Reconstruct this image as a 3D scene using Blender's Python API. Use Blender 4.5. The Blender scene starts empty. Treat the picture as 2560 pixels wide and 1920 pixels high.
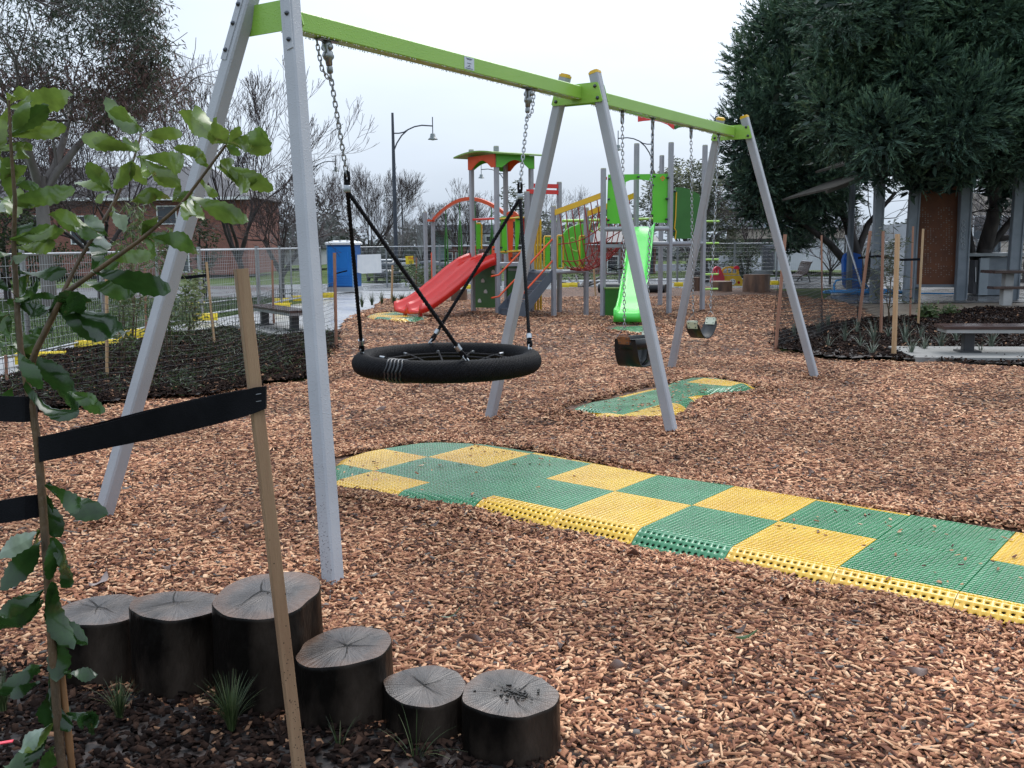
import bpy, math, random
import numpy as np
from mathutils import Matrix, Vector
rng = np.random.default_rng(7); random.seed(7)
PI = math.pi
scene = bpy.context.scene
COL = scene.collection

# ------------------------------------------------------------------ camera
F, PITCH, ROLL, CH = 2448.0, 0.143, -0.009, 1.51      # focal length for a 2560 px wide frame, tilt, roll, eye height
cam = bpy.data.cameras.new("camera"); camo = bpy.data.objects.new("camera", cam); COL.objects.link(camo)
cam.sensor_width = 36.0; cam.lens = F / 2560 * 36.0; cam.clip_start = 0.05; cam.clip_end = 2000
camo.matrix_world = Matrix.Translation((0, 0, CH)) @ Matrix.Rotation(PI / 2 - PITCH, 4, 'X') @ Matrix.Rotation(ROLL, 4, 'Z')
scene.camera = camo

# ------------------------------------------------------------------ sky, sun, exposure
SUN_EL, SUN_AZ = math.radians(52), math.radians(25)
w = bpy.data.worlds.new("World"); scene.world = w; w.use_nodes = True
nt = w.node_tree; nt.nodes.clear()
sky = nt.nodes.new('ShaderNodeTexSky'); sky.sky_type = 'NISHITA'; sky.sun_disc = False
sky.sun_elevation = SUN_EL; sky.sun_rotation = SUN_AZ; sky.air_density = 1.0; sky.dust_density = 6.0; sky.ozone_density = 2.0
hs = nt.nodes.new('ShaderNodeHueSaturation'); hs.inputs['Saturation'].default_value = 0.35
bg = nt.nodes.new('ShaderNodeBackground'); bg.inputs['Strength'].default_value = 0.12
wo = nt.nodes.new('ShaderNodeOutputWorld')
# overcast: a grey cloud deck over the clear sky
ov = nt.nodes.new('ShaderNodeMixRGB'); ov.inputs['Fac'].default_value = 0.72; ov.inputs['Color2'].default_value = (5.75, 6.7, 7.95, 1)
nt.links.new(sky.outputs['Color'], hs.inputs['Color']); nt.links.new(hs.outputs['Color'], ov.inputs['Color1'])
# an overcast dome is about twice as bright overhead as at the horizon
wc = nt.nodes.new('ShaderNodeTexCoord'); wz = nt.nodes.new('ShaderNodeSeparateXYZ'); wm = nt.nodes.new('ShaderNodeMapRange'); wx = nt.nodes.new('ShaderNodeVectorMath'); wx.operation = 'SCALE'
wm.inputs['From Min'].default_value = 0; wm.inputs['From Max'].default_value = 1; wm.inputs['To Min'].default_value = .78; wm.inputs['To Max'].default_value = 1.6
nt.links.new(wc.outputs['Generated'], wz.inputs[0]); nt.links.new(wz.outputs[2], wm.inputs['Value']); 
wn = nt.nodes.new('ShaderNodeTexNoise'); wn.inputs['Scale'].default_value = 2.2; wn.inputs['Detail'].default_value = 5; wmp = nt.nodes.new('ShaderNodeMapping'); wmp.inputs['Scale'].default_value = (1, 1, 3.5)
nt.links.new(wc.outputs['Generated'], wmp.inputs['Vector']); nt.links.new(wmp.outputs[0], wn.inputs['Vector']); wr = nt.nodes.new('ShaderNodeMapRange'); wr.inputs['To Min'].default_value = .92; wr.inputs['To Max'].default_value = 1.08; wr.inputs['From Min'].default_value = .3; wr.inputs['From Max'].default_value = .7
nt.links.new(wn.outputs['Fac'], wr.inputs['Value']); wy = nt.nodes.new('ShaderNodeVectorMath'); wy.operation = 'SCALE'; nt.links.new(ov.outputs['Color'], wy.inputs[0]); nt.links.new(wr.outputs[0], wy.inputs['Scale']); nt.links.new(wy.outputs[0], wx.inputs[0])
nt.links.new(wm.outputs[0], wx.inputs['Scale'])
nt.links.new(wx.outputs[0], bg.inputs['Color']); nt.links.new(bg.outputs[0], wo.inputs['Surface'])
sl = bpy.data.lights.new("sun", 'SUN'); sl.energy = 0.9; sl.angle = math.radians(40); sl.color = (1, 0.97, 0.93)
so = bpy.data.objects.new("sun", sl); COL.objects.link(so)
so.rotation_euler = (PI / 2 - SUN_EL, 0, PI - SUN_AZ); so.location = (0, 0, 30)
vs = scene.view_settings; vs.view_transform = 'Standard'; vs.look = 'None'; vs.exposure = 0.54; vs.gamma = 1.0
scene.cycles.use_denoising = True
scene.cycles.max_bounces = 6; scene.cycles.transparent_max_bounces = 8

# ------------------------------------------------------------------ image measurements -> places in the world (2560 x 1920 photograph)
def ray(px, py):
    X, Y = px - 1280, py - 960; c, s = math.cos(ROLL), math.sin(ROLL)
    x = (X * c + Y * s) / F; u = -(-X * s + Y * c) / F; c, s = math.cos(PITCH), math.sin(PITCH)
    return np.array([x, c + u * s, -s + u * c])
def G(px, py, z=0.0):
    r = ray(px, py); return np.array([0, 0, CH]) + r * ((z - CH) / r[2])
def P(px, py, y):
    r = ray(px, py); return np.array([0, 0, CH]) + r * (y / r[1])
K = 1.15732
def GD(x, y, z=0.0): return G(x * K, y * K, z)
def PD(x, y, d): return P(x * K, y * K, d)

# ------------------------------------------------------------------ helpers
def tagp(o, label=None, cat=None, group=None, kind=None):
    if label: o['label'] = label
    if cat: o['category'] = cat
    if group: o['group'] = group
    if kind: o['kind'] = kind
    return o
def thing(name, label, cat, loc=(0, 0, 0), group=None):
    o = bpy.data.objects.new(name, None); COL.objects.link(o); o.location = Vector([float(v) for v in loc]); o.empty_display_size = 0.2
    return tagp(o, label, cat, group)
def wloc(o):
    v = Vector((0, 0, 0))
    while o is not None:
        v = v + Vector(o.location) if o.parent is None else v + o.matrix_parent_inverse.translation + o.location
        o = o.parent
    return v
def qmesh(name, V, Q, m, parent=None, tint=None, smooth=False, mats=None, mi=None, T=None):
    """numpy vertices + quads (+ triangles T) -> one object with its origin at the foot of its box"""
    V = np.asarray(V, dtype=np.float64).reshape(-1, 3); Q = np.asarray(Q, dtype=np.int64).reshape(-1, 4)
    c = np.array([(V[:, 0].min() + V[:, 0].max()) / 2, (V[:, 1].min() + V[:, 1].max()) / 2, V[:, 2].min()])
    me = bpy.data.meshes.new(name); me.vertices.add(len(V)); me.vertices.foreach_set('co', (V - c).astype(np.float32).ravel())
    lv = Q.ravel(); ls = np.arange(len(Q)) * 4
    if T is not None and len(T):
        T = np.asarray(T, dtype=np.int64).reshape(-1, 3); ls = np.concatenate([ls, len(lv) + np.arange(len(T)) * 3]); lv = np.concatenate([lv, T.ravel()])
    me.loops.add(len(lv)); me.loops.foreach_set('vertex_index', lv.astype(np.int32))
    me.polygons.add(len(ls)); me.polygons.foreach_set('loop_start', ls.astype(np.int32))
    if mi is not None: me.polygons.foreach_set('material_index', np.asarray(mi, dtype=np.int32))
    if smooth: me.polygons.foreach_set('use_smooth', np.ones(len(ls), dtype=bool))
    me.update(calc_edges=True)
    if tint is not None:
        a = me.attributes.new('tint', 'FLOAT', 'FACE'); a.data.foreach_set('value', np.asarray(tint, dtype=np.float32))
    for mm in (mats or [m]): me.materials.append(mm)
    o = bpy.data.objects.new(name, me); COL.objects.link(o); o.location = Vector(c)
    if parent is not None:
        o.parent = parent; o.matrix_parent_inverse = Matrix.Translation(-wloc(parent))
    return o

class MB:
    """collects faces of one part"""
    def __init__(s): s.v = []; s.f = []; s.mi = []; s.sm = []; s.cur = 0
    def add(s, verts, faces, smooth=False):
        b = len(s.v); s.v += [tuple(float(a) for a in v) for v in verts]
        for f in faces: s.f.append([b + i for i in f]); s.mi.append(s.cur); s.sm.append(smooth)
    def box(s, c, size, R=None):
        hx, hy, hz = [a / 2 for a in size]; c = np.array(c, float); R = np.eye(3) if R is None else R
        vs_ = [c + R @ np.array([x * hx, y * hy, z * hz]) for x in (-1, 1) for y in (-1, 1) for z in (-1, 1)]
        s.add(vs_, [(0, 1, 3, 2), (4, 6, 7, 5), (0, 4, 5, 1), (2, 3, 7, 6), (0, 2, 6, 4), (1, 5, 7, 3)])
    def beam(s, p0, p1, wd, ht, side=None, bev=0.0):
        """bar from p0 to p1, wd along `side`, ht across; chamfered edges"""
        p0, p1 = np.array(p0, float), np.array(p1, float); a = p1 - p0; a /= np.linalg.norm(a)
        sd = np.array(side if side is not None else ((1, 0, 0) if abs(a[0]) < .9 else (0, 1, 0)), float)
        sd = sd - a * (sd @ a); sd /= np.linalg.norm(sd); up = np.cross(a, sd)
        x, y = wd / 2, ht / 2; b = bev
        pr = [(-x + b, -y), (x - b, -y), (x, -y + b), (x, y - b), (x - b, y), (-x + b, y), (-x, y - b), (-x, -y + b)] if b > 0 else [(-x, -y), (x, -y), (x, y), (-x, y)]
        n = len(pr); vs_ = [q + sd * i + up * j for q in (p0, p1) for i, j in pr]
        s.add(vs_, [(i, (i + 1) % n, n + (i + 1) % n, n + i) for i in range(n)] + [tuple(range(n))[::-1], tuple(range(n, 2 * n))])
    def tube(s, pts, r, n=8, closed=False, cap=True):
        pts = [np.array(p, float) for p in pts]; m = len(pts); r = [r] * m if np.isscalar(r) else r
        up = None; vs_ = []
        for i, p in enumerate(pts):
            t = (pts[(i + 1) % m] - pts[i - 1]) if closed else (pts[min(i + 1, m - 1)] - pts[max(i - 1, 0)])
            t = t / (np.linalg.norm(t) + 1e-12)
            if up is None:
                up = np.array([0, 0, 1.0]) if abs(t[2]) < .9 else np.array([1.0, 0, 0])
            up = up - t * (up @ t); up /= np.linalg.norm(up) + 1e-12; sd = np.cross(t, up)
            vs_ += [p + r[i] * (math.cos(2 * PI * k / n) * sd + math.sin(2 * PI * k / n) * up) for k in range(n)]
        fs = [(i * n + k, i * n + (k + 1) % n, ((i + 1) % m) * n + (k + 1) % n, ((i + 1) % m) * n + k) for i in range(m if closed else m - 1) for k in range(n)]
        s.add(vs_, fs, True)
        if cap and not closed: s.add(vs_[:n], [tuple(range(n))]); s.add(vs_[-n:], [tuple(range(n))[::-1]])
    def lathe(s, prof, c=(0, 0, 0), n=20, ax=None, smooth=True):
        """profile (r, z) turned round the axis through c"""
        c = np.array(c, float); vs_ = []
        for r_, z in prof: vs_ += [c + np.array([r_ * math.cos(2 * PI * k / n), r_ * math.sin(2 * PI * k / n), z]) for k in range(n)]
        if ax is not None:
            R = np.array(Vector((0, 0, 1)).rotation_difference(Vector([float(q) for q in ax])).to_matrix()); vs_ = [c + R @ (v - c) for v in vs_]
        s.add(vs_, [(i * n + k, i * n + (k + 1) % n, (i + 1) * n + (k + 1) % n, (i + 1) * n + k) for i in range(len(prof) - 1) for k in range(n)], smooth)
    def prism(s, poly, o, ux, uy, th):
        """flat outline poly in the plane (o, ux, uy), thickness th along ux x uy"""
        o, ux, uy = [np.array(q, float) for q in (o, ux, uy)]; nz = np.cross(ux, uy); nz /= np.linalg.norm(nz); n = len(poly)
        a = [o + ux * x + uy * y + nz * (th / 2) for x, y in poly]; b = [q - nz * th for q in a]
        s.add(a + b, [tuple(range(n)), tuple(range(n, 2 * n))[::-1]] + [(i, n + i, n + (i + 1) % n, (i + 1) % n) for i in range(n)])
    def build(s, name, m, parent=None):
        mats = m if isinstance(m, list) else [m]
        V = np.array(s.v); c = np.array([(V[:, 0].min() + V[:, 0].max()) / 2, (V[:, 1].min() + V[:, 1].max()) / 2, V[:, 2].min()])
        me = bpy.data.meshes.new(name); me.from_pydata((V - c).tolist(), [], s.f)
        me.polygons.foreach_set('use_smooth', s.sm); me.polygons.foreach_set('material_index', s.mi)
        for mm in mats: me.materials.append(mm)
        me.update(); o = bpy.data.objects.new(name, me); COL.objects.link(o); o.location = Vector(c)
        if parent is not None: o.parent = parent; o.matrix_parent_inverse = Matrix.Translation(-wloc(parent))
        return o
def copy_tree(o, parent=None):
    c = o.copy(); COL.objects.link(c)
    if parent is not None: c.parent = parent
    for ch in list(o.children): copy_tree(ch, c)
    return c
def segs_mesh(S, n=4):
    """S: (m, 8) = p0, p1, r0, r1 -> open tubes as arrays"""
    S = np.asarray(S, float); p0, p1, r0, r1 = S[:, :3], S[:, 3:6], S[:, 6], S[:, 7]
    t = p1 - p0; t /= np.linalg.norm(t, axis=1)[:, None] + 1e-12
    ref = np.where(np.abs(t[:, 2:3]) < .9, [[0, 0, 1.0]], [[1.0, 0, 0]]); a = np.cross(t, ref); a /= np.linalg.norm(a, axis=1)[:, None]; b = np.cross(t, a)
    ang = 2 * PI * np.arange(n) / n; ring = a[:, None] * np.cos(ang)[None, :, None] + b[:, None] * np.sin(ang)[None, :, None]
    V = np.concatenate([p0[:, None] + ring * r0[:, None, None], p1[:, None] + ring * r1[:, None, None]], 1).reshape(-1, 3)
    k = np.arange(n); q = np.stack([k, (k + 1) % n, n + (k + 1) % n, n + k], 1)
    Q = (np.arange(len(S))[:, None, None] * 2 * n + q[None]).reshape(-1, 4)
    return V, Q
def inpoly(pts, poly):
    x, y = pts[:, 0], pts[:, 1]; r = np.zeros(len(pts), bool); j = len(poly) - 1
    for i in range(len(poly)):
        xi, yi, xj, yj = poly[i][0], poly[i][1], poly[j][0], poly[j][1]
        r ^= ((yi > y) != (yj > y)) & (x < (xj - xi) * (y - yi) / (yj - yi + 1e-12) + xi); j = i
    return r

# ------------------------------------------------------------------ materials
def M(name, c1, c2=None, rough=.5, scale=6., metal=0., bump=0., bscale=60., spec=.5, r2=None, lo=.35, hi=.65, coat=0., stretch=None, detail=4., tr=0.):
    m = bpy.data.materials.new(name); m.use_nodes = True; t = m.node_tree; b = t.nodes['Principled BSDF']; L = t.links.new
    b.inputs['Base Color'].default_value = (*c1, 1); b.inputs['Roughness'].default_value = rough; b.inputs['Metallic'].default_value = metal
    b.inputs['Specular IOR Level'].default_value = spec; b.inputs['Coat Weight'].default_value = coat
    if tr: b.inputs['Transmission Weight'].default_value = tr
    tc = t.nodes.new('ShaderNodeTexCoord'); src = tc.outputs['Object']
    if stretch:
        mp = t.nodes.new('ShaderNodeMapping'); mp.inputs['Scale'].default_value = stretch; L(src, mp.inputs['Vector']); src = mp.outputs['Vector']
    if c2 is not None or r2 is not None:
        n = t.nodes.new('ShaderNodeTexNoise'); n.inputs['Scale'].default_value = scale; n.inputs['Detail'].default_value = detail; L(src, n.inputs['Vector'])
        mr = t.nodes.new('ShaderNodeMapRange'); mr.inputs['From Min'].default_value = lo; mr.inputs['From Max'].default_value = hi; L(n.outputs['Fac'], mr.inputs['Value'])
        if c2 is not None:
            mx = t.nodes.new('ShaderNodeMixRGB'); mx.inputs['Color1'].default_value = (*c1, 1); mx.inputs['Color2'].default_value = (*c2, 1)
            L(mr.outputs[0], mx.inputs['Fac']); L(mx.outputs[0], b.inputs['Base Color'])
        if r2 is not None:
            m2 = t.nodes.new('ShaderNodeMapRange'); m2.inputs['To Min'].default_value = rough; m2.inputs['To Max'].default_value = r2
            L(mr.outputs[0], m2.inputs['Value']); L(m2.outputs[0], b.inputs['Roughness'])
    if bump:
        n2 = t.nodes.new('ShaderNodeTexNoise'); n2.inputs['Scale'].default_value = bscale; n2.inputs['Detail'].default_value = 5; L(src, n2.inputs['Vector'])
        bp = t.nodes.new('ShaderNodeBump'); bp.inputs['Strength'].default_value = bump; bp.inputs['Distance'].default_value = .02
        L(n2.outputs['Fac'], bp.inputs['Height']); L(bp.outputs[0], b.inputs['Normal'])
    return m
def MT(name, stops, rough=.6, spec=.5, noise=0., nscale=2., thin=False, bump=0.):
    """colour picked per face by the `tint` attribute"""
    m = bpy.data.materials.new(name); m.use_nodes = True; t = m.node_tree; b = t.nodes['Principled BSDF']; L = t.links.new
    a = t.nodes.new('ShaderNodeAttribute'); a.attribute_name = 'tint'; r = t.nodes.new('ShaderNodeValToRGB')
    e = r.color_ramp.elements
    while len(e) < len(stops): e.new(.5)
    for k, (p, c) in enumerate(stops): e[k].position = p; e[k].color = (*c, 1)
    L(a.outputs['Fac'], r.inputs['Fac']); out = r.outputs['Color']
    if noise:
        tc = t.nodes.new('ShaderNodeTexCoord'); n = t.nodes.new('ShaderNodeTexNoise'); n.inputs['Scale'].default_value = nscale; L(tc.outputs['Object'], n.inputs['Vector'])
        mr = t.nodes.new('ShaderNodeMapRange'); mr.inputs['To Min'].default_value = 1 - noise; mr.inputs['To Max'].default_value = 1 + noise; mr.inputs['From Min'].default_value = .3; mr.inputs['From Max'].default_value = .7
        L(n.outputs['Fac'], mr.inputs['Value']); h = t.nodes.new('ShaderNodeHueSaturation'); L(out, h.inputs['Color']); L(mr.outputs[0], h.inputs['Value']); out = h.outputs['Color']
    L(out, b.inputs['Base Color']); b.inputs['Roughness'].default_value = rough; b.inputs['Specular IOR Level'].default_value = spec
    if thin:
        tl = t.nodes.new('ShaderNodeBsdfTranslucent'); L(out, tl.inputs['Color']); mx = t.nodes.new('ShaderNodeMixShader'); mx.inputs['Fac'].default_value = .3
        o = t.nodes['Material Output']; L(b.outputs[0], mx.inputs[1]); L(tl.outputs[0], mx.inputs[2]); L(mx.outputs[0], o.inputs['Surface'])
    return m
def drops(m, scale=90., amt=.35):
    """rain beads standing on a painted surface"""
    t = m.node_tree; b = t.nodes['Principled BSDF']; L = t.links.new; tc = t.nodes.new('ShaderNodeTexCoord')
    v = t.nodes.new('ShaderNodeTexVoronoi'); v.inputs['Scale'].default_value = scale; L(tc.outputs['Object'], v.inputs['Vector'])
    mr = t.nodes.new('ShaderNodeMapRange'); mr.inputs['From Min'].default_value = .05; mr.inputs['From Max'].default_value = .4; mr.inputs['To Min'].default_value = 1; mr.inputs['To Max'].default_value = 0
    L(v.outputs['Distance'], mr.inputs['Value']); bp = t.nodes.new('ShaderNodeBump'); bp.inputs['Strength'].default_value = amt; bp.inputs['Distance'].default_value = .004
    L(mr.outputs[0], bp.inputs['Height']); L(bp.outputs[0], b.inputs['Normal'])
    return m
m_grey = drops(M('grey powder coat', (.31, .32, .345), (.355, .365, .39), .32, 3))
m_grey2 = M('grey post paint', (.29, .29, .315), (.34, .34, .365), .4, 3)
m_lime = drops(M('lime powder coat', (.235, .44, .055), (.265, .475, .07), .3, 2))
m_cap = M('yellow plastic cap', (.62, .36, .02), (.68, .42, .03), .4)
m_bolt = M('dark bolt steel', (.05, .055, .07), (.09, .1, .11), .3, 30, .8)
m_galv = M('galvanised steel', (.42, .44, .46), (.3, .31, .33), .3, 40, .85)
m_iron = M('cast iron swivel', (.2, .21, .22), (.3, .31, .31), .35, 25, .8)
m_rope = M('black rope', (.003, .003, .004), (.008, .008, .010), .55, 50, bump=.5, bscale=150, spec=.12)
m_web = M('black webbing', (.004, .004, .006), (.009, .009, .012), .6, 8, bump=.25, bscale=320, spec=.12)
m_rub = M('black rubber', (.007, .008, .009), (.014, .016, .018), .4, 5, spec=.35)
m_wood = M('hardwood stake', (.30, .16, .075), (.38, .23, .12), .6, 3, stretch=(12, 12, .9), bump=.2, bscale=40)
m_cane = M('bamboo cane', (.26, .13, .055), (.16, .08, .035), .5, 5, stretch=(6, 6, 1.2))
m_white = M('white paint', (.8, .8, .8), (.74, .75, .76), .4)
m_plate = M('etched plate', (.5, .53, .58), (.44, .47, .52), .35, 12, .4)
m_ink = M('plate ink', (.05, .06, .09), None, .6)
m_conc = M('wet concrete', (.46, .46, .46), (.36, .36, .365), .16, .5, r2=.4, bump=.04, bscale=18)  # paler base colour carries the sky reflection of the wet path
m_conc2 = M('pale concrete', (.27, .265, .25), (.19, .185, .175), .4, 3, r2=.6, bump=.15, bscale=30)
m_chip = MT('wood chips', [(0, (.022, .009, .007)), (.2, (.095, .037, .023)), (.5, (.30, .128, .070)), (.8, (.53, .28, .155)), (.965, (.70, .45, .275)), (.98, (.70, .45, .275)), (1, (.13, .115, .105))], .65, .15, .36, .9)
m_mulch = MT('dark mulch', [(0, (.004, .003, .003)), (.5, (.017, .010, .008)), (.85, (.045, .026, .019)), (.95, (.10, .055, .036)), (1, (.3, .17, .10))], .85, .05)
def ground_mat(name, a, b, c, scale, bump, rough):
    m = bpy.data.materials.new(name); m.use_nodes = True; t = m.node_tree; bs = t.nodes['Principled BSDF']; L = t.links.new
    tc = t.nodes.new('ShaderNodeTexCoord'); v = t.nodes.new('ShaderNodeTexVoronoi'); v.inputs['Scale'].default_value = scale; v.inputs['Randomness'].default_value = 1; L(tc.outputs['Object'], v.inputs['Vector'])
    sp = t.nodes.new('ShaderNodeSeparateColor'); L(v.outputs['Color'], sp.inputs[0]); r = t.nodes.new('ShaderNodeValToRGB'); e = r.color_ramp.elements; e.new(.5)
    for k, (p, cc) in enumerate(((0, a), (.5, b), (1, c))): e[k].position = p; e[k].color = (*cc, 1)
    L(sp.outputs[0], r.inputs['Fac']); L(r.outputs['Color'], bs.inputs['Base Color']); bs.inputs['Roughness'].default_value = rough
    bp = t.nodes.new('ShaderNodeBump'); bp.inputs['Strength'].default_value = bump; bp.inputs['Distance'].default_value = .03; L(sp.outputs[1], bp.inputs['Height']); L(bp.outputs[0], bs.inputs['Normal'])
    return m
m_chipbed = ground_mat('chip bed', (.02, .009, .006), (.09, .038, .02), (.22, .11, .055), 38, .8, .8)  # dark tones put the shade between loose chips into the colour
m_soil = ground_mat('soil', (.006, .005, .005), (.018, .012, .011), (.05, .033, .027), 30, .9, .7)
m_grass = M('grass', (.05, .085, .02), (.085, .115, .035), .9, .6, bump=.8, bscale=30, spec=.1)
m_asph = M('wet asphalt', (.16, .165, .175), (.10, .105, .11), .15, .4, r2=.4)
m_sand = M('granitic sand', (.22, .17, .12), (.16, .12, .085), .55, 2, bump=.4, bscale=40)
# ================================================================== GROUND
def gz(x, y):
    return .022 * np.sin(.55 * x - .8 * y + 2) + .018 * np.sin(1.3 * x + .7 * y) + .014 * np.sin(2.1 * y - 1.7 * x + 1) + .012 * np.sin(3.7 * x + 2.9 * y) + .008 * np.sin(6.1 * x - 5.3 * y)
def poly(pts): return [GD(*p)[:2] for p in pts]
def sheet(name, pl, z, m, step=None, label=None, lift=0.0, kind='structure'):
    pl = [np.array(p[:2], float) for p in pl]
    if step is None:
        from mathutils.geometry import tessellate_polygon
        tri = tessellate_polygon([[Vector((p[0], p[1], 0)) for p in pl]])
        V = [(p[0], p[1], z) for p in pl]; T = []
        for t in tri:
            a, b, c = [np.array(V[i][:2]) for i in t]
            T.append(t if (b - a)[0] * (c - a)[1] - (b - a)[1] * (c - a)[0] > 0 else t[::-1])
        o = qmesh(name, V, np.zeros((0, 4)), m, T=T)
    else:
        A = np.array(pl); x0, y0 = A.min(0) - step; x1, y1 = A.max(0) + step
        nx, ny = int((x1 - x0) / step) + 1, int((y1 - y0) / step) + 1
        gx, gy = np.meshgrid(x0 + np.arange(nx + 1) * step, y0 + np.arange(ny + 1) * step); zz = gz(gx, gy) + lift
        V = np.stack([gx, gy, zz], -1).reshape(-1, 3); i = np.arange(ny)[:, None] * (nx + 1) + np.arange(nx)[None]
        Q = np.stack([i, i + 1, i + nx + 2, i + nx + 1], -1).reshape(-1, 4); c = V[Q].mean(1); Q = Q[inpoly(c, A)]
        u, inv = np.unique(Q, return_inverse=True); o = qmesh(name, V[u], inv.reshape(-1, 4), m, smooth=True)
    tagp(o, label, None, None, kind); return o
sheet('ground', [(-400, -60), (400, -60), (400, 700), (-400, 700)], -.10, m_grass, label='flat grassy ground reaching the horizon')
CHIP = poly([(-500, 1000), (-160, 925), (0, 905), (150, 885), (400, 855), (660, 816), (712, 762), (730, 725), (745, 690), (805, 664), (825, 648), (900, 640), (1000, 636), (1150, 626), (1350, 619), (1550, 619), (1690, 628), (1777, 646), (1850, 664), (1905, 690), (1798, 704), (1689, 716), (1676, 757), (1767, 781), (1850, 787), (1990, 788), (2240, 800), (2700, 840)]) + [np.array((7.0, 3.0)), np.array((4.0, 1.2)), np.array((-4.0, 1.2))]
sheet('playground_surface', CHIP, 0, m_chipbed, .2, 'bark chip surface under the playground')
LBED = poly([(-300, 960), (-150, 915), (0, 896), (88, 890), (225, 880), (422, 858), (576, 828), (664, 808), (712, 760), (722, 728), (710, 722), (661, 731), (615, 729), (527, 708), (457, 712), (366, 727), (246, 745), (141, 769), (88, 798), (0, 838), (-200, 920)])
sheet('planting_bed', LBED, 0, m_soil, .1, 'dark mulched garden bed beside the concrete path', .05)
FBED = [np.array(p) for p in poly([(-500, 1405), (0, 1440), (150, 1466), (290, 1500), (470, 1545), (640, 1575), (830, 1600), (1000, 1640), (1190, 1690)])] + [np.array((-.02, 2.3)), np.array((-.05, 1.3)), np.array((-4, 1.3))]
sheet('planting_bed', FBED, 0, m_soil, .06, 'dark soil bed in front of the log edging', .02)
RBED = poly([(1676, 757), (1767, 781), (1850, 787), (1990, 789), (2240, 801), (2700, 835), (2900, 690), (2212, 668), (2085, 674), (2032, 683), (1905, 690), (1798, 703), (1689, 716)])
sheet('planting_bed', RBED, 0, m_soil, .12, 'dark mulched garden bed in front of the shelter', .05)
SAND = poly([(1777, 646), (1850, 664), (1905, 690), (2032, 683), (2085, 674), (2212, 668), (2900, 690), (2900, 648), (2212, 640), (1790, 636)])
sheet('gravel_path', SAND, -.03, m_sand, label='tan gravel path between garden bed and shelter')
PATH = poly([(-700, 1060), (-150, 905), (0, 845), (88, 806), (141, 775), (246, 750), (366, 732), (457, 717), (527, 713), (700, 726), (745, 722), (765, 692), (815, 678), (850, 660), (850, 652), (870, 648), (917, 642), (1000, 638), (1000, 623), (870, 626), (770, 626), (690, 634), (657, 650), (520, 674), (370, 700), (218, 730), (98, 748), (0, 768), (-500, 850)])
sheet('concrete_path', PATH, -.045, m_conc, label='wet grey concrete path curving past the portable toilet')
sheet('road', [(-120, 24), (-20, 27.5), (10, 33), (60, 38.5), (140, 42), (140, 52), (60, 47.5), (8, 43.5), (-20, 38), (-120, 33)], -.085, m_asph, label='wet asphalt street behind the fence')

# ------------------------------------------------------------------ safety mats (0.5 m tiles), lattice measured in the photograph
MU, MV = np.array([.77, -.638, 0]), np.array([.622, .783, 0]); TS = .517
m_tg = M('green rubber tile', (.014, .165, .058), (.025, .21, .08), .09, 4, r2=.2, spec=.8)
m_ty = M('yellow rubber tile', (.66, .37, .010), (.73, .44, .018), .09, 4, r2=.2, spec=.8)
m_holeshade = M('tile hole shade', (.02, .018, .015), None, .9)  # dark sheet below the perforations, shade inside the holes put into its colour
def perforated(nx, ny, cell, hole, warp, th=.006):
    a = np.array([(-.5, -.5), (0, -.5), (.5, -.5), (.5, 0), (.5, .5), (0, .5), (-.5, .5), (-.5, 0)])
    ang = np.radians([225, 270, 315, 0, 45, 90, 135, 180]); h = np.stack([np.cos(ang), np.sin(ang)], 1) * hole
    ii, jj = np.meshgrid(np.arange(nx), np.arange(ny)); c = np.stack([ii.ravel() + .5, jj.ravel() + .5], 1)
    off = (np.random.default_rng(3).random(c.shape) - .5) * .12
    rim = (ii.ravel() == 0) | (jj.ravel() == 0) | (ii.ravel() == nx - 1) | (jj.ravel() == ny - 1); hk = np.where(rim, .45, 1.0)
    n = len(c); o = (c[:, None] + a) * cell; i_ = (c[:, None] + off[:, None] + h[None] * hk[:, None, None]) * cell
    top = np.concatenate([o, i_], 1); V = np.concatenate([np.concatenate([top, np.zeros((n, 16, 1))], 2), np.concatenate([i_, np.full((n, 8, 1), -th)], 2)], 1)
    k = np.arange(8); kn = (k + 1) % 8
    q = np.concatenate([np.stack([k, kn, 8 + kn, 8 + k], 1), np.stack([8 + k, 8 + kn, 16 + kn, 16 + k], 1)])
    Q = (np.arange(n)[:, None, None] * 24 + q[None]).reshape(-1, 4); V = V.reshape(-1, 3)
    nx_, ny_ = nx * cell, ny * cell
    B = np.array([(0, 0, -th), (nx_, 0, -th), (nx_, ny_, -th), (0, ny_, -th)]); C = np.array([(0, 0, -.05), (nx_, 0, -.05), (nx_, ny_, -.05), (0, ny_, -.05), (0, 0, 0), (nx_, 0, 0), (nx_, ny_, 0), (0, ny_, 0)])
    b = len(V); V = np.concatenate([V, B - [0, 0, .006], C]); k4 = np.arange(4)
    Q = np.concatenate([Q, [[b, b + 1, b + 2, b + 3]], np.stack([b + 4 + k4, b + 4 + (k4 + 1) % 4, b + 8 + (k4 + 1) % 4, b + 8 + k4], 1)])
    mi = np.zeros(len(Q), int); mi[-5] = 1
    return warp(V), Q, mi
def sdist(q, poly):
    """signed distance of lattice points to an outline, positive inside"""
    q = np.asarray(q, float); P_ = np.asarray(poly, float); A = P_; B = np.roll(P_, -1, 0); best = np.full(len(q), 1e9)
    for a, b in zip(A, B):
        ab = b - a; t = np.clip(((q - a) @ ab) / (ab @ ab), 0, 1); best = np.minimum(best, np.hypot(*(q - a - t[:, None] * ab).T))
    return np.where(inpoly(q, P_), best, -best)
MATS = []
def lat(o2, p): d = np.asarray(p)[..., :2] - np.array(o2); return np.stack([d @ MU[:2] / TS, d @ MV[:2] / TS], -1)
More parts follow.
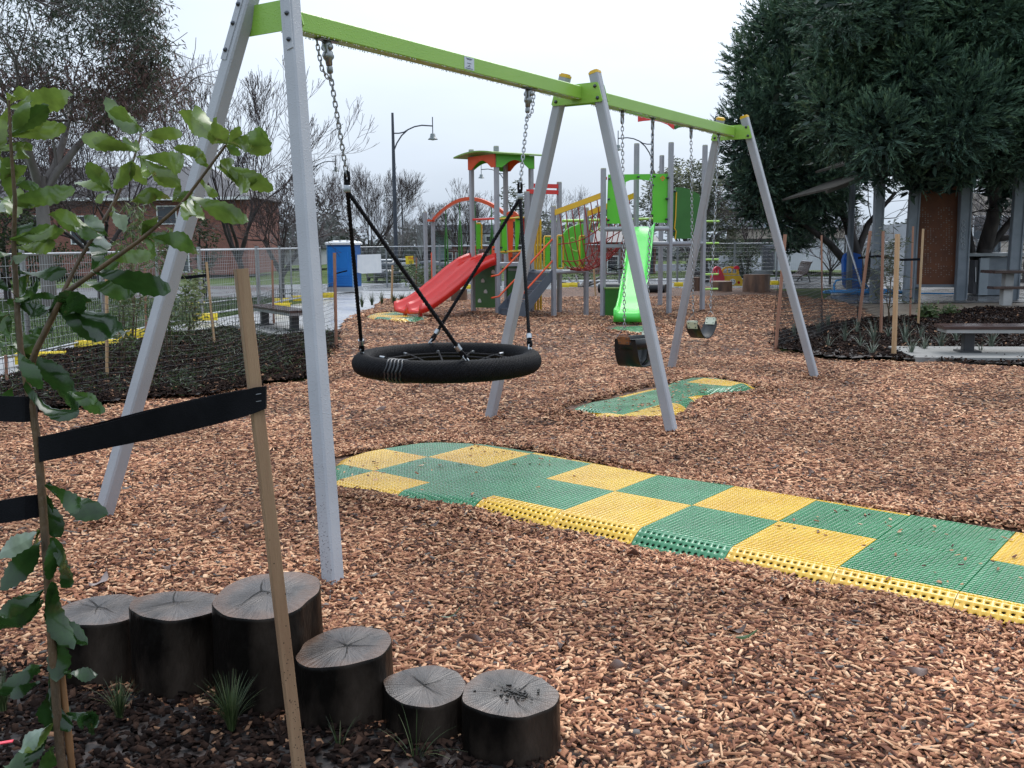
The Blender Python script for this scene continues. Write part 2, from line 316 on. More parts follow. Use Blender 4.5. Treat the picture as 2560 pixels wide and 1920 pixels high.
def build_mat(name, label, o2, out, tiles, z=.05, slope=.34):
    """tiles (u, v, du, dv, colour, cells per tile) rolled down along the outline so the rim dives under the chips"""
    o3 = np.array([o2[0], o2[1], 0.0]); MATS.append((o2, out)); c0 = o3 + MU * np.mean([p[0] for p in out]) * TS + MV * np.mean([p[1] for p in out]) * TS
    t = thing(name, label, 'safety mat', c0, 'rubber tile mats sunk in the bark chips'); g = .003
    for (u, v, du, dv, col, cells) in tiles:
        cs = np.array([(u + du * i / 4, v + dv * j / 4) for i in range(5) for j in range(5)])
        if sdist(cs, out).max() < -.02: continue
        nx, ny = max(2, round(cells * du)), max(2, round(cells * dv)); cell = (TS - g) / cells
        def warp(V, u=u, v=v):
            x, y = V[:, 0] * (du * cells / nx), V[:, 1] * (dv * cells / ny); d = sdist(np.stack([x / TS + u, y / TS + v], 1), out)
            zz = V[:, 2] + z - .10 * np.clip(1 - d / slope, 0, 2.2) ** 1.6
            return o3 + np.outer(x + u * TS, MU) + np.outer(y + v * TS, MV) + np.stack([0 * x, 0 * x, zz], 1)
        V, Q, mi = perforated(nx, ny, cell, .235 if cells > 18 else .285, warp)
        qmesh('mat_tile', V, Q, None, t, mats=[m_ty if col == 'y' else m_tg, m_holeshade], mi=mi)
    return t
MO1 = (.607, 5.674)
OUT1 = [(7.6, -1.34), (3, -1.34), (.14, -1.33), (-.85, -1.45), (-1.5, -1.62), (-1.84, -1.7), (-2.53, -1.89), (-3.1, -1.85), (-3.7, -1.35), (-4.1, -.8), (-4.2, -.3), (-4.17, 0), (-4.1, .33), (-3.99, .74), (-3.73, 1.03), (-3.34, 1.23), (-2.99, 1.37), (-2, 1.38), (-.07, 1.26), (1, 1.34), (7.6, 1.34)]
N_ = 20
NEAR_LEFT = [1, 0, 1, 0]; LOWER = [0, 1, 0, 0, 0, 1, 0, 1, 0, 0, 1, 0, 1]; UPPER = [1, 0, 1, 0, 1, 0, 1, 0, 0, 1, 0, 1, 0]; FAR_RIM = [1, 0, 0, 1, 1, 0, 1, 1, 0, 1, 0, 1, 0]; NEAR_RIM = [1, 1, 0, 1, 1, 1, 1, 0, 1]   # 1 yellow, 0 green
cl = lambda k: 'y' if k else 'g'
T1 = [(-5 + k, -2, 1, 1, cl(c), N_) for k, c in enumerate(NEAR_LEFT)] + [(-5 + k, -1, 1, 1, cl(c), N_) for k, c in enumerate(LOWER)] + [(-5 + k, 0, 1, 1, cl(c), N_) for k, c in enumerate(UPPER)] + [(-5 + k, 1, 1, .5, cl(c), N_) for k, c in enumerate(FAR_RIM)] + [(-1 + k, -1.5, 1, .5, cl(c), 15) for k, c in enumerate(NEAR_RIM)]
build_mat('rubber_mat', 'long green and yellow chequered tile mat lying below the basket swing', MO1, OUT1, T1, .044, .3)
MO2 = (1.24, 8.6)
OUT2 = [(-1.1, -1.26), (-1.29, -.69), (-1.35, -.22), (-1.28, .23), (-1.31, 1.1), (-1.26, 2.2), (-1.4, 2.95), (-1.41, 3.65), (-1.2, 3.95), (-.8, 4.09), (-.17, 3.88), (.32, 3.68), (.42, 3.3), (.37, 2.75), (.1, 2.2), (.3, 1.6), (.37, 1.0), (.63, .28), (.76, -.28), (.7, -.94), (.24, -1.28), (-.29, -1.29), (-.65, -1.1)]
T2 = [(-1.9, -1.5, 1, .5, 'g', 16), (-1.9, -1, 1, 1, 'g', 16), (-1.9, 0, 1, .5, 'g', 16), (-1.9, .5, 1, 1.8, 'y', 16), (-1.9, 2.3, 1, 2, 'g', 16), (-.9, -1.5, .95, .5, 'y', 16), (-.9, -1, .95, 1, 'g', 16), (-.9, 0, .95, 1, 'g', 16), (-.9, 1, .95, 1, 'g', 16), (-.9, 2, .95, .9, 'g', 16), (-.9, 2.9, .95, .75, 'y', 16), (-.9, 3.65, .95, .6, 'g', 16),
      (.05, -1.5, 1, 1.5, 'y', 16), (.05, 0, 1, .5, 'y', 16), (.05, .5, 1, .7, 'g', 16), (.05, 1.2, 1, 1.2, 'y', 16), (.05, 2.4, 1, 1.0, 'g', 16), (.05, 3.4, 1, .7, 'y', 16)]
build_mat('rubber_mat', 'smaller green and yellow tile mat strewn with chips below the toddler swing', MO2, OUT2, T2, .062, .3)
def small_mat(label, px, cols):
    W = [G(*p) for p in px]; o2 = tuple(np.mean(W, 0)[:2]); out = [tuple(lat(o2, w_)) for w_ in W]; us = [p[0] for p in out]; vs_ = [p[1] for p in out]; T = []; k = 0
    for i in range(math.floor(min(us)), math.ceil(max(us))):
        for j in range(math.floor(min(vs_)), math.ceil(max(vs_))): T.append((i, j, 1, 1, cl(cols[(i * 3 + j * 2) % len(cols)]), 8)); k += 1
    build_mat('rubber_mat', label, o2, out, T, .05, .3)
small_mat('faded green and yellow mat at the foot of the red slide', [(908, 793), (930, 787), (985, 784), (1060, 787), (1080, 796), (1040, 803), (985, 804), (930, 800)], [1, 0, 0, 1, 1])
c4 = lambda x, y: (1480 + x / 5.53, 560 + y / 5.53)
small_mat('small mat with yellow rim below the end of the green slide', [c4(*p) for p in ((150, 1485), (230, 1445), (340, 1432), (560, 1425), (870, 1435), (980, 1480), (900, 1525), (600, 1540), (330, 1530), (200, 1515))], [0, 1, 0, 0, 1])

# ------------------------------------------------------------------ loose chips
def chips(name, label, m, pts, L0, W0, tilt, lift, tints, th=.0042):
    n = len(pts); r = np.random.default_rng(len(pts)); ln = L0 * r.uniform(.55, 1.5, n); wd = W0 * r.uniform(.6, 1.5, n); t_ = th * r.uniform(.5, 1.3, n)
    b = np.array([(-.5, -.5, 0), (.5, -.5, 0), (.5, .5, 0), (-.5, .5, 0), (-.5, -.5, 1), (.5, -.5, 1), (.5, .5, 1), (-.5, .5, 1)], float)
    V = np.repeat(b[None], n, 0); j = r.uniform(.55, 1.1, (n, 4, 2)); V[:, :4, :2] *= j; V[:, 4:, :2] *= j * r.uniform(.7, 1, (n, 4, 2))
    V = V * np.stack([ln, wd, t_], 1)[:, None]
    a = r.uniform(0, 2 * PI, n); tx = r.normal(0, tilt, n); ty = r.normal(0, tilt, n)
    ca, sa, cx, sx, cy, sy = np.cos(a), np.sin(a), np.cos(tx), np.sin(tx), np.cos(ty), np.sin(ty)
    x, y, z = V[..., 0], V[..., 1], V[..., 2]
    y, z = y * cx[:, None] - z * sx[:, None], y * sx[:, None] + z * cx[:, None]
    x, z = x * cy[:, None] + z * sy[:, None], -x * sy[:, None] + z * cy[:, None]
    x, y = x * ca[:, None] - y * sa[:, None], x * sa[:, None] + y * ca[:, None]
    base = gz(pts[:, 0], pts[:, 1]) + lift + np.abs(r.normal(0, .006, n))
    V = np.stack([x + pts[:, :1], y + pts[:, 1:2], z + base[:, None]], -1)
    q = np.array([(4, 5, 6, 7), (0, 1, 5, 4), (1, 2, 6, 5), (2, 3, 7, 6), (3, 0, 4, 7)])
    Q = (np.arange(n)[:, None, None] * 8 + q[None]).reshape(-1, 4)
    o = qmesh(name, V.reshape(-1, 3), Q, m, tint=np.repeat(tints(r, n), 5)); tagp(o, label, None, None, 'stuff'); return o
def mat_sd(p):
    r = np.full(len(p), -9.0)
    for o2, out in MATS:
        q = lat(o2, p); lo, hi = np.min(out, 0) - 1, np.max(out, 0) + 1; k = np.all((q > lo) & (q < hi), 1)
        if k.any(): r[k] = np.maximum(r[k], sdist(q[k], out))
    return r
BEDS = [np.array(LBED), np.array(FBED), np.array(RBED)]
PTS = []
for (a, b, dens, sz) in ((2.2, 5, 5800, .92), (5, 8, 3900, 1.0), (8, 13, 1800, 1.25), (13, 27, 480, 1.8)):
    n = int(dens * (.54 * (b * b - a * a) + 2.4 * (b - a))); y = np.sqrt(rng.uniform(a * a, b * b, n)); x = rng.uniform(-1, 1, n) * (.54 * y + 1.2)
    p = np.stack([x, y], 1); ok = inpoly(p, CHIP)
    for B in BEDS:
        jb = p + rng.normal(0, .10, p.shape); ok &= ~inpoly(jb, B)
    PTS.append((p[ok], sz))
tint_c = lambda r, n: np.clip(np.where(r.random(n) < .025, 1.0, np.clip(r.beta(1.25, 1.15, n), 0, .955)), 0, 1)
for p, sz in PTS:
    sd = mat_sd(p); jit = rng.normal(0, .05, len(p)); out_ = sd < .02 + jit; q, sq = p[out_], sd[out_]; fl = rng.random(len(q))
    far = sq < -.55; near = ~far
    a = q[far]; r_ = fl[far]
    chips('wood_chips', 'loose reddish brown wood chips covering the playground', m_chip, a[r_ < .55], .034 * sz, .0098 * sz, .24, .006, tint_c)
    chips('wood_chips', 'broad flat wood chips among the smaller ones', m_chip, a[(r_ >= .55) & (r_ < .72)], .034 * sz, .017 * sz, .16, .008, tint_c, .0035)
    chips('wood_chips', 'long thin splinters among the wood chips', m_chip, a[(r_ >= .72) & (r_ < .80)], .058 * sz, .007 * sz, .12, .012, tint_c, .004)
    chips('wood_chips', 'fine crumbs of bark between the wood chips', m_chip, a[r_ >= .80], .016 * sz, .009 * sz, .3, .004, tint_c)
    if near.any():
        h, sh = q[near], sq[near]; up = h[sh > -.28]
        chips('wood_chips', 'wood chips banked up against the rubber mats', m_chip, np.concatenate([h, h + rng.normal(0, .02, h.shape)]), .034 * sz, .0098 * sz, .3, .014, tint_c)
        if len(up) > 3: up2 = np.concatenate([up, up + rng.normal(0, .012, up.shape)]); up2 = up2[mat_sd(up2) < .03]; chips('wood_chips', 'wood chips heaped against the mat rims', m_chip, up2, .033 * sz, .0098 * sz, .36, .030, tint_c)
    s_ = p[sd > .14]; k2 = np.abs(lat(MO2, s_)).max(1) < 5 if len(s_) else np.zeros(0, bool); on2 = np.zeros(len(s_), bool)
    if len(s_): on2 = sdist(lat(MO2, s_), OUT2) > 0
    s_ = s_[rng.random(len(s_)) < np.where(on2, .045, .008)]
    if len(s_) > 3: chips('wood_chips', 'stray wood chips scattered over the rubber mats', m_chip, s_, .028 * sz, .011 * sz, .15, .054, tint_c)
fp = []
for s_ in (0.0, 3.806, 7.68):      # chips kicked up round the swing feet
    for sg in (-1, 1):
        th_ = .997; c = np.array([-1.539, 4.732]) + np.array([math.cos(th_), math.sin(th_)]) * s_ + np.array([-math.sin(th_), math.cos(th_)]) * sg * .857
        for (r_, k) in ((.16, 170), (.085, 110)): fp.append(c + rng.normal(0, r_ * .6, (k, 2)))
chips('wood_chips', 'wood chips kicked up around the feet of the swing frame', m_chip, np.concatenate(fp), .036, .010, .45, .022, tint_c)
def bed_pts(B, n, keep=None):
    A = np.array(B); lo, hi = A.min(0), A.max(0); p = rng.uniform(lo, hi, (n, 2)); p = p[inpoly(p, A)]; k = np.abs(p[:, 0]) < .54 * p[:, 1] + .5; p = p[k]; return p + rng.normal(0, .07, p.shape)
tint_m = lambda r, n: np.clip(np.where(r.random(n) < .03, r.uniform(.95, 1, n), r.beta(1.6, 2.2, n)), 0, 1)
chips('bark_mulch', 'dark wet leaf litter and bark mulch in front of the logs', m_mulch, bed_pts(FBED, 26000), .03, .017, .4, .026, tint_m)
chips('bark_mulch', 'dark bark mulch in the planting bed by the path', m_mulch, bed_pts(LBED, 90000), .06, .022, .45, .055, tint_m)
chips('bark_mulch', 'dark bark mulch in the planting bed by the shelter', m_mulch, bed_pts(RBED, 60000), .07, .028, .45, .055, tint_m)

# ================================================================== SWING SET
SX0, SY0, STH, S1, S2 = -1.539, 4.732, .997, 3.806, 3.874
SD = np.array([math.cos(STH), math.sin(STH), 0]); SN = np.array([-SD[1], SD[0], 0]); SW, SWT, SHT, BZ, BH = .857, .135, 2.807, 2.72, .101
def sp(s, off, z): return np.array([SX0, SY0, 0]) + SD * s + SN * off + np.array([0, 0, z])
FR = [(0, .594), (S1, .054), (S1 + S2, -.435)]
swing = thing('swing_frame', 'tall swing frame with grey splayed legs and lime green crossbeams', 'swing set', sp(S1, 0, 0))
LEGL = ['front left grey leg standing behind the black strap', 'near grey leg beside the log steps', None, None, None, None]
for i, (s, t) in enumerate(FR):
    for sg in (1, -1):
        zf = -.12; k = zf / SHT
        p0, p1 = sp(s + t * k, sg * (SW + (SWT - SW) * k), zf), sp(s + t, sg * SWT, SHT); b = MB(); b.beam(p0, p1, .079, .079, SN, .009)
        leg = b.build('leg', m_grey, swing); a = (p1 - p0) / np.linalg.norm(p1 - p0)
        c = MB(); c.beam(p1, p1 + a * .018, .083, .083, SN, .012); c.beam(p1 + a * .018, p1 + a * .028, .066, .066, SN, .012); c.build('end_cap', m_cap, leg)
        if i == 0:   # bolted bracket on the outer face
            for j, e in ((0, -.30), (1, 0.0)):
                pass
            q0, q1 = p1 + a * (-.36) - SD * .042, p1 + a * (-.02) - SD * .042
            c = MB(); c.beam(q0 + SN * sg * .018, q1 + SN * sg * .018, .042, .006, SN, .001); br = c.build('bracket', m_grey, leg)
            for e in (.05, .19, .29):
                c = MB(); c.lathe([(0, .014), (.008, .012), (.012, .005), (.012, 0)], q0 + a * e + SN * sg * .018 - SD * .003, 10, -SD); c.build('bolt', m_bolt, br)
for (a0, a1) in ((FR[0][1] + .03, S1 + .054 - .055), (S1 + .054 + .055, S1 + S2 - .435 - .05)):
    b = MB(); b.beam(sp(a0, 0, BZ - BH / 2), sp(a1, 0, BZ - BH / 2), .096, BH, SN, .006); bm = b.build('crossbeam', m_lime, swing)
    # strings of raindrops hanging under the beam
    r = random.Random(5); d = MB()
    for k in range(int((a1 - a0) / .02)):
        for sd in (-.046, .046):
            if r.random() < .7:
                q = sp(a0 + .02 * k + r.uniform(-.006, .006), sd + r.uniform(-.002, .002), BZ - BH); h = r.uniform(.003, .008)
                d.lathe([(.0035, 0), (.004, -h * .5), (.0025, -h), (0, -h - .001)], q, 5)
    tagp(d.build('raindrops', M('rain drops', (.75, .8, .8), None, .05, tr=.6), bm), kind='stuff')
    if a0 < 1:
        q = sp(2.28, -.0485, BZ - .049); c = MB(); c.beam(q - SD * .055, q + SD * .055, .003, .078, SN); pl = c.build('rating_plate', m_plate, bm)
        c = MB()
        for zz, ln in ((.03, .07), (.024, .05), (.0, .05), (-.012, .012), (-.02, .04), (-.032, .085)):
            n = max(2, int(ln / .007))
            for e in range(n): c.beam(q - SN * .0022 + SD * (-ln / 2 + e * .007) + [0, 0, zz], q - SN * .0022 + SD * (-ln / 2 + e * .007 + .0045) + [0, 0, zz], .001, .004, SN)
        c.build('plate_text', m_ink, pl)
# gusset plates at the tops
for i, (s, t) in enumerate(FR):
    for sd in ((1,) if i == 0 else (-1, 1) if i == 1 else (-1,)):
        zt, zb = 2.738, 2.588
        def ho(z): return SWT + (SW - SWT) * (SHT - z) / SHT + .038
        o = sp(s + t * (.94), 0, 0) + SD * sd * .049
        if i == 0: o = sp(s + t * .92, 0, 0) + SD * .046
        ht, hb = ho(zt), ho(zb)
        b = MB(); b.prism([(-hb + .012, zb), (hb - .012, zb), (hb, zb + .012), (ht, zt - .012), (ht - .012, zt), (-ht + .012, zt), (-ht, zt - .012), (-hb, zb + .012)], o, SN, (0, 0, 1), .008)
        gp = b.build('gusset_plate', m_lime, swing)
        for sx in (-1, 1):
            for z in (zt - .03, zb + .03):
                c = MB(); q = o + SN * sx * (ho(z) - .035) + np.array([0, 0, z]) + SD * sd * .004
                c.lathe([(0, .015), (.009, .013), (.014, .006), (.014, 0)], q, 10, SD * sd); c.build('bolt', m_bolt, gp)

def link_pts(c, a, bdir, L, Wd, n=10):
    """stadium outline round c, long axis a, in the plane (a, bdir)"""
    out = []
    for k in range(n):
        t = 2 * PI * k / n; x = math.cos(t); y = math.sin(t); out.append(c + a * (L / 2 - Wd / 2) * (1 if x > 0 else -1) * (1 if abs(x) > .3 else abs(x) / .3) + a * x * Wd / 2 * .9 + bdir * y * Wd / 2)
    return out
def chain_mb(b, pts, pitch, wire, wd, n=10, sides=5):
    """links along a polyline"""
    pts = [np.array(p, float) for p in pts]; d = [0]
    for i in range(1, len(pts)): d.append(d[-1] + np.linalg.norm(pts[i] - pts[i - 1]))
    m = max(2, round(d[-1] / pitch)); pt = d[-1] / m
    def at(x):
        i = 0
        while i < len(d) - 2 and d[i + 1] < x: i += 1
        f = (x - d[i]) / (d[i + 1] - d[i]); return pts[i] + (pts[i + 1] - pts[i]) * f, (pts[i + 1] - pts[i]) / (d[i + 1] - d[i])
    for k in range(m):
        c, a = at((k + .5) * pt); ref = np.array([.62, -.78, 0]); s1 = np.cross(a, ref); s1 /= np.linalg.norm(s1); s2 = np.cross(a, s1)
        bd = (s1 + s2) / 1.414 if k % 2 else (s1 - s2) / 1.414
        b.tube(link_pts(c, a, bd, pt + 2.6 * wire, wd, n), wire, sides, True)

# ---- basket swing
def s_at(px, off=0.0, z=BZ - BH):
    lo, hi = -1.0, 9.0
    for _ in range(60):
        m_ = (lo + hi) / 2; p = sp(m_, off, z) - [0, 0, CH]; c, s = math.cos(PITCH), math.sin(PITCH); X = F * p[0] / (p[1] * c - p[2] * s); Y = -F * (p[1] * s + p[2] * c) / (p[1] * c - p[2] * s)
        q = 1280 + X * math.cos(ROLL) - Y * math.sin(ROLL)
        if q < px: lo = m_
        else: hi = m_
    return lo
def z_at(p, py):
    r0 = ray(1280, py); best = None
    lo, hi = -1.0, 3.5
    for _ in range(50):
        m_ = (lo + hi) / 2; q = np.array([p[0], p[1], m_]) - [0, 0, CH]; c, s = math.cos(PITCH), math.sin(PITCH); d = q[1] * c - q[2] * s
        X, Y = F * q[0] / d, -F * (q[1] * s + q[2] * c) / d; yy = 960 + X * math.sin(ROLL) + Y * math.cos(ROLL)
        if yy > py: lo = m_
        else: hi = m_
    return lo
ha, hb_ = s_at(816), s_at(1322); hm = (ha + hb_) / 2
bc = sp(hm, 0, 0); RZ = z_at(bc, 903); RM, Rm = .556, .066
basket = thing('basket_swing', 'black rope wrapped ring swing hanging by chains under the near green beam', 'basket swing', (bc[0], bc[1], RZ - .14))
nu, nv = 1120, 40; uu, vv = np.meshgrid(2 * PI * np.arange(nu) / nu, 2 * PI * np.arange(nv) / nv, indexing='ij')
rr = Rm + .0075 * np.abs(np.sin(70 * uu - 8.0 * vv)) ** .8 - .003
cx = (RM + rr * np.cos(vv)); V = np.stack([bc[0] + cx * np.cos(uu), bc[1] + cx * np.sin(uu), RZ + rr * np.sin(vv)], -1).reshape(-1, 3)
i, j = np.meshgrid(np.arange(nu), np.arange(nv), indexing='ij'); Q = np.stack([i * nv + j, ((i + 1) % nu) * nv + j, ((i + 1) % nu) * nv + (j + 1) % nv, i * nv + (j + 1) % nv], -1).reshape(-1, 4)
ring = qmesh('ring', V, Q, m_rope, basket, smooth=True)
b = MB(); pts = []        # clear tape wound round the ring
def on_ring(ang, r_, v=0): return np.array([bc[0] + (RM + r_ * math.cos(v)) * math.cos(ang), bc[1] + (RM + r_ * math.cos(v)) * math.sin(ang), RZ + r_ * math.sin(v)])
ta = math.radians(236)
for e in range(5):
    b.tube([on_ring(ta + .045 * e + .02 * math.sin(k), .070, 2 * PI * k / 20) for k in range(20)], .0075 if e % 2 else .006, 6, True)
b.build('tape_wrap', M('clear tape', (.035, .038, .042), (.012, .012, .015), .12, 25), ring)
def rope_pts(p0, p1, n=40, amp=.0): return [p0 + (p1 - p0) * k / n + np.array([amp * math.sin(k * 2.2), amp * math.cos(k * 2.2), 0]) for k in range(n + 1)]
def twisted(b, p0, p1, r, twist=90., n=90):
    """three-strand laid rope"""
    p0, p1 = np.array(p0, float), np.array(p1, float); a = p1 - p0; L_ = np.linalg.norm(a); a /= L_; s1 = np.cross(a, [.3, .9, .2]); s1 /= np.linalg.norm(s1); s2 = np.cross(a, s1)
    for k in range(3): b.tube([p0 + a * L_ * e / n + (s1 * math.cos(twist * L_ * e / n + k * 2 * PI / 3) + s2 * math.sin(twist * L_ * e / n + k * 2 * PI / 3)) * r * .5 for e in range(n + 1)], r * .62, 6)
# net
net = MB(); C0 = np.array([bc[0], bc[1], RZ - .118]); NR = 12; spokes = []
for k in range(NR):
    a0 = 2 * PI * k / NR + .2; p = on_ring(a0, -.055, 0); prev = None; row = []
    for e in range(7):
        f = e / 6; q = p * (1 - f) + C0 * f; q[2] = RZ + .012 - .13 * f ** 1.7; row.append(q)
    spokes.append(row); net.tube(row, .0085, 6)
for lv in (1, 2, 3, 4, 5):
    net.tube([spokes[k][lv] for k in range(NR)], .0085, 6, True)
net.build('net', m_rope, basket)
fm = MB()
for k in range(NR):
    d = spokes[k][1] - spokes[k][0]; d /= np.linalg.norm(d); fm.tube([spokes[k][0] - d * .012, spokes[k][0] + d * .045], .0125, 8)
fm.build('ferrule', m_galv, basket)
for hs_, sgn, yj in ((ha, -1, 440), (hb_, 1, 466)):
    top = sp(hs_, 0, BZ - BH)
    # swivel hanger: flange, clevis, block, eye
    b = MB(); b.beam(top + SD * -.07 + [0, 0, -.004], top + SD * .07 + [0, 0, -.004], .05, .008, SN, .002)
    jd = sp(hm, 0, 0) - sp(hs_, 0, 0); jd /= np.linalg.norm(jd); ax = np.array([jd[0] * .13, jd[1] * .13, -1.0]); ax /= np.linalg.norm(ax)
    c0 = top + np.array([0, 0, -.01])
    b.lathe([(.0, 0), (.026, 0), (.03, .02), (.022, .05), (.028, .055), (.03, .085), (.02, .1), (.018, .125), (0, .127)], c0, 12, ax)
    for e in (.03, .075): b.lathe([(0, .034), (.014, .033), (.018, .026), (.018, -.026), (.014, -.033), (0, -.034)], c0 + ax * e, 12, SN if e < .05 else SD)
    b.lathe([(0, .125), (.014, .125), (.017, .135), (.017, .16), (.012, .168), (0, .17)], c0, 10, ax)
    hg = b.build('swivel_hanger', m_iron, basket)
    hi_ = MB()
    for e in (-.045, .045): hi_.lathe([(0, .112), (.012, .11), (.013, .1), (.013, .0)], top + SD * e, 8)
    hi_.build('bolt', m_bolt, hg)
    # chain down to the rope junction
    jx = sp(hs_ - sgn * .13, 0, 0); jz = z_at(jx, yj); J = np.array([jx[0], jx[1], jz]); c1 = c0 + ax * .17
    b = MB(); chain_mb(b, [c1, J], .0285, .0042, .0215); b.build('chain', m_galv if sgn > 0 else m_iron, basket)
    b = MB(); e0 = top + SD * (-.075 * -sgn) * 1 + [0, 0, -.01]; e0 = top + SD * (.075 * sgn) + [0, 0, -.012]
    e1 = c1 + (J - c1) * .06; mid = (e0 + e1) / 2 + np.array([0, 0, -.045]) + SD * sgn * .02
    chain_mb(b, [e0, e0 * .6 + mid * .4 + [0, 0, -.015], mid, mid * .4 + e1 * .6 + [0, 0, -.012], e1], .026, .0036, .018); b.build('safety_chain', m_galv if sgn > 0 else m_iron, basket)
    b = MB(); b.tube(link_pts(J + [0, 0, -.005], np.array([0, 0, 1.0]), SN, .06, .03, 12), .0085, 6, True); b.tube(rope_pts(J + [0, 0, -.02], J + [0, 0, -.05], 3), .017, 8); b.build('thimble', m_rope, basket)
    b = MB(); b.lathe([(.0, -.052), (.019, -.052), (.0205, -.056), (.0205, -.088), (.019, -.092), (0, -.092)], J, 12); b.build('ferrule', m_galv, basket)
    base_a = math.atan2(SD[1], SD[0]) + (PI if sgn < 0 else 0)
    for da in (-.86, .86):
        q = on_ring(base_a + da, .066, PI / 2); jj = J + np.array([0, 0, -.085]); a = (jj - q) / np.linalg.norm(jj - q)
        b = MB(); twisted(b, jj, q + a * .085, .0125); rp = b.build('rope', m_rope, basket)
        b = MB(); b.tube([q + a * .115, q + a * .08], .019, 10); b.build('ferrule', m_galv, rp)
        b = MB(); b.tube([q + a * .08, q + a * .05], .014, 8); b.tube(link_pts(q + a * .045, a, SN, .05, .03, 12), .008, 6, True); b.build('thimble', m_rope, rp)
        b = MB(); b.tube(link_pts(q + a * .012, a, SD, .055, .03, 12), .0055, 6, True); b.tube(link_pts(q - [0, 0, .004], np.array([0, 0, 1.0]), SN, .03, .024, 10), .005, 6, True); b.build('shackle', m_galv, rp)

# ---- belt swing and toddler swing on the far beam
def belt(b, c, half, drop, wid, th, pw=2.4):
    """U-shaped rubber strip along the beam"""
    n = 22; row = []
    for k in range(n + 1):
        f = -1 + 2 * k / n; a = abs(f) ** pw
        x = f * half; z = -drop * (1 - a); wv = wid / 2 * (1 if abs(f) < .9 else 1 - 1.2 * (abs(f) - .9))
        row.append((c + SD * x + np.array([0, 0, z]), wv))
    vs_ = []
    for q, wv in row: vs_ += [q - SN * wv, q + SN * wv, q + SN * wv - [0, 0, th], q - SN * wv - [0, 0, th]]
    fs = [(i * 4 + k, i * 4 + (k + 1) % 4, i * 4 + 4 + (k + 1) % 4, i * 4 + 4 + k) for i in range(n) for k in range(4)] + [(0, 1, 2, 3), (n * 4 + 3, n * 4 + 2, n * 4 + 1, n * 4)]
    b.add(vs_, fs, True); return row
def swing_seat(name, label, cat, pxa, pxb, pye, infant):
    sa, sb = s_at(pxa), s_at(pxb); c = sp((sa + sb) / 2, 0, 0); ze = z_at(sp(sa, 0, 0), pye)
    t = thing(name, label, cat, (c[0], c[1], ze - .3), 'swing seats on the far green beam')
    sep = .235
    for sgn, s_ in ((-1, sa), (1, sb)):
        top = sp(s_, 0, BZ - BH); e = sp((sa + sb) / 2 + sgn * sep, 0, ze)
        b = MB(); b.beam(top + [0, 0, -.003] - SD * .03, top + [0, 0, -.003] + SD * .03, .04, .006, SN); b.lathe([(0, -.005), (.016, -.005), (.018, -.03), (.014, -.055), (0, -.058)], top, 10); b.tube(link_pts(top + [0, 0, -.075], np.array([0, 0, 1.0]), SD, .07, .04, 10), .008, 5, True); b.build('hanger', m_iron, t)
        b = MB(); chain_mb(b, [top + [0, 0, -.1], e], .034, .0042, .022, 8, 4); b.build('chain', m_galv, t)
        b = MB(); lo = e + SD * sgn * .02 + np.array([0, 0, -.085]); b.tube([e, lo - SN * .062, lo + SN * .062], .0045, 5, True); b.build('triangle_link', m_galv, t)
        q = lo + [0, 0, -.028] + SD * sgn * -.006
        pc = MB(); nrm = np.array([SD[0] * -sgn * .9, SD[1] * -sgn * .9, .42]); nrm /= np.linalg.norm(nrm); up = np.cross(nrm, SN); up = up if up[2] > 0 else -up
        col = m_pal if not (infant and sgn < 0) else m_rust
        for dq in ((.008, -.006) if True else ()): pc.prism([(-.052, -.04), (.052, -.04), (.055, .03), (.045, .04), (-.045, .04), (-.055, .03)], q + nrm * dq * 1.7, SN, up, .004)
        cp = pc.build('clamp_plate', col, t)
        rv = MB()
        for dx, dz in ((-.035, -.022), (.035, -.022), (-.035, .022), (.035, .022)): rv.lathe([(0, .018), (.006, .017), (.006, -.018), (0, -.018)], q + SN * dx + up * dz, 6, nrm)
        rv.build('rivet', m_bolt, cp)
    cc = sp((sa + sb) / 2, 0, ze - .11)
    b = MB()
    if not infant: belt(b, cc, sep + .02, .15, .15, .012)
    else:
        belt(b, cc, sep - .01, .25, .23, .014, 4.5)
        n = 28; vs_ = []
        for k in range(n):      # waist band round the bucket, deeper at front and back
            a = 2 * PI * k / n; q = cc + SD * (sep - .005) * math.cos(a) + SN * .13 * math.sin(a); dp = .085 + .015 * abs(math.sin(a))
            r_ = np.array(SD * math.cos(a) + SN * math.sin(a)) * .012
            vs_ += [q + r_, q - r_, q - r_ - [0, 0, dp], q + r_ - [0, 0, dp]]
        b.add(vs_, [(i * 4 + k, ((i + 1) % n) * 4 + k, ((i + 1) % n) * 4 + (k + 1) % 4, i * 4 + (k + 1) % 4) for i in range(n) for k in range(4)], True)
        for sg in (-1, 1):      # straps from front and back band to the crotch
            b.beam(cc + SN * sg * .135 - [0, 0, .10], cc + SN * sg * .125 - [0, 0, .2], .07, .012, SD); b.beam(cc + SN * sg * .127 - [0, 0, .19], cc + SN * sg * .07 - [0, 0, .255], .07, .012, SD)
    b.build('seat', m_rub, t)
    return t
m_pal = M('pale clamp plate', (.62, .64, .5), (.5, .53, .4), .35, 10); m_rust = M('rusty clamp plate', (.30, .13, .06), (.2, .08, .035), .5, 14)
swing_seat('toddler_swing', 'black bucket seat for toddlers on chains beside the near far-bay leg', 'toddler swing', 1556, 1632, 819, True)
swing_seat('belt_swing', 'flat black belt seat hanging on chains at the end of the far beam', 'swing seat', 1728, 1797, 786, False)
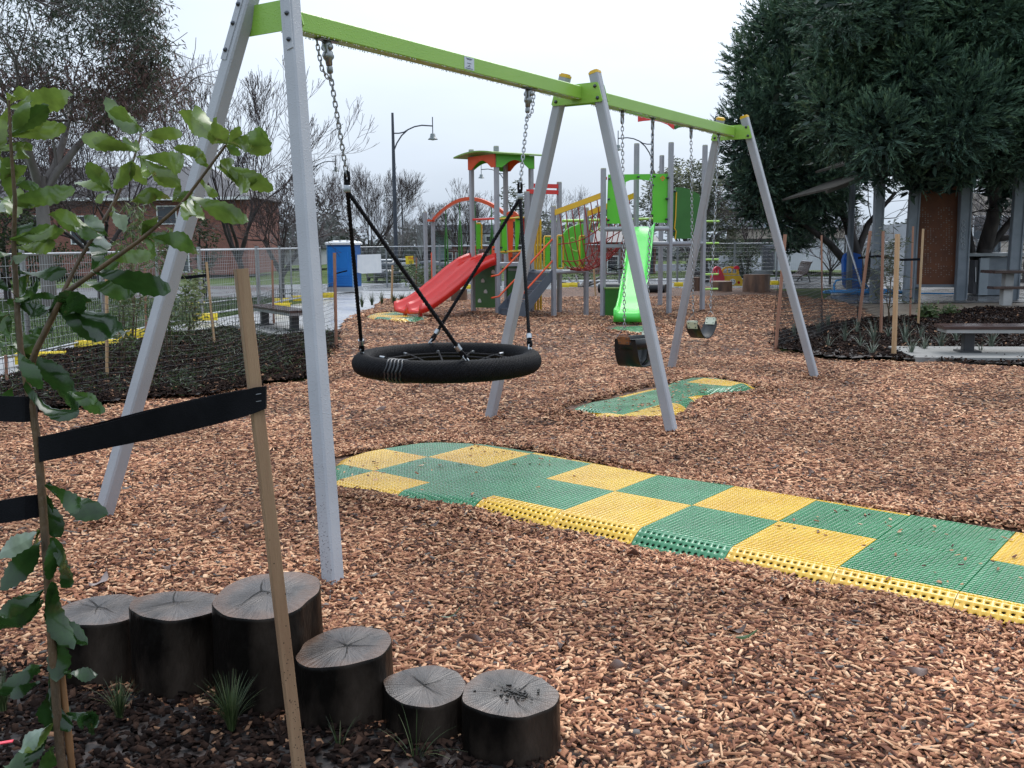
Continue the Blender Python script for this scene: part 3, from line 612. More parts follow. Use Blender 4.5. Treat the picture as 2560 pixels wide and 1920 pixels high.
# ================================================================== LOG STEPS, STAKE, SHRUB (foreground)
def polar_wood(name):
    """sawn end grain: radial checks, faint rings, wet grey middle and tan rim"""
    m = bpy.data.materials.new(name); m.use_nodes = True; t = m.node_tree; b = t.nodes['Principled BSDF']; L = t.links.new; N = t.nodes.new
    tc = N('ShaderNodeTexCoord'); sx = N('ShaderNodeSeparateXYZ'); L(tc.outputs['Object'], sx.inputs[0])
    an = N('ShaderNodeMath'); an.operation = 'ARCTAN2'; L(sx.outputs[1], an.inputs[0]); L(sx.outputs[0], an.inputs[1])
    ln = N('ShaderNodeVectorMath'); ln.operation = 'LENGTH'; cx = N('ShaderNodeCombineXYZ'); L(sx.outputs[0], cx.inputs[0]); L(sx.outputs[1], cx.inputs[1]); L(cx.outputs[0], ln.inputs[0])
    pv = N('ShaderNodeCombineXYZ'); L(an.outputs[0], pv.inputs[0]); L(ln.outputs['Value'], pv.inputs[1])
    mp = N('ShaderNodeMapping'); mp.inputs['Scale'].default_value = (9, 7, 1); L(pv.outputs[0], mp.inputs['Vector'])
    n = N('ShaderNodeTexNoise'); n.inputs['Scale'].default_value = 1.6; n.inputs['Detail'].default_value = 6; L(mp.outputs[0], n.inputs['Vector'])
    r = N('ShaderNodeValToRGB'); e = r.color_ramp.elements; e.new(.5); e.new(.7)
    for k, (p, c) in enumerate(((.28, (.014, .010, .009)), (.42, (.052, .040, .033)), (.58, (.10, .080, .068)), (.8, (.165, .135, .115)))): e[k].position = p; e[k].color = (*c, 1)
    ni = N('ShaderNodeTexNoise'); ni.inputs['Scale'].default_value = 22; ni.inputs['Detail'].default_value = 7; mpi = N('ShaderNodeMapping'); mpi.inputs['Scale'].default_value = (1, .28, 1); mpi.inputs['Rotation'].default_value = (0, 0, .6); L(tc.outputs['Object'], mpi.inputs['Vector']); L(mpi.outputs[0], ni.inputs['Vector'])
    mxn = N('ShaderNodeMixRGB'); mxn.inputs['Fac'].default_value = .5; L(n.outputs['Fac'], mxn.inputs['Color1']); L(ni.outputs['Fac'], mxn.inputs['Color2']); L(mxn.outputs[0], r.inputs['Fac'])
    rim = N('ShaderNodeMapRange'); rim.inputs['From Min'].default_value = .15; rim.inputs['From Max'].default_value = .24; rim.inputs['To Max'].default_value = .75; nr = N('ShaderNodeTexNoise'); nr.inputs['Scale'].default_value = 14; L(tc.outputs['Object'], nr.inputs['Vector']); mrn = N('ShaderNodeMath'); mrn.operation = 'MULTIPLY_ADD'; L(nr.outputs['Fac'], mrn.inputs[0]); mrn.inputs[1].default_value = .09; L(ln.outputs['Value'], mrn.inputs[2])
    L(mrn.outputs[0], rim.inputs['Value'])
    mx = N('ShaderNodeMixRGB'); mx.blend_type = 'MIX'; L(rim.outputs[0], mx.inputs['Fac']); mx.inputs['Color2'].default_value = (.20, .10, .055, 1); L(r.outputs['Color'], mx.inputs['Color1'])
    n3 = N('ShaderNodeTexNoise'); n3.inputs['Scale'].default_value = 9; n3.inputs['Detail'].default_value = 4; L(tc.outputs['Object'], n3.inputs['Vector'])
    mr3 = N('ShaderNodeMapRange'); mr3.inputs['From Min'].default_value = .35; mr3.inputs['From Max'].default_value = .7; mr3.inputs['To Min'].default_value = .55; mr3.inputs['To Max'].default_value = 1.15; L(n3.outputs['Fac'], mr3.inputs['Value'])
    hv = N('ShaderNodeHueSaturation'); L(mx.outputs[0], hv.inputs['Color']); L(mr3.outputs[0], hv.inputs['Value'])
    L(hv.outputs['Color'], b.inputs['Base Color']); b.inputs['Roughness'].default_value = .24
    bp = N('ShaderNodeBump'); bp.inputs['Strength'].default_value = .5; bp.inputs['Distance'].default_value = .006; L(n.outputs['Fac'], bp.inputs['Height']); wv = N('ShaderNodeTexWave'); wv.inputs['Scale'].default_value = 60; wv.inputs['Distortion'].default_value = 9; wv.inputs['Detail'].default_value = 3; L(tc.outputs['Object'], wv.inputs['Vector'])
    b2 = N('ShaderNodeBump'); b2.inputs['Strength'].default_value = .10; b2.inputs['Distance'].default_value = .004; L(wv.outputs['Fac'], b2.inputs['Height']); L(bp.outputs[0], b2.inputs['Normal']); L(b2.outputs[0], b.inputs['Normal'])
    return m
m_cut = polar_wood('sawn log end'); m_check = M('drying check', (.006, .005, .004), None, .9)
m_bark = M('wet stripped log side', (.0045, .0038, .0034), (.060, .045, .035), .3, 4.5, stretch=(1, 1, .4), bump=1.0, bscale=14, lo=.46, hi=.74, r2=.55, detail=7, spec=.1)
m_bark2 = M('brown log side', (.06, .03, .02), (.16, .085, .05), .5, 6, stretch=(1, 1, .3), bump=.5, bscale=20)
def log(name, label, cat, cx, cy_top, hw, base_y, seed, group, mats=None, tilt=.05, cracks=True):
    fr = G(cx, base_y); y0 = fr[1]; r0 = hw * y0 / F * 1.04; c = G(cx, base_y); c = np.array([P(cx, cy_top, y0 + r0)[0], y0 + r0, 0]); zt = P(cx, cy_top, y0 + r0)[2]
    t = thing(name, label, cat, c, group); rs = np.random.default_rng(seed); n = 72; ph = rs.uniform(0, 6.28, 5); am = np.array([.04, .035, .02, .012, .008])
    a = 2 * PI * np.arange(n) / n
    def rad(ang, z): return r0 * (1 + sum(am[k] * np.sin((k + 2) * ang + ph[k] + .3 * z * k) for k in range(5)) + .012 * np.sin(9 * ang + 5 * z))
    tx, ty = rs.normal(0, tilt, 2)
    zs = np.concatenate([[-.12], np.linspace(0, zt - .012, 12), [zt - .004, zt]]); V = []; 
    for k, z in enumerate(zs):
        r_ = rad(a, z) * (1 if k < len(zs) - 1 else .985) * (1 + .03 * (1 - max(z, 0) / zt)); top = (z > zt - .03)
        zz = z + (max(z, 0) / zt) * (tx * np.cos(a) + ty * np.sin(a)) * r0; V.append(np.stack([c[0] + r_ * np.cos(a), c[1] + r_ * np.sin(a), zz], 1))
    V = np.concatenate(V); i, j = np.meshgrid(np.arange(len(zs) - 1), np.arange(n), indexing='ij')
    Q = np.stack([i * n + j, i * n + (j + 1) % n, (i + 1) * n + (j + 1) % n, (i + 1) * n + j], -1).reshape(-1, 4)
    qmesh('log_side', V, Q, (mats or (m_bark,))[0], t, smooth=True)
    # cut face: rings of quads, slightly dished
    V = []; ks = (1.0, .85, .6, .35, .12, .02)
    for k in ks:
        r_ = rad(a, zt) * .985 * k; V.append(np.stack([c[0] + r_ * np.cos(a), c[1] + r_ * np.sin(a), zt + .001 + k * (tx * np.cos(a) + ty * np.sin(a)) * r0 + .002 * (1 - k)], 1))
    V = np.concatenate(V); i, j = np.meshgrid(np.arange(len(ks) - 1), np.arange(n), indexing='ij')
    Q = np.stack([i * n + j, i * n + (j + 1) % n, (i + 1) * n + (j + 1) % n, (i + 1) * n + j], -1).reshape(-1, 4); f = qmesh('cut_face', V, Q, (mats or (0, m_cut))[1], t)
    if cracks:
        b = MB(); off = rs.uniform(-.15, .15, 2) * r0; na = rs.integers(3, 6); a0 = rs.uniform(0, 6.28)
        for k in range(na):
            an = a0 + 2 * PI * k / na + rs.normal(0, .25); ln = r0 * rs.uniform(.45, .92); p = np.array([c[0] + off[0], c[1] + off[1]]); pts = [p]; m_ = 7
            for e in range(m_): an += rs.normal(0, .13); p = p + np.array([math.cos(an), math.sin(an)]) * ln / m_; pts.append(p)
            vs_ = []; w0 = rs.uniform(.0012, .003)
            for e, p in enumerate(pts):
                w_ = w0 * (1 - e / m_) + .0004; nn = np.array([-math.sin(an), math.cos(an)]); rel = (p - c[:2]); z = zt + .0045 + (tx * rel[0] + ty * rel[1])
                vs_ += [(*(p + nn * w_), z), (*(p - nn * w_), z)]
            b.add(vs_, [(2 * e, 2 * e + 1, 2 * e + 3, 2 * e + 2) for e in range(m_)])
        b.build('drying_check', m_check, f)
    return t, c, zt, r0
lg = 'log steps edging the soil bed'
LOGS = [('short weathered log at the far left end of the log steps', 251, 1525, 108, 1702, 11), ('grey topped log with a star shaped split, second from the left', 444, 1512, 118, 1749, 12),
        ('tallest and widest log step, behind the leaning wooden stake', 669, 1486, 141, 1792, 13), ('log step with a tan rim standing just right of the leaning stake', 861, 1616, 130, 1858, 14),
        ('lowest and smallest log step, tucked between two wider logs', 1064, 1714, 113, 1896, 15), ('log step with crumbs of black soil on top at the right end', 1274, 1732, 131, 1950, 16)]
LC = [log('log_step', l, 'log', a, b_, h, d, s, lg) for l, a, b_, h, d, s in LOGS]
_, c6, z6, r6 = LC[5]
b = MB(); rs = random.Random(3)
for k in range(70):
    a = rs.uniform(0, 6.28); q = abs(rs.gauss(0, .028)); x, y = c6[0] + .015 + q * 1.3 * math.cos(a), c6[1] - .01 + q * math.sin(a); s_ = rs.uniform(.0015, .006)
    b.box((x, y, z6 + .004 + s_ * .3), (s_ * 1.6, s_, s_ * .8), np.array(Matrix.Rotation(rs.uniform(0, 3), 3, 'Z')))
tagp(b.build('soil_crumbs', M('wet soil', (.008, .007, .006), (.02, .017, .015), .6, 60)), 'crumbs of black soil on the cut top of the last log', None, None, 'stuff')

# leaning hardwood stake and black webbing straps
m_stake = M('weathered stake', (.24, .135, .075), (.32, .20, .115), .55, 3, stretch=(14, 14, .8), bump=.25, bscale=45)
st0, st1 = P(752, 1960, 2.5), P(602, 672, 2.5); sdv = np.array([.86, .5, 0])
t = thing('wooden_stake', 'square hardwood stake leaning in the foreground, tied with a black strap', 'stake', st0)
b = MB(); b.beam(st0 - (st1 - st0) * .08, st1, .031, .031, sdv, .0015); b.build('shaft', m_stake, t)
b = MB(); rs = random.Random(8); a = (st1 - st0); sx = sdv; sy = np.cross(a / np.linalg.norm(a), sx)
for k in range(110):
    f = abs(rs.gauss(0, .17)); 
    if f > .6: continue
    u = rs.uniform(-.014, .014); q = st0 + a * (f + .02); r_ = rs.uniform(.0006, .0019)
    nrm = -sy if sy[1] > 0 else sy; nrm2 = sx * (-1 if sx[1] > 0 else 1)
    nn, tt = (nrm, sx) if rs.random() < .6 else (nrm2, sy)
    b.lathe([(r_, 0), (0, .0004)], q + tt * u + nn * .0158, 6, nn)
tagp(b.build('mud_splash', M('mud fleck', (.025, .015, .01), None, .8), t), kind='stuff')
def ribbon(top, bot, th=.0025):
    """band given by two edge polylines in the world"""
    n = len(top); vs_ = []
    for p, q in zip(top, bot):
        vs_ += [p, q, q + np.array([0, th, 0]), p + np.array([0, th, 0])]
    b = MB(); b.add(vs_, [(i * 4 + k, i * 4 + (k + 1) % 4, i * 4 + 4 + (k + 1) % 4, i * 4 + 4 + k) for i in range(n - 1) for k in range(4)] + [(3, 2, 1, 0), (4 * n - 4, 4 * n - 3, 4 * n - 2, 4 * n - 1)], False); return b
def lerp_px(pts, n=26):
    pts = np.array(pts, float); d = np.linspace(0, len(pts) - 1, n); return np.stack([np.interp(d, np.arange(len(pts)), pts[:, k]) for k in range(3)], 1)
def strap(pt_top, pt_bot): return ribbon([P(*p) for p in lerp_px(pt_top)], [P(*p) for p in lerp_px(pt_bot)])
sp_t = thing('webbing_strap', 'black webbing strap stretched from the shrub stem to the leaning stake', 'strap', P(380, 1060, 2.46))
strap([(95, 1092, 2.40), (250, 1062, 2.41), (400, 1020, 2.42), (520, 992, 2.455), (610, 975, 2.462), (640, 968, 2.466), (664, 966, 2.475)], [(98, 1156, 2.40), (250, 1124, 2.415), (400, 1094, 2.44), (520, 1066, 2.46), (610, 1042, 2.466), (640, 1032, 2.47), (664, 1022, 2.475)]).build('front_band', m_web, sp_t)
strap([(664, 966, 2.475), (667, 967, 2.50), (660, 968, 2.525), (600, 975, 2.535), (500, 994, 2.53), (380, 1022, 2.50), (240, 1058, 2.47), (95, 1094, 2.45)], [(664, 1022, 2.475), (667, 1022, 2.50), (660, 1020, 2.525), (600, 1022, 2.535), (500, 1040, 2.53), (380, 1072, 2.50), (240, 1112, 2.48), (95, 1156, 2.46)]).build('back_band', m_web, sp_t)
b = MB()
for yy in (985, 1003): b.tube([P(640, yy + 1, 2.462), P(653, yy - 1, 2.468)], .0007, 5)
b.build('staple', m_galv, sp_t)
sp2 = thing('webbing_strap', 'black webbing strap leaving the frame to the left, level with the upper tie', 'strap', P(0, 1040, 2.46))
strap([(-120, 960, 2.4), (0, 990, 2.4), (60, 992, 2.4), (84, 990, 2.42), (92, 988, 2.46)], [(-120, 1030, 2.4), (0, 1054, 2.4), (60, 1056, 2.4), (88, 1052, 2.42), (94, 1046, 2.46)]).build('front_band', m_web, sp2)
sp3 = thing('webbing_strap', 'lower black webbing strap going left from the shrub stem', 'strap', P(20, 1280, 2.46))
strap([(-130, 1262, 2.4), (-20, 1256, 2.4), (60, 1240, 2.4), (104, 1236, 2.43)], [(-130, 1330, 2.4), (-20, 1312, 2.4), (60, 1300, 2.4), (106, 1290, 2.43)]).build('front_band', m_web, sp3)

# shrub with serrated leaves
SY = 2.42
m_leaf = MT('shrub leaf', [(0, (.010, .030, .008)), (.35, (.028, .07, .014)), (.65, (.065, .125, .026)), (.9, (.15, .215, .04)), (.94, (.30, .27, .06)), (.95, (.2, .27, .19)), (1, (.27, .34, .26))], .16, .6, .3, 26, thin=True)
m_stem = M('shrub stem', (.12, .07, .035), (.075, .05, .03), .5, 9, stretch=(3, 3, 1), bump=.3, bscale=60)
shrub = thing('leafy_shrub', 'young shrub with toothed glossy green leaves tied up in the left foreground', 'shrub', P(150, 1935, SY))
stems = [([(170, 1990, SY), (150, 1880, SY), (132, 1640, SY), (118, 1420, SY), (106, 1250, SY), (92, 1090, SY), (72, 980, SY), (52, 880, SY)], .0125, .009),
         ([(52, 880, SY), (42, 760, SY), (34, 600, 2.40), (38, 500, 2.38), (28, 380, 2.36), (22, 250, 2.34)], .008, .003),
         ([(66, 960, SY), (88, 880, 2.40), (160, 735, 2.38), (244, 675, 2.36), (354, 598, 2.33), (456, 508, 2.3), (565, 362, 2.27)], .009, .0028),
         ([(110, 830, 2.40), (195, 655, 2.44), (285, 508, 2.47), (334, 399, 2.5), (354, 334, 2.52)], .006, .0022)]
b = MB()
for pts, ra, rb in stems:
    W = [P(*p) for p in lerp_px(pts, 30)]; b.tube(W, list(np.linspace(ra, rb, 30)), 8)
b.build('stem', m_stem, shrub)
LV, LQ, LT_ = [], [], []
def leaf(p0, p1, wd, tint, curl, roll, rs, fold=.25, teeth=True):
    ax = p1 - p0; L_ = np.linalg.norm(ax); ax /= L_; vw = (p0 + p1) / 2 - np.array([0, 0, CH]); vw /= np.linalg.norm(vw)
    sd = np.cross(ax, vw); sd /= np.linalg.norm(sd) + 1e-9; nr = np.cross(sd, ax)
    c_, s_ = math.cos(roll), math.sin(roll); sd, nr = sd * c_ + nr * s_, nr * c_ - sd * s_
    n = 16; base = sum(len(v) for v in LV); V = []
    wph = rs.uniform(0, 6)
    for k in range(n + 1):
        f = k / n; shape = math.sin(PI * f ** 1.25) ** .8 * (.45 + .6 * f) if 0 < f < 1 else 0.0
        if f > .9: shape = max(shape, .42 * (1 - (f - .9) / .1) ** .5 * 1.2)
        w_ = wd * .62 * shape + .0012; tooth = (1 + (.09 if k % 2 else -.09)) if teeth else 1
        mid = p0 + ax * L_ * f + nr * (curl * math.sin(PI * f) * L_ + -curl * .8 * f * f * L_); wav = .22 * wd * math.sin(7 * f + wph)
        V += [mid + sd * w_ * tooth + nr * (w_ * fold + wav), mid, mid - sd * w_ * tooth + nr * (w_ * fold - wav)]
    LV.append(np.array(V)); q = []
    for k in range(n): q += [(base + 3 * k, base + 3 * k + 1, base + 3 * k + 4, base + 3 * k + 3), (base + 3 * k + 1, base + 3 * k + 2, base + 3 * k + 5, base + 3 * k + 4)]
    LQ.append(np.array(q)); LT_.append(np.clip(tint + np.array([.0, .04] * n), 0, 1))
c1 = lambda a: [tuple(v / 2.458 for v in q) for q in a]
LA = [(870, 810, 660, 630), (870, 830, 1120, 820), (845, 915, 495, 845), (840, 940, 760, 840), (820, 980, 700, 1150), (850, 960, 1150, 1030), (860, 970, 1110, 1140), (700, 1190, 530, 1000), (690, 1180, 455, 1110), (800, 1240, 1050, 1200), (1370, 870, 1110, 700), (1390, 880, 1330, 760), (1400, 870, 1480, 790), (1400, 880, 1690, 830), (1400, 880, 1670, 920), (1270, 990, 1080, 900), (1290, 1040, 1180, 900), (1340, 1020, 1530, 1190), (1350, 1010, 1680, 1170), (1130, 1220, 1240, 1340), (1160, 1200, 1520, 1360), (1060, 1240, 1190, 1190), (50, 650, 180, 540), (50, 660, 430, 590), (50, 840, 300, 650), (60, 840, 410, 780), (0, 920, 205, 900), (20, 1100, 165, 1020), (70, 1120, 240, 1150), (0, 1220, 300, 1195), (60, 1230, 470, 1170), (660, 1440, 510, 1330), (600, 1440, 300, 1320), (690, 1300, 760, 1400), (870, 1460, 960, 1330), (880, 1440, 1080, 1480), (900, 1460, 1245, 1540), (640, 1580, 960, 1565), (60, 1470, 405, 1420), (60, 1500, 220, 1440), (80, 1520, 350, 1500), (50, 980, 165, 900), (45, 1040, -80, 960), (60, 1320, -60, 1250), (1385, 885, 1470, 955), (1230, 1100, 1330, 1210)]
LB = [(560, 430, 1050, 560), (500, 500, 840, 580), (100, 440, 410, 440), (350, 600, 180, 600), (90, 620, 170, 470), (100, 640, 300, 690), (330, 640, 620, 860), (400, 600, 750, 840), (180, 810, 340, 790), (60, 870, 0, 690), (40, 640, 140, 630), (110, 930, 250, 1150), (120, 930, 500, 1290), (150, 1130, 470, 1350), (420, 1180, 640, 1300), (80, 1130, 0, 1330), (60, 700, -60, 800), (60, 560, -40, 480), (60, 400, 160, 330), (60, 250, 200, 130), (70, 330, -40, 300), (60, 900, 250, 830), (300, 680, 460, 590)]
LC7 = [(230, 20, 350, 330), (270, 20, 600, 210), (230, 290, 0, 430), (240, 350, 10, 620), (300, 330, 410, 620), (250, 630, 0, 870), (310, 590, 385, 960), (280, 800, 350, 1140), (370, 1110, 560, 1120), (290, 1090, 320, 1450), (240, 1070, 0, 1240), (390, 1340, 570, 1430), (300, 1400, 100, 1560), (290, 1540, 40, 1650), (230, 700, 160, 780), (230, 1160, 60, 1250), (270, 1480, 150, 1640)]
rs = np.random.default_rng(21)
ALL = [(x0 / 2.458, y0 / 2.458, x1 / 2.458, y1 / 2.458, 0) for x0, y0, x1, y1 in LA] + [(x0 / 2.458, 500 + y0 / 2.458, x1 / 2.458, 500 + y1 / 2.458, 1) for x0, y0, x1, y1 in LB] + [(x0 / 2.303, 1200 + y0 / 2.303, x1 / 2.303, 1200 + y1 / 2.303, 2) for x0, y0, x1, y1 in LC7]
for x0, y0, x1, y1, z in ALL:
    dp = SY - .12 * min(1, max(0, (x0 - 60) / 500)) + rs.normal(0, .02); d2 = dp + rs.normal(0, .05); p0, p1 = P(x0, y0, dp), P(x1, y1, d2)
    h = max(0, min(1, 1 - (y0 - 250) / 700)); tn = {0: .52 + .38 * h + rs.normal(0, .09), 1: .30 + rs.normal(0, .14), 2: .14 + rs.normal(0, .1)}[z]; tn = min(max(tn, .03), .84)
    if rs.random() < (.10 if z else .05): tn = .97
    if rs.random() < (.75 if z < 2 else .85):      # a second, smaller leaf at the same node
        dv = (p1 - p0); L2 = np.linalg.norm(dv); dv = dv / L2 + rs.normal(0, .55, 3); dv /= np.linalg.norm(dv); leaf(p0, p0 + dv * L2 * rs.uniform(.55, .95), L2 * .24, min(tn + .06, .85), rs.uniform(-.1, .2), rs.uniform(-1, 1), rs, rs.uniform(.1, .5))
    leaf(p0, p1, np.linalg.norm(p1 - p0) * (.255 if z < 2 else .30) + .007, tn, rs.uniform(-.10, .22), rs.uniform(-.75, .75), rs, rs.uniform(.05, .5))
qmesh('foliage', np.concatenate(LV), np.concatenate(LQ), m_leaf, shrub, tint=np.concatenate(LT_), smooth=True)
t = thing('bamboo_cane', 'jointed brown cane standing against the shrub stem', 'cane', P(190, 1930, 2.44))
b = MB(); cp = [P(*p) for p in lerp_px([(188, 1990, 2.44), (178, 1900, 2.44), (160, 1740, 2.44), (141, 1560, 2.45), (126, 1440, 2.45), (118, 1330, 2.46), (100, 1150, 2.47)], 40)]
b.tube(cp, [.0088 + (.0016 if k in (8, 9, 18, 27, 35) else 0) for k in range(40)], 9); b.build('shaft', m_cane, t)

# grass tufts in the soil bed
m_blade = MT('grass blade', [(0, (.012, .025, .008)), (.5, (.04, .07, .02)), (.85, (.12, .14, .06)), (1, (.3, .27, .15))], .5, .4)
def tuft(name, label, cat, c, n, h, seed, wd=.0016, spread=.6, group=None, m=m_blade, stiff=.6, lift=.02):
    rs = np.random.default_rng(seed); V, Q, T = [], [], []; k = 6
    for i in range(n):
        a = rs.uniform(0, 2 * PI); ln = h * rs.uniform(.5, 1.25); out = rs.uniform(.1, 1) * spread; bd = np.array([math.cos(a), math.sin(a)]); sd = np.array([-bd[1], bd[0], 0]); p0 = np.array([c[0], c[1], lift]) + np.array([*(bd * rs.uniform(0, .25) * h * .3), 0]); b0 = len(V) * 2 * (k + 1) if False else sum(1 for _ in ()) ; rows = []
        for e in range(k + 1):
            f = e / k; x = out * ln * f ** 1.5; z = ln * (f - out * stiff * f * f); w_ = wd * (1 - f) + .0002; q = p0 + np.array([bd[0] * x, bd[1] * x, max(z, .0)]); rows += [q + sd * w_, q - sd * w_]
        V.append(rows); T += [rs.beta(1.5, 2)] * k
    V = np.array(V).reshape(-1, 3); e = np.arange(k); q = np.stack([2 * e, 2 * e + 1, 2 * e + 3, 2 * e + 2], 1); Q = (np.arange(n)[:, None, None] * 2 * (k + 1) + q[None]).reshape(-1, 4)
    return tagp(qmesh(name, V, Q, m, tint=T), label, cat, group)
gt = 'grass tufts in front of the logs'
tuft('grass_tuft', 'dense dark green grass tuft in front of the tallest log', 'grass tuft', G(580, 1840), 170, .17, 1, group=gt)
tuft('grass_tuft', 'thin grass tuft in front of the two leftmost logs', 'grass tuft', G(300, 1815), 110, .13, 2, group=gt)
tuft('grass_tuft', 'grass tuft at the left frame edge beside the shrub stem', 'grass tuft', G(10, 1790), 80, .15, 3, group=gt)
tuft('grass_tuft', 'few long straw coloured blades in front of the lowest log', 'grass tuft', G(1040, 1935), 16, .2, 4, spread=.95, group=gt)
tuft('grass_tuft', 'sparse bent blades between the leaning stake and the tan rimmed log', 'grass tuft', G(850, 1905), 18, .13, 5, group=gt)
# dead leaves on the chips
m_dead = MT('dead leaf', [(0, (.05, .025, .018)), (.5, (.13, .07, .05)), (1, (.25, .19, .17))], .4, .5, thin=False)
def flat_leaf(px, py, L_, ang, tint, label, name='fallen_leaf', cat='leaf', m=None, w=.4, grp='fallen leaves on the wood chips'):
    global LV, LQ, LT_
    LV, LQ, LT_ = [], [], []; c = G(px, py); d = np.array([math.cos(ang), math.sin(ang), 0]); z = .035 + gz(c[0], c[1]); p0 = np.array([c[0], c[1], z]) - d * L_ / 2; r2 = np.random.default_rng(int(px))
    leaf(p0, p0 + d * L_ + [0, 0, .012], L_ * w, tint, .15, r2.uniform(-.6, .6) + .9, r2, .5, False)
    tagp(qmesh(name, np.concatenate(LV), np.concatenate(LQ), m or m_dead, tint=np.concatenate(LT_), smooth=True), label, cat, grp)
for k, (px, py, L_) in enumerate([(1079, 1323, .09), (1185, 1447, .07), (1174, 1630, .1), (1405, 1637, .09), (551, 1295, .1), (567, 1339, .08), (624, 1349, .08), (421, 1437, .11), (247, 1463, .1), (1585, 1387, .08), (2075, 1091, .08), (1837, 1590, .09), (2023, 1184, .08), (1545, 1690, .08), (1960, 1500, .07), (950, 1035, .12), (1000, 1545, .06), (1720, 1740, .08), (2290, 1690, .09)]):
    flat_leaf(px, py, L_, k * 1.7, (k * .37) % 1, 'curled dead leaf lying flat on the wood chips')
flat_leaf(1863, 1608, .1, .2, .6, 'fresh green blade lying on the chips at lower right', 'green_leaf', 'leaf', m_leaf, .14, None)
flat_leaf(1127, 1546, .09, .5, .3, 'dark green blade lying on the chips behind the low logs', 'green_leaf', 'leaf', m_leaf, .14, None)
b = MB(); q = G(10, 1860, .05); b.beam(q + [-.03, 0, 0], q + [.022, .01, .004], .014, .003, (0, 1, 0)); tagp(b.build('plant_tag', M('pink tag', (.75, .06, .09), None, .4)), 'small pink plastic plant tag on the dark soil', 'plant tag')

legn = [o for o in swing.children if o.name.startswith('leg')][1]
b = MB(); rs = random.Random(18); q0, q1 = sp(0, -SW, 0), sp(FR[0][1], -SWT, SHT); a = (q1 - q0) / np.linalg.norm(q1 - q0); nf = np.cross(a, SN); nf = -nf if nf @ SD > 0 else nf; nf /= np.linalg.norm(nf)
for k in range(130):
    f = abs(rs.gauss(0, .22)) + .02; r_ = rs.uniform(.0007, .0022); u = rs.uniform(-.034, .034); b.lathe([(r_, 0), (0, .0005)], q0 + a * f + SN * u + nf * .0405, 6, nf)
tagp(b.build('mud_splash', bpy.data.materials['mud fleck'], legn), kind='stuff')
# ================================================================== PLAY STRUCTURE
m_red = M('red plastic', (.62, .018, .012), (.68, .03, .02), .25, 2, coat=.3); m_org = M('orange panel', (.68, .075, .012), (.72, .09, .02), .35, 3)
m_grn = M('bright green panel', (.10, .47, .022), (.12, .52, .03), .35, 2); m_dgr = M('dark green panel', (.022, .125, .012), (.03, .15, .018), .4, 3)
m_sgr = M('light green slide plastic', (.075, .60, .065), (.10, .66, .09), .3, 2, coat=.1); m_yel = M('yellow steel', (.70, .40, .02), (.74, .45, .03), .35, 3)
m_olive = M('lime roof sheet', (.15, .27, .05), (.19, .31, .07), .5, 3); m_stair = M('grey stair steel', (.085, .10, .125), (.11, .125, .15), .4, 4); m_rred = M('red rope', (.36, .03, .03), (.26, .04, .03), .6, 20)
m_knob = M('pale knob', (.7, .7, .68), None, .4); m_deck = M('deck steel', (.38, .39, .42), (.3, .31, .34), .4, 5); m_pgr = M('pale green tube', (.36, .62, .12), None, .4)
e1, e2, UZ = np.array([-.60, .80, 0]), np.array([.80, .60, 0]), np.array([0, 0, 1.0])
A2 = G(1245, 786); A1 = A2 + e1 * .92; A4 = A2 + e2 * .92; A3 = A1 + e2 * .92
play = thing('play_structure', 'multi tower climbing frame with red double slide, rope bridge and green slide', 'play structure', G(1390, 785))
def H(p, py): return z_at(p, py)
def post(p, py, w_=.088, cap=m_grey2):
    b = MB(); zt = H(p, py); q = np.array([p[0], p[1], 0]); b.beam(q - UZ * .1, q + UZ * zt, w_, w_, e2, .008); o = b.build('post', m_grey2, play)
    c = MB(); c.beam(q + UZ * zt, q + UZ * (zt + .02), w_ * .96, w_ * .96, e2, .01); c.build('post_cap', m_pcap, o); return zt
m_pcap = M('pale post cap', (.5, .5, .38), (.42, .42, .33), .5)
def plane(A, B):
    A, B = np.array(A, float), np.array(B, float); u = B - A; u[2] = 0; u /= np.linalg.norm(u); n = np.array([u[1], -u[0], 0]); o0 = np.array([0, 0, CH])
    def pt(px, py): r = ray(px, py); return o0 + r * (((A - o0) @ n) / (r @ n))
    return A, u, n, pt
def panel(b, pl, pxs, th=.02, off=0.0):
    A, u, n, pt = pl; W = [pt(*p) for p in pxs]; b.prism([((w_ - A) @ u, w_[2]) for w_ in W], np.array([A[0], A[1], 0]) - n * off, u, UZ, th)
def pn(name, m, pl, pxs, th=.02, off=0.0, par=None):
    b = MB(); panel(b, pl, pxs, th, off); return b.build(name, m, par or play)
def bar(name, m, pts, r, par=None, n=8):
    b = MB(); b.tube(pts, r, n); return b.build(name, m, par or play)
def dots(par, pl, pxs, r=.022, m=None):
    A, u, n, pt = pl; s_ = -1 if (n @ (A - np.array([0, 0, CH]))) > 0 else 1
    for p in pxs:
        b = MB(); b.lathe([(0, -.02), (r, -.02), (r, .022), (r * .6, .03), (0, .03)], pt(*p), 8, n * s_); b.build('bolt', m or m_bolt, par)
zA = post(A2, 360); post(A1, 369); post(A4, 393); post(A3, 393)
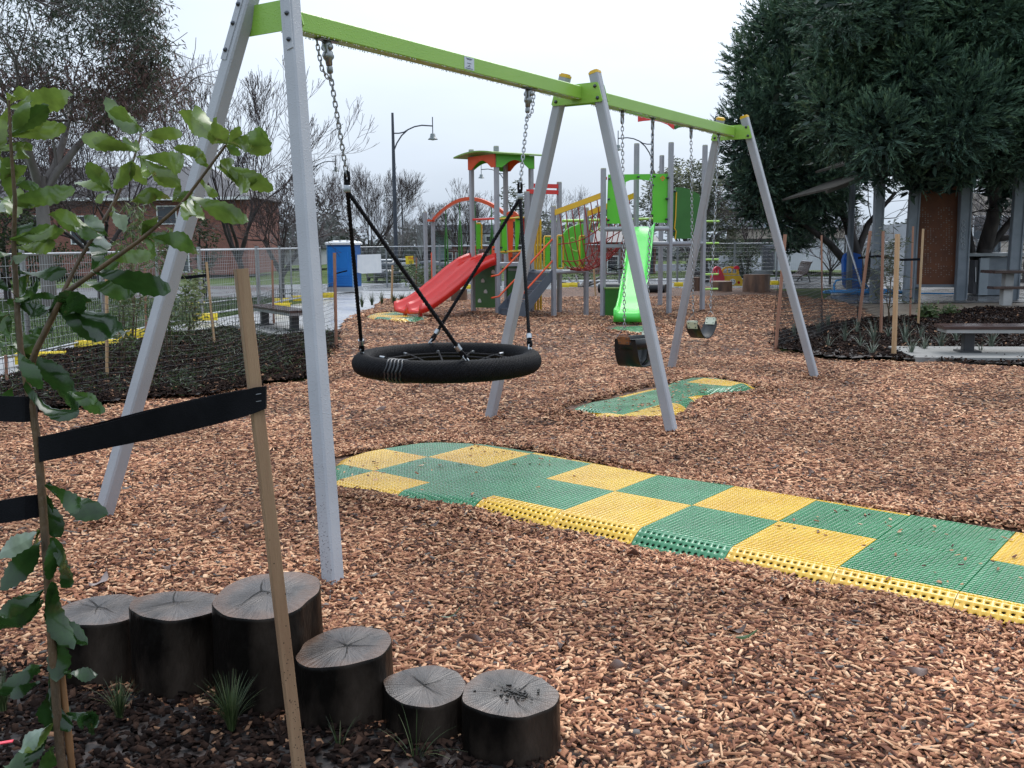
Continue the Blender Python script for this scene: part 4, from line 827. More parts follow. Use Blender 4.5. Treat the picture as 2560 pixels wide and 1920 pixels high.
# roof
zr = H(A2, 384); b = MB(); o = (A1 + A4) / 2; n = 13; ov = .74
V = []; 
for k in range(n):
    f = -1 + 2 * k / (n - 1); z = zr + .075 * (1 - f * f); 
    for s_ in (-1, 1): V += [o * [1, 1, 0] + e1 * f * ov + e2 * s_ * ov + UZ * z, o * [1, 1, 0] + e1 * f * ov + e2 * s_ * ov + UZ * (z - .03)]
fs = []
for k in range(n - 1):
    a = 4 * k; fs += [(a, a + 4, a + 6, a + 2), (a + 1, a + 3, a + 7, a + 5), (a, a + 1, a + 5, a + 4), (a + 2, a + 6, a + 7, a + 3)]
fs += [(0, 2, 3, 1), (4 * n - 4, 4 * n - 3, 4 * n - 1, 4 * n - 2)]
b.add(V, fs); roof = b.build('roof', m_olive, play)
def arch_board(name, m, p, q, z1, h, off):
    L_ = np.linalg.norm(q - p); u = (q - p) / L_; out = [(-.04, z1), (-.04, z1 - h)] + [(.10 + (L_ - .2) * k / 10, z1 - h * (1 - .62 * math.sin(PI * k / 10))) for k in range(11)] + [(L_ + .04, z1 - h), (L_ + .04, z1)]
    b = MB(); nrm = np.cross(u, UZ); b.prism(out[::-1], p * [1, 1, 0] + nrm * off, u, UZ, .02); return b.build(name, m, roof)
for (p, q, m) in ((A1, A2, m_org), (A2, A4, m_grn), (A4, A3, m_org), (A3, A1, m_grn)): arch_board('arch_board', m, p, q, zr - .01, .27, .056 if True else 0)
# decks
def deck(name, pts, z, th=.07):
    b = MB(); n_ = len(pts); b.add([(p[0], p[1], z) for p in pts] + [(p[0], p[1], z - th) for p in pts], [tuple(range(n_)), tuple(range(n_, 2 * n_))[::-1]] + [(i, n_ + i, n_ + (i + 1) % n_, (i + 1) % n_) for i in range(n_)]); return b.build(name, m_deck, play)
zdA = H(A2, 658); deck('deck', [A1, A2, A4, A3], zdA)
# red double slide
sw, sL = .96, 1.95; mid = (A1 + A2) / 2 - e2 * .03; prof = [(0, zdA + .02), (.06, zdA), (.18, zdA - .08), (.35, zdA - .27), (.52, zdA - .50), (.68, zdA - .69), (.82, zdA - .83), (.92, zdA - .90), (1, zdA - .92)]
fx, fz = [p[0] for p in prof], [p[1] for p in prof]
na, nc = 30, 29; V = []; W = []
for k in range(na + 1):
    f = k / na; z = np.interp(f, fx, fz); c = mid * [1, 1, 0] - e2 * sL * f; wd = sw * (1 + .10 * max(0, (f - .75) / .25))
    for j in range(nc):
        s_ = -1 + 2 * j / (nc - 1); a = abs(s_); hgt = .2 * (1 - .25 * max(0, (f - .6) / .4))
        rdg = max(0, 1 - abs(a - .97) / .10) ** .8 if a < .97 else 1.0; mdg = max(0, 1 - a / .15) ** .8 * 1.0; tr = max(rdg, mdg); V.append(c + e1 * s_ * wd / 2 + UZ * (z + hgt * tr))
    for j in range(nc):
        s_ = -1 + 2 * j / (nc - 1); W.append(c + e1 * s_ * wd / 2 * 1.02 + UZ * (z - .05 - .03 * (1 - s_ * s_)))
V = np.array(V + W); nn = (na + 1) * nc; i, j = np.meshgrid(np.arange(na), np.arange(nc - 1), indexing='ij'); q0 = i * nc + j
Q = np.concatenate([np.stack([q0, q0 + 1, q0 + nc + 1, q0 + nc], -1).reshape(-1, 4), np.stack([nn + q0, nn + q0 + nc, nn + q0 + nc + 1, nn + q0 + 1], -1).reshape(-1, 4)])
ed = []
for k in range(na): ed += [(k * nc, (k + 1) * nc, nn + (k + 1) * nc, nn + k * nc), (k * nc + nc - 1, nn + k * nc + nc - 1, nn + (k + 1) * nc + nc - 1, (k + 1) * nc + nc - 1)]
for jx in range(nc - 1): ed += [(jx, nn + jx, nn + jx + 1, jx + 1), (na * nc + jx, na * nc + jx + 1, nn + na * nc + jx + 1, nn + na * nc + jx)]
sl_ = qmesh('double_slide', V, np.concatenate([Q, ed]), m_red, play, smooth=True)
for s_ in (-.3, .3):
    c = mid * [1, 1, 0] - e2 * sL * .93 + e1 * s_; b = MB(); b.beam(c - UZ * .1, c + UZ * .14, .06, .06, e2); b.build('slide_foot', m_red, sl_)
plA = plane(A1, A2)
o_ = pn('slide_bracket', m_org, plA, [(1226, 616), (1242, 612), (1243, 652), (1224, 654)], .03, .06); dots(o_, plA, [(1236, 623), (1236, 637)], .02)
pn('slide_bracket', m_org, plA, [(1176, 618), (1182, 613), (1183, 640), (1176, 640)], .03, .06)
cw = pn('climbing_wall', m_dgr, plA, [(1190, 650), (1240, 650), (1240, 769), (1190, 769)], .03, 0)
for (x, y) in ((1235, 680), (1209, 702), (1216, 729), (1201, 752), (1204, 665)):
    A_, u_, n_, pt_ = plA; c = pt_(x, y) - n_ * .03 if False else pt_(x, y); s_ = -1 if n_ @ (c - [0, 0, CH]) > 0 else 1
    b = MB(); b.prism([(-.055, -.035), (.055, -.035), (.06, 0), (.03, .04), (0, .05), (-.035, .035), (-.06, .005)], c + n_ * s_ * .022, u_, UZ, .012); b.build('hand_hold', m_knob, cw)
pn('climbing_wall', m_dgr, plane(A3, A4), [(1262, 660), (1300, 660), (1300, 765), (1262, 765)], .03)
bar('guard_rail', m_red, [plA[3](1181, 549), plA[3](1245, 546)], .025)
pn('entry_board', m_grn, plane(A3, A4) if False else plane(A1, A3), [(1191, 561), (1200, 560), (1200, 622), (1191, 622)], .03)
bar('entry_loop', m_yel, [plane(A1, A3)[3](*p) for p in ((1191, 559), (1200, 558), (1204, 563), (1204, 622))], .018)
plB = plane(A2, A4)
for (xs, m) in (([(1257, 541), (1268, 541), (1271, 634), (1257, 634)], m_grn), ([(1271, 531), (1277, 528), (1284, 532), (1286, 580), (1283, 652), (1276, 652)], m_org), ([(1292, 541), (1304, 541), (1298, 626), (1292, 626)], m_grn), ([(1311, 543), (1317, 543), (1316, 600), (1307, 600)], m_red), ([(1251, 558), (1256, 558), (1256, 626), (1251, 626)], m_olive)):
    o_ = pn('barrier_plank', m, plB, xs, .03, .05); xm = sum(p[0] for p in xs) / len(xs); dots(o_, plB, [(xm, min(p[1] for p in xs) + 7), (xm, max(p[1] for p in xs) - 7)], .02)
pn('round_board', m_org, plane(A3, A4), [(1271 + 13 * math.cos(a) + 12, 541 + 13 * math.sin(a)) for a in np.linspace(0, 2 * PI, 16, endpoint=False)], .03)
for yy in (547, 630): bar('barrier_rail', m_yel, [plB[3](1247, yy), plB[3](1326, yy - 4)], .02)
# stairs
S0 = G(1300, 793); run = .90; wS = .66; zB = H(S0 + e2 * run, 677)
st = MB(); 
for o in (S0, S0 + e1 * wS):
    pass
stair = thing_part = None
b = MB(); b.prism([(-.06, -.02), (.10, -.02), (run + .02, zB - .14), (run + .02, zB + .02), (run - .06, zB + .02), (-.06, .18)], S0 * [1, 1, 0], e2, UZ, .012); stair = b.build('staircase', m_stair, play)
b = MB(); b.prism([(-.06, -.02), (.10, -.02), (run + .02, zB - .14), (run + .02, zB + .02), (run - .06, zB + .02), (-.06, .18)], S0 * [1, 1, 0] + e1 * wS, e2, UZ, .012); b.build('stringer', m_stair, stair)
for k in range(5):
    z = zB * (k + .75) / 5; c = S0 * [1, 1, 0] + e1 * wS / 2 + e2 * (run * k / 5 + .08); b = MB(); b.beam(c - e1 * (wS / 2 - .008) + UZ * z, c + e1 * (wS / 2 - .008) + UZ * z, .2, .03, e2); b.beam(c - e1 * (wS / 2 - .008) + UZ * (z - .09) - e2 * .09, c + e1 * (wS / 2 - .008) + UZ * (z - .09) - e2 * .09, .012, .14, e2); b.build('tread', m_stair, stair)
for o, p0 in ((S0 + e1 * wS, A2 + e2 * .05), (S0, None)):
    for dz in (.38, .83):
        a_ = o * [1, 1, 0] - e2 * .02 + UZ * (dz + .02); c_ = o * [1, 1, 0] + e2 * (run + .03) + UZ * (zB + dz - .12)
        pts = [a_ - e2 * .22 - UZ * .02, a_ - e2 * .03, c_] if p0 is not None else [a_, c_]
        bar('handrail', m_org, pts, .02)
T0 = S0 + e2 * run; T1 = T0 + e1 * .9; B1, B4, B3, B2 = T0, T1, T0 + e2 * .9, T1 + e2 * .9
for p, y_ in ((B1, 517), (B2, 457), (B3, 521), (B4, 481)): post(p, y_)
deck('deck', [B1, B4, B2, B3], zB)
bar('deck_edge', m_deck, [B1 * [1, 1, 0] + UZ * (zB - .03), B3 * [1, 1, 0] + UZ * (zB - .03)], .04)
# link from tower to middle platform: two red bars, deck, yellow fireman poles
for y_, a, c in ((466, A4, B2), (481, B4, B2)):
    za = H(c, y_); b = MB(); b.beam(a * [1, 1, 0] + UZ * za, c * [1, 1, 0] + UZ * za, .05, .09, UZ if False else e1); b.build('overhead_bar', m_red, play)
deck('bridge_deck', [A4, A3, B4 + e1 * 0, B4 - e1 * .3], zB + .02, .05)
for k, x in enumerate((1338, 1345, 1352)):
    p = G(x, 776); zt = H(p, 548 + 6 * (2 - k)); bar('climbing_pole', m_yel, [p * [1, 1, 0] - UZ * .05, p * [1, 1, 0] + UZ * zt], .026)
# framed green side boards on the middle platform
plT = plane(B4, B2); plU = plane(B1, B3)
def loop_board(pl, x0, x1, y0, y1, bx0, bx1):
    pt = pl[3]; pts = [(x0, y1 - 3), (x0, y0 + 3), (x0 + 2, y0), (x1 - 2, y0), (x1, y0 + 3), (x1, y1 - 3), (x1 - 2, y1), (x0 + 2, y1)]
    b = MB(); b.tube([pt(*p) for p in pts], .02, 7, True); o = b.build('side_loop', m_yel, play); pn('side_board', m_grn, pl, [(bx0, y0 + 3), (bx1, y0 + 3), (bx1, y1 - 3), (bx0, y1 - 3)], .03, 0, o); dots(o, pl, [((bx0 + bx1) / 2, y0 + 7), ((bx0 + bx1) / 2, y1 - 7)], .018)
loop_board(plT, 1360, 1383, 591, 669, 1364, 1374); loop_board(plU, 1393, 1408, 589, 671, 1395, 1402); loop_board(plU, 1449, 1466, 590, 669, 1455, 1463)
far = plane(B2 + e1 * .05, B2 + e1 * .05 + e2 * 1)
pn('curved_panel', m_grn, far, [(1408, 666), (1408, 585), (1415, 575), (1428, 567), (1445, 561), (1464, 559), (1464, 667)], .03)
ptf = far[3]; bar('moon_grip', m_pgr, [ptf(1437, 600), ptf(1430, 594), ptf(1422, 598), ptf(1421, 612), ptf(1428, 624), ptf(1440, 629), ptf(1446, 624)], .025)
mb_ = plane(B2 + e1 * .8, B2 + e1 * .8 + e2); ptm = mb_[3]
for dq in (0, .45): bar('monkey_bar', m_pgr, [ptm(1408, 552) + e1 * dq, ptm(1640, 547) + e1 * dq], .032)
for x in (1417, 1446, 1477, 1500): bar('monkey_loop', m_pgr, [ptm(x + 4, 552), ptm(x - 2, 562), ptm(x - 3, 574), ptm(x + 6, 580)], .022)
# tall tower
C1 = G(1507, 791); C2 = C1 + e2 * .92; C3 = G(1672, 786); C4 = G(1755, 780); C5 = G(1650, 763)
post(C1, 423); post(C2, 250); post(C3, 262); post(C4, 276); post(C5, 268)
z1, z2 = H(C1, 572), H(C3, 609)
deck('deck', [C1, C3, C4, C5, C2], z2)
plC = plane(C1, C3); plD = plane(C3, C4)
bar('deck_rail', m_grey2, [plC[3](1507, 573), plC[3](1590, 572)], .05); bar('deck_rail', m_grey2, [plC[3](1623, 572), plC[3](1672, 571)], .05)
bar('deck_rail', m_grey2, [plC[3](1628, 609), plC[3](1672, 609)], .045); bar('deck_rail', m_grey2, [plD[3](1675, 609), plD[3](1755, 608)], .045)
o_ = pn('front_panel', m_grn, plC, [(1519, 559), (1523, 436), (1673, 434), (1672, 557), (1636, 557), (1636, 536), (1629, 535), (1629, 527), (1634, 526), (1634, 455), (1625, 451), (1600, 448), (1578, 450), (1566, 455), (1565, 559)], .03, .05)
dots(o_, plC, [(1523, 447), (1522, 498), (1521, 550), (1596, 442), (1636, 441), (1669, 444), (1667, 497), (1666, 548), (1632, 463)], .022)
for y_ in (446, 548):
    for x in (1515, 1676): pn('panel_clip', m_red, plC, [(x - 4, y_ - 4), (x + 4, y_ - 4), (x + 4, y_ + 3), (x - 4, y_ + 3)], .05, .05, o_)
b = MB(); A_, u_, n_, pt_ = plC; s_ = -1 if n_ @ (C1 - [0, 0, CH]) > 0 else 1
for dx, dz in ((.03, .01), (-.03, .01), (0, .04), (0, -.03)): b.prism([(dx + .022 * math.cos(a), dz + .016 * math.sin(a)) for a in np.linspace(0, 2 * PI, 8, endpoint=False)], pt_(1653, 447) + n_ * s_ * .07, u_, UZ, .006)
b.build('badge', m_org, o_)
o_ = pn('side_panel', m_dgr, plD, [(1684, 476), (1689, 474), (1692, 468), (1712, 469), (1733, 476), (1751, 487), (1754, 580), (1753, 596), (1690, 597), (1684, 578)], .03, .03); dots(o_, plD, [(1687, 478), (1684, 578), (1758, 587)], .022)
bar('panel_edge', m_yel, [plD[3](*p) for p in ((1691, 480), (1689, 540), (1686, 570), (1690, 578), (1688, 598))], .014)
# orange and green header boards on the tall tower
pp = plane(C2, C3)
pn('header_board', m_red, pp, [(1594, 289), (1594, 304), (1606, 302), (1628, 300), (1650, 304), (1668, 311), (1684, 324), (1686, 309), (1660, 297), (1630, 290)], .03, .05)
pn('header_board', m_dgr, plane(C3, C5), [(1672, 309), (1676, 323), (1688, 318), (1706, 316), (1712, 312)][::-1], .03, .05) if False else pn('header_board', m_dgr, plD, [(1688, 312), (1692, 323), (1700, 319), (1714, 317), (1714, 311)], .03, .05)
# yellow bridge beams and their vertical ropes
def ybeam(p, q):
    b = MB(); b.beam(p, q, .05, .11, np.cross(q - p, UZ)); return b.build('bridge_beam', m_yel, play)
pb1, pb2 = B1 * [1, 1, 0] + UZ * H(B1, 533), C1 * [1, 1, 0] + UZ * H(C1, 487); pf1, pf2 = B3 * [1, 1, 0] + UZ * H(B3, 536), C2 * [1, 1, 0] + UZ * H(C2, 487)
ybeam(pb1, pb2); ybeam(pf1, pf2)
net = MB(); nb = 8; zb0, zb1 = zB + .02, z2 - .02; cols = []
for k in range(nb + 1):
    f = k / nb; pa, pc = pb1 + (pb2 - pb1) * f, pf1 + (pf2 - pf1) * f; zf = zb0 + (zb1 - zb0) * f - .22 * math.sin(PI * f); row = []
    for j in range(9):
        s_ = j / 8; q = pa + (pc - pa) * s_; ta = abs(2 * s_ - 1); ztop = (pa[2] * (1 - s_) + pc[2] * s_); q = np.array([q[0], q[1], zf + (ztop - .05 - zf) * ta ** 2.6]); row.append(q)
    cols.append(row)
for k in range(1, nb): net.tube(cols[k], .011, 5)
for j in (1, 2, 3, 4, 5, 6, 7): net.tube([cols[k][j] for k in range(nb + 1)], .011, 5)
for k in range(nb):
    for j in (2, 4): net.tube([cols[k][j], (cols[k][j + 1] + cols[k + 1][j + 1]) / 2, cols[k + 1][j + 2]], .010, 5)
net.build('rope_net', m_rred, play)
# light green slide
s0 = plC[3](1607, 566); g1 = G(1571, 820); dr = g1 - s0 * [1, 1, 0]; dr[2] = 0; Ls = np.linalg.norm(dr); dr /= Ls; sdv2 = np.array([dr[1], -dr[0], 0]); zt0 = s0[2]
pf = [(-.02, 1.0), (.06, .99), (.14, .93), (.35, .68), (.5, .52), (.66, .37), (.8, .235), (.9, .16), (1.0, .14)]; na, nc = 30, 17; V = []; W = []; wd = .50
for k in range(na + 1):
    f = k / na; z = np.interp(f, [p[0] for p in pf], [p[1] for p in pf]) * zt0; z += .02 * math.sin(9 * f) * (.3 < f < .8); c = s0 * [1, 1, 0] + dr * Ls * f; w_ = wd * (1 + .06 * max(0, (f - .8) / .2))
    for j in range(nc):
        s_ = -1 + 2 * j / (nc - 1); a = abs(s_); V.append(c + sdv2 * s_ * w_ / 2 + UZ * (z + .08 * (1 if a > .93 else max(0, (a - .68) / .25) ** 1.6)))
    for j in range(nc):
        s_ = -1 + 2 * j / (nc - 1); W.append(c + sdv2 * s_ * w_ / 2 * 1.01 + UZ * (z - (.05 if f < .9 else .05 + .10 * (f - .9) / .1)))
V = np.array(V + W); nn = (na + 1) * nc; i, j = np.meshgrid(np.arange(na), np.arange(nc - 1), indexing='ij'); q0 = i * nc + j
Q = np.concatenate([np.stack([q0, q0 + 1, q0 + nc + 1, q0 + nc], -1).reshape(-1, 4), np.stack([nn + q0, nn + q0 + nc, nn + q0 + nc + 1, nn + q0 + 1], -1).reshape(-1, 4)]); ed = []
for k in range(na): ed += [(k * nc, (k + 1) * nc, nn + (k + 1) * nc, nn + k * nc), (k * nc + nc - 1, nn + k * nc + nc - 1, nn + (k + 1) * nc + nc - 1, (k + 1) * nc + nc - 1)]
for jx in range(nc - 1): ed += [(jx, nn + jx, nn + jx + 1, jx + 1), (na * nc + jx, na * nc + jx + 1, nn + na * nc + jx + 1, nn + na * nc + jx)]
gs = qmesh('green_slide', V, np.concatenate([Q, ed]), m_sgr, play, smooth=True)
c = s0 * [1, 1, 0] + dr * Ls * .93; b = MB(); b.beam(c - UZ * .1, c + UZ * zt0 * .1, .08, .08, sdv2); b.build('slide_foot', m_pgr, gs)
pgb = plane(C1, C1 + np.array([1, .05, 0])); o_ = pn('shop_counter', m_dgr, pgb, [(1512, 722), (1548, 722), (1548, 792), (1512, 792)], .04, -.05)
b = MB(); b.beam(pgb[3](1509, 720), pgb[3](1549, 720), .16, .03, (0, 1, 0)); b.build('counter_top', m_olive, o_)
# arched chain walk at the far left
D1 = G(1067, 751); D2 = G(1086, 748); post(D1, 531); post(D2, 534)
arcp = []; Pa = np.array([D2[0], D2[1], H(D2, 552)]); Pb = np.array([A3[0], A3[1], H(A3, 536)])
for k in range(25):
    f = k / 24; q = Pa + (Pb - Pa) * f; q[2] += .46 * math.sin(PI * f) ** .9; arcp.append(q)
b = MB()
for k in range(24): b.beam(arcp[k] - (arcp[k + 1] - arcp[k]) * .05, arcp[k + 1], .05, .085, np.cross(arcp[k + 1] - arcp[k], UZ))
b.beam(np.array([D1[0], D1[1], H(D1, 551)]), Pa, .05, .08, UZ); arc = b.build('arch_beam', m_org, play)
for k in (5, 10, 15, 20):
    p = arcp[k]; bar('hanging_chain', m_dgr, [p, p - UZ * .5], .012, arc); bar('hanging_rope', m_dgr, [p - UZ * .5, p - UZ * .8 + e1 * .05, p - UZ * 1.9 + e1 * .08], .02, arc); bar('hanging_rope', m_dgr, [p - UZ * .5, p - UZ * .8 - e1 * .05, p - UZ * 1.9 - e1 * .08], .02, arc)
bar('grab_rail', m_org, [G(1082, 748) * [1, 1, 0] + UZ * .3, G(1082, 748) * [1, 1, 0] + UZ * H(G(1082, 748), 632), G(1085, 747) * [1, 1, 0] + UZ * H(G(1085, 748), 634)], .03)
# lime ladder rails at the far right side of the tall tower
L0 = G(1772, 780)
for py in (553, 608, 649, 686, 723): 
    z = H(L0, py); bar('rung', m_pgr, [C4 * [1, 1, 0] + UZ * z, C4 * [1, 1, 0] + np.array([.35, .1, 0]) + UZ * z], .022)
# ================================================================== BACKGROUND
def GP(px, py): return G(px, py)
# ---- trees
m_trunk = M('dark bark', (.018, .014, .013), (.05, .04, .036), .7, 6, stretch=(1, 1, .3), bump=.4, bscale=15)
m_pale = M('pale gum bark', (.10, .085, .08), (.19, .17, .16), .6, 3, stretch=(1, 1, .3)); m_twig = M('bare twigs', (.045, .032, .031), (.085, .062, .06), .8, 3)
m_haze = M('hazed far twigs', (.14, .125, .125), (.20, .18, .18), .9, 2)  # paler than the near twigs, distance haze put into the colour
def grow(rs, p, d, L_, r, lev, out, tips, spread, ratio=.74, kids=(2, 3), up=.12, wob=.13, side=.5, nseg=3, rmin=.0048):
    for k in range(nseg):
        d = d + rs.normal(0, wob, 3) + np.array([0, 0, up * .3]); d /= np.linalg.norm(d); q = p + d * L_ / nseg; r2 = max(r * (1 - .28 / nseg), rmin)
        out.append((*p, *q, r, r2)); p, r = q, r2
        if lev > 1 and k < nseg - 1 and rs.random() < side:
            a = d + rs.normal(0, spread, 3); a[2] += up; a /= np.linalg.norm(a); grow(rs, p, a, L_ * ratio * rs.uniform(.6, .95), max(r * .55, rmin), lev - 2 if lev > 2 else 1, out, tips, spread, ratio, kids, up, wob, side, nseg, rmin)
    if lev <= 0: tips.append((p, d)); return
    for k in range(rs.integers(kids[0], kids[1] + 1)):
        a = d + rs.normal(0, spread, 3); a[2] += up; a /= np.linalg.norm(a); grow(rs, p, a, L_ * ratio * rs.uniform(.8, 1.15), max(r * .66, rmin), lev - 1, out, tips, spread, ratio, kids, up, wob, side, nseg, rmin)
def bare_tree(name, label, base, h, lev, seed, limbs=4, lean=(0, 0), spread=.42, trunk=.25, r0=.12, m=m_twig, mt=None, group=None, up=.15, open_=.55, ratio=.76):
    rs = np.random.default_rng(seed); t = thing(name, label, 'tree', base, group); b0 = np.array(base, float); tr, tw, tips = [], [], []
    top = b0 + np.array([lean[0] * trunk * h, lean[1] * trunk * h, trunk * h]); tr.append((*(b0 - [0, 0, .2]), *top, r0, r0 * .8))
    L1 = h * .27
    for k in range(limbs):
        a = 2 * PI * (k + rs.uniform(-.3, .3)) / limbs; d = np.array([math.cos(a) * open_, math.sin(a) * open_, 1]); d /= np.linalg.norm(d); grow(rs, top - [0, 0, rs.uniform(0, .2) * trunk * h], d, L1 * rs.uniform(.85, 1.1), r0 * .55, lev, tw, tips, spread, ratio, (2, 3), up, .12, .55)
    tw = np.array(tw); big = tw[:, 6] > r0 * .28; V, Q = segs_mesh(np.concatenate([np.array(tr), tw[big]]), 7); qmesh('trunk', V, Q, mt or m_trunk, t, smooth=True)
    V, Q = segs_mesh(tw[~big], 3); qmesh('twigs', V, Q, m, t); return t, tips
def leaves_at(centers, n_each, rad, L_, wd, droop, rs, tint_base, tint_sd):
    n = len(centers) * n_each; c = np.repeat(centers, n_each, 0) + rs.normal(0, 1, (n, 3)) * np.array(rad); d = rs.normal(0, 1, (n, 3)); d[:, 2] = d[:, 2] * .5 - droop; d /= np.linalg.norm(d, axis=1)[:, None]
    s_ = np.cross(d, rs.normal(0, 1, (n, 3))); s_ /= np.linalg.norm(s_, axis=1)[:, None]; l = L_ * rs.uniform(.6, 1.4, n)[:, None]; w_ = wd * rs.uniform(.7, 1.3, n)[:, None]
    V = np.stack([c, c + d * l * .45 + s_ * w_, c + d * l, c + d * l * .45 - s_ * w_], 1).reshape(-1, 3); Q = np.arange(n * 4).reshape(-1, 4)
    tb = np.repeat(np.broadcast_to(tint_base, (len(centers),)), n_each); return V, Q, np.clip(tb + rs.normal(0, tint_sd, n), 0, 1)
m_gum = MT('gum leaves', [(0, (.016, .026, .016)), (.4, (.05, .068, .042)), (.6, (.10, .125, .085)), (.75, (.085, .047, .040)), (1, (.155, .088, .075))], .45, .4, thin=True)
m_bush = MT('bush leaves', [(0, (.012, .022, .008)), (.5, (.04, .065, .022)), (1, (.11, .13, .05))], .5, .4, thin=True)
m_olv = MT('grey green leaves', [(0, (.02, .028, .018)), (.5, (.07, .085, .05)), (.85, (.15, .16, .10)), (1, (.22, .22, .08))], .5, .4, thin=True)
def foliage(name, par, V, Q, T, m): return qmesh(name, V, Q, m, par, tint=T)
# tall gum tree at the left
gum, tips = bare_tree('gum_tree', 'tall gum tree with pale trunk and drooping grey green and brown foliage', GP(125, 768), 8.6, 3, 5, limbs=5, trunk=.38, r0=.19, m=m_pale, mt=m_pale, open_=.55, spread=.5, ratio=.72)
rs = np.random.default_rng(9); yg = GP(125, 768)[1]
ctr = []
for (x0, x1, y0, y1, n) in ((160, 400, -60, 120, 260), (-60, 160, -80, 200, 150), (250, 425, 100, 250, 150), (0, 300, 150, 330, 170), (230, 380, 230, 300, 70), (380, 470, 150, 320, 24)):
    for k in range(n): ctr.append(P(rs.uniform(x0, x1), rs.uniform(y0, y1), yg + rs.uniform(-1.8, 1.8)))
ctr = np.array(ctr); keep = rs.random(len(ctr)) < .72; ctr = ctr[keep]; tb = np.where(ctr[:, 2] > 6.0 + rs.normal(0, .7, len(ctr)), .36, .80)
tpp = np.array([p for p, d in tips]); near_ = tpp[np.argmin(((ctr[:, None] - tpp[None]) ** 2).sum(2), 1)]; md_ = (ctr + near_) / 2 + rs.normal(0, .12, ctr.shape); o7 = np.full((len(ctr), 1), .011)
V, Q = segs_mesh(np.concatenate([np.hstack([near_, md_, o7, o7 * .7]), np.hstack([md_, ctr, o7 * .7, o7 * .35])]), 4); qmesh('twigs', V, Q, m_twig, gum)
V, Q, T = leaves_at(ctr, 34, (.19, .19, .16), .18, .015, .9, rs, tb, .12); foliage('crown', gum, V, Q, T, m_gum)
bg = 'bare winter trees behind the left fence'
bare_tree('bare_tree', 'dark spreading leafless tree in front of the brick house at far left', GP(255, 742), 5.8, 6, 31, limbs=6, trunk=.2, r0=.13, spread=.52, open_=1.0, up=.10, group=bg, ratio=.78)
bare_tree('bare_tree', 'dark leafless tree growing behind the leafy shrub at the frame edge', GP(20, 750), 5.8, 6, 32, limbs=6, trunk=.22, r0=.11, spread=.5, open_=.9, group=bg)
bare_tree('bare_tree', 'tall airy leafless tree between the two near swing legs', GP(622, 742), 6.0, 6, 33, limbs=5, trunk=.2, r0=.10, spread=.34, open_=.42, up=.2, group=bg, lean=(-.2, 0))
bare_tree('bare_tree', 'leafless tree with low forking trunk right of the near swing leg', GP(705, 738), 3.9, 6, 34, limbs=6, trunk=.16, r0=.10, spread=.40, open_=.62, up=.1, group=bg, lean=(.02, 0))
bare_tree('bare_tree', 'vase shaped leafless tree behind the white fence sheet', G(925, 680), 5.2, 6, 35, limbs=7, trunk=.12, r0=.09, spread=.26, open_=.6, up=.2, m=m_twig, ratio=.78)
bare_tree('bare_tree', 'small grey leafless tree in front of the modern grey house', G(1055, 676), 3.6, 5, 36, limbs=6, trunk=.12, r0=.07, spread=.3, open_=.6, m=m_haze)
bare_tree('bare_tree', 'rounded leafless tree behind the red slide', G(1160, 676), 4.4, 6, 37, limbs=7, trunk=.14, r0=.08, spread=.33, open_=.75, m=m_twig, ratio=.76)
bare_tree('bare_tree', 'fine leafless tree between the two play towers', G(1370, 676), 4.4, 5, 38, limbs=6, trunk=.14, r0=.07, spread=.33, open_=.6, m=m_haze)
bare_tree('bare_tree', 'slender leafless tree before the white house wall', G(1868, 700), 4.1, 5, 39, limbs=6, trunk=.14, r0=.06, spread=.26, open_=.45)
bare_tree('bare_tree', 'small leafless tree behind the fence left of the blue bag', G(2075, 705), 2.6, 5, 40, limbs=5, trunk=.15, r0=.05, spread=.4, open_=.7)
bare_tree('bare_tree', 'tangled leafless tree behind the grey barbecue', G(2490, 700), 4.2, 6, 41, limbs=6, trunk=.12, r0=.07, spread=.5, open_=.9, m=m_haze)
bare_tree('bare_tree', 'far leafless tree left of the portable toilet', G(770, 668), 4.4, 5, 42, limbs=7, trunk=.12, r0=.09, spread=.34, open_=.8, m=m_haze)
bare_tree('bare_tree', 'far leafless tree right behind the main street lamp', G(1000, 662), 3.6, 5, 43, limbs=7, trunk=.12, r0=.09, spread=.34, open_=.8, m=m_haze)
# leafy trees and shrubs
def leafy(name, label, cat, blobs, base, m, n, L_, wd, seed, tint=.5, droop=.1, trunk=True, group=None, fill=1.0):
    """blobs: (px, py, depth, radius) crown clumps measured in the photograph"""
    rs = np.random.default_rng(seed); t = thing(name, label, cat, base, group); V_, Q_, T_ = [], [], []; o = 0; segs = []
    for (px, py, dp, r) in blobs:
        c = P(px, py, dp); k = max(6, int(n * r * r)); d = rs.normal(0, 1, (k, 3)); d /= np.linalg.norm(d, axis=1)[:, None]; rad = r * rs.uniform(.35, 1, k) ** .5; ct = c + d * rad[:, None] * [1, 1, .85]; ct = ct[ct[:, 2] > .05]
        V, Q, T = leaves_at(ct, 9, (r * .07 + .02,) * 3, L_, wd, droop, rs, tint + rs.normal(0, .1) + .16 * d[:len(ct), 2], .14); V_.append(V); Q_.append(Q + o); T_.append(T); o += len(V)  # leaves on clump tops tinted lighter, light from above put into the colour
        if trunk:
            b0 = np.array([base[0], base[1], 0]); m_ = b0 + (c - b0) * .5 + rs.normal(0, .15, 3) + [0, 0, .2 * (c[2])]; segs += [(*(b0 - [0, 0, .1]), *m_, .05 + .012 * c[2], .04), (*m_, *c, .04, .012)]
    foliage('crown', t, np.concatenate(V_), np.concatenate(Q_), np.concatenate(T_), m)
    if trunk: V, Q = segs_mesh(segs, 6); qmesh('trunk', V, Q, m_trunk, t, smooth=True)
    return t
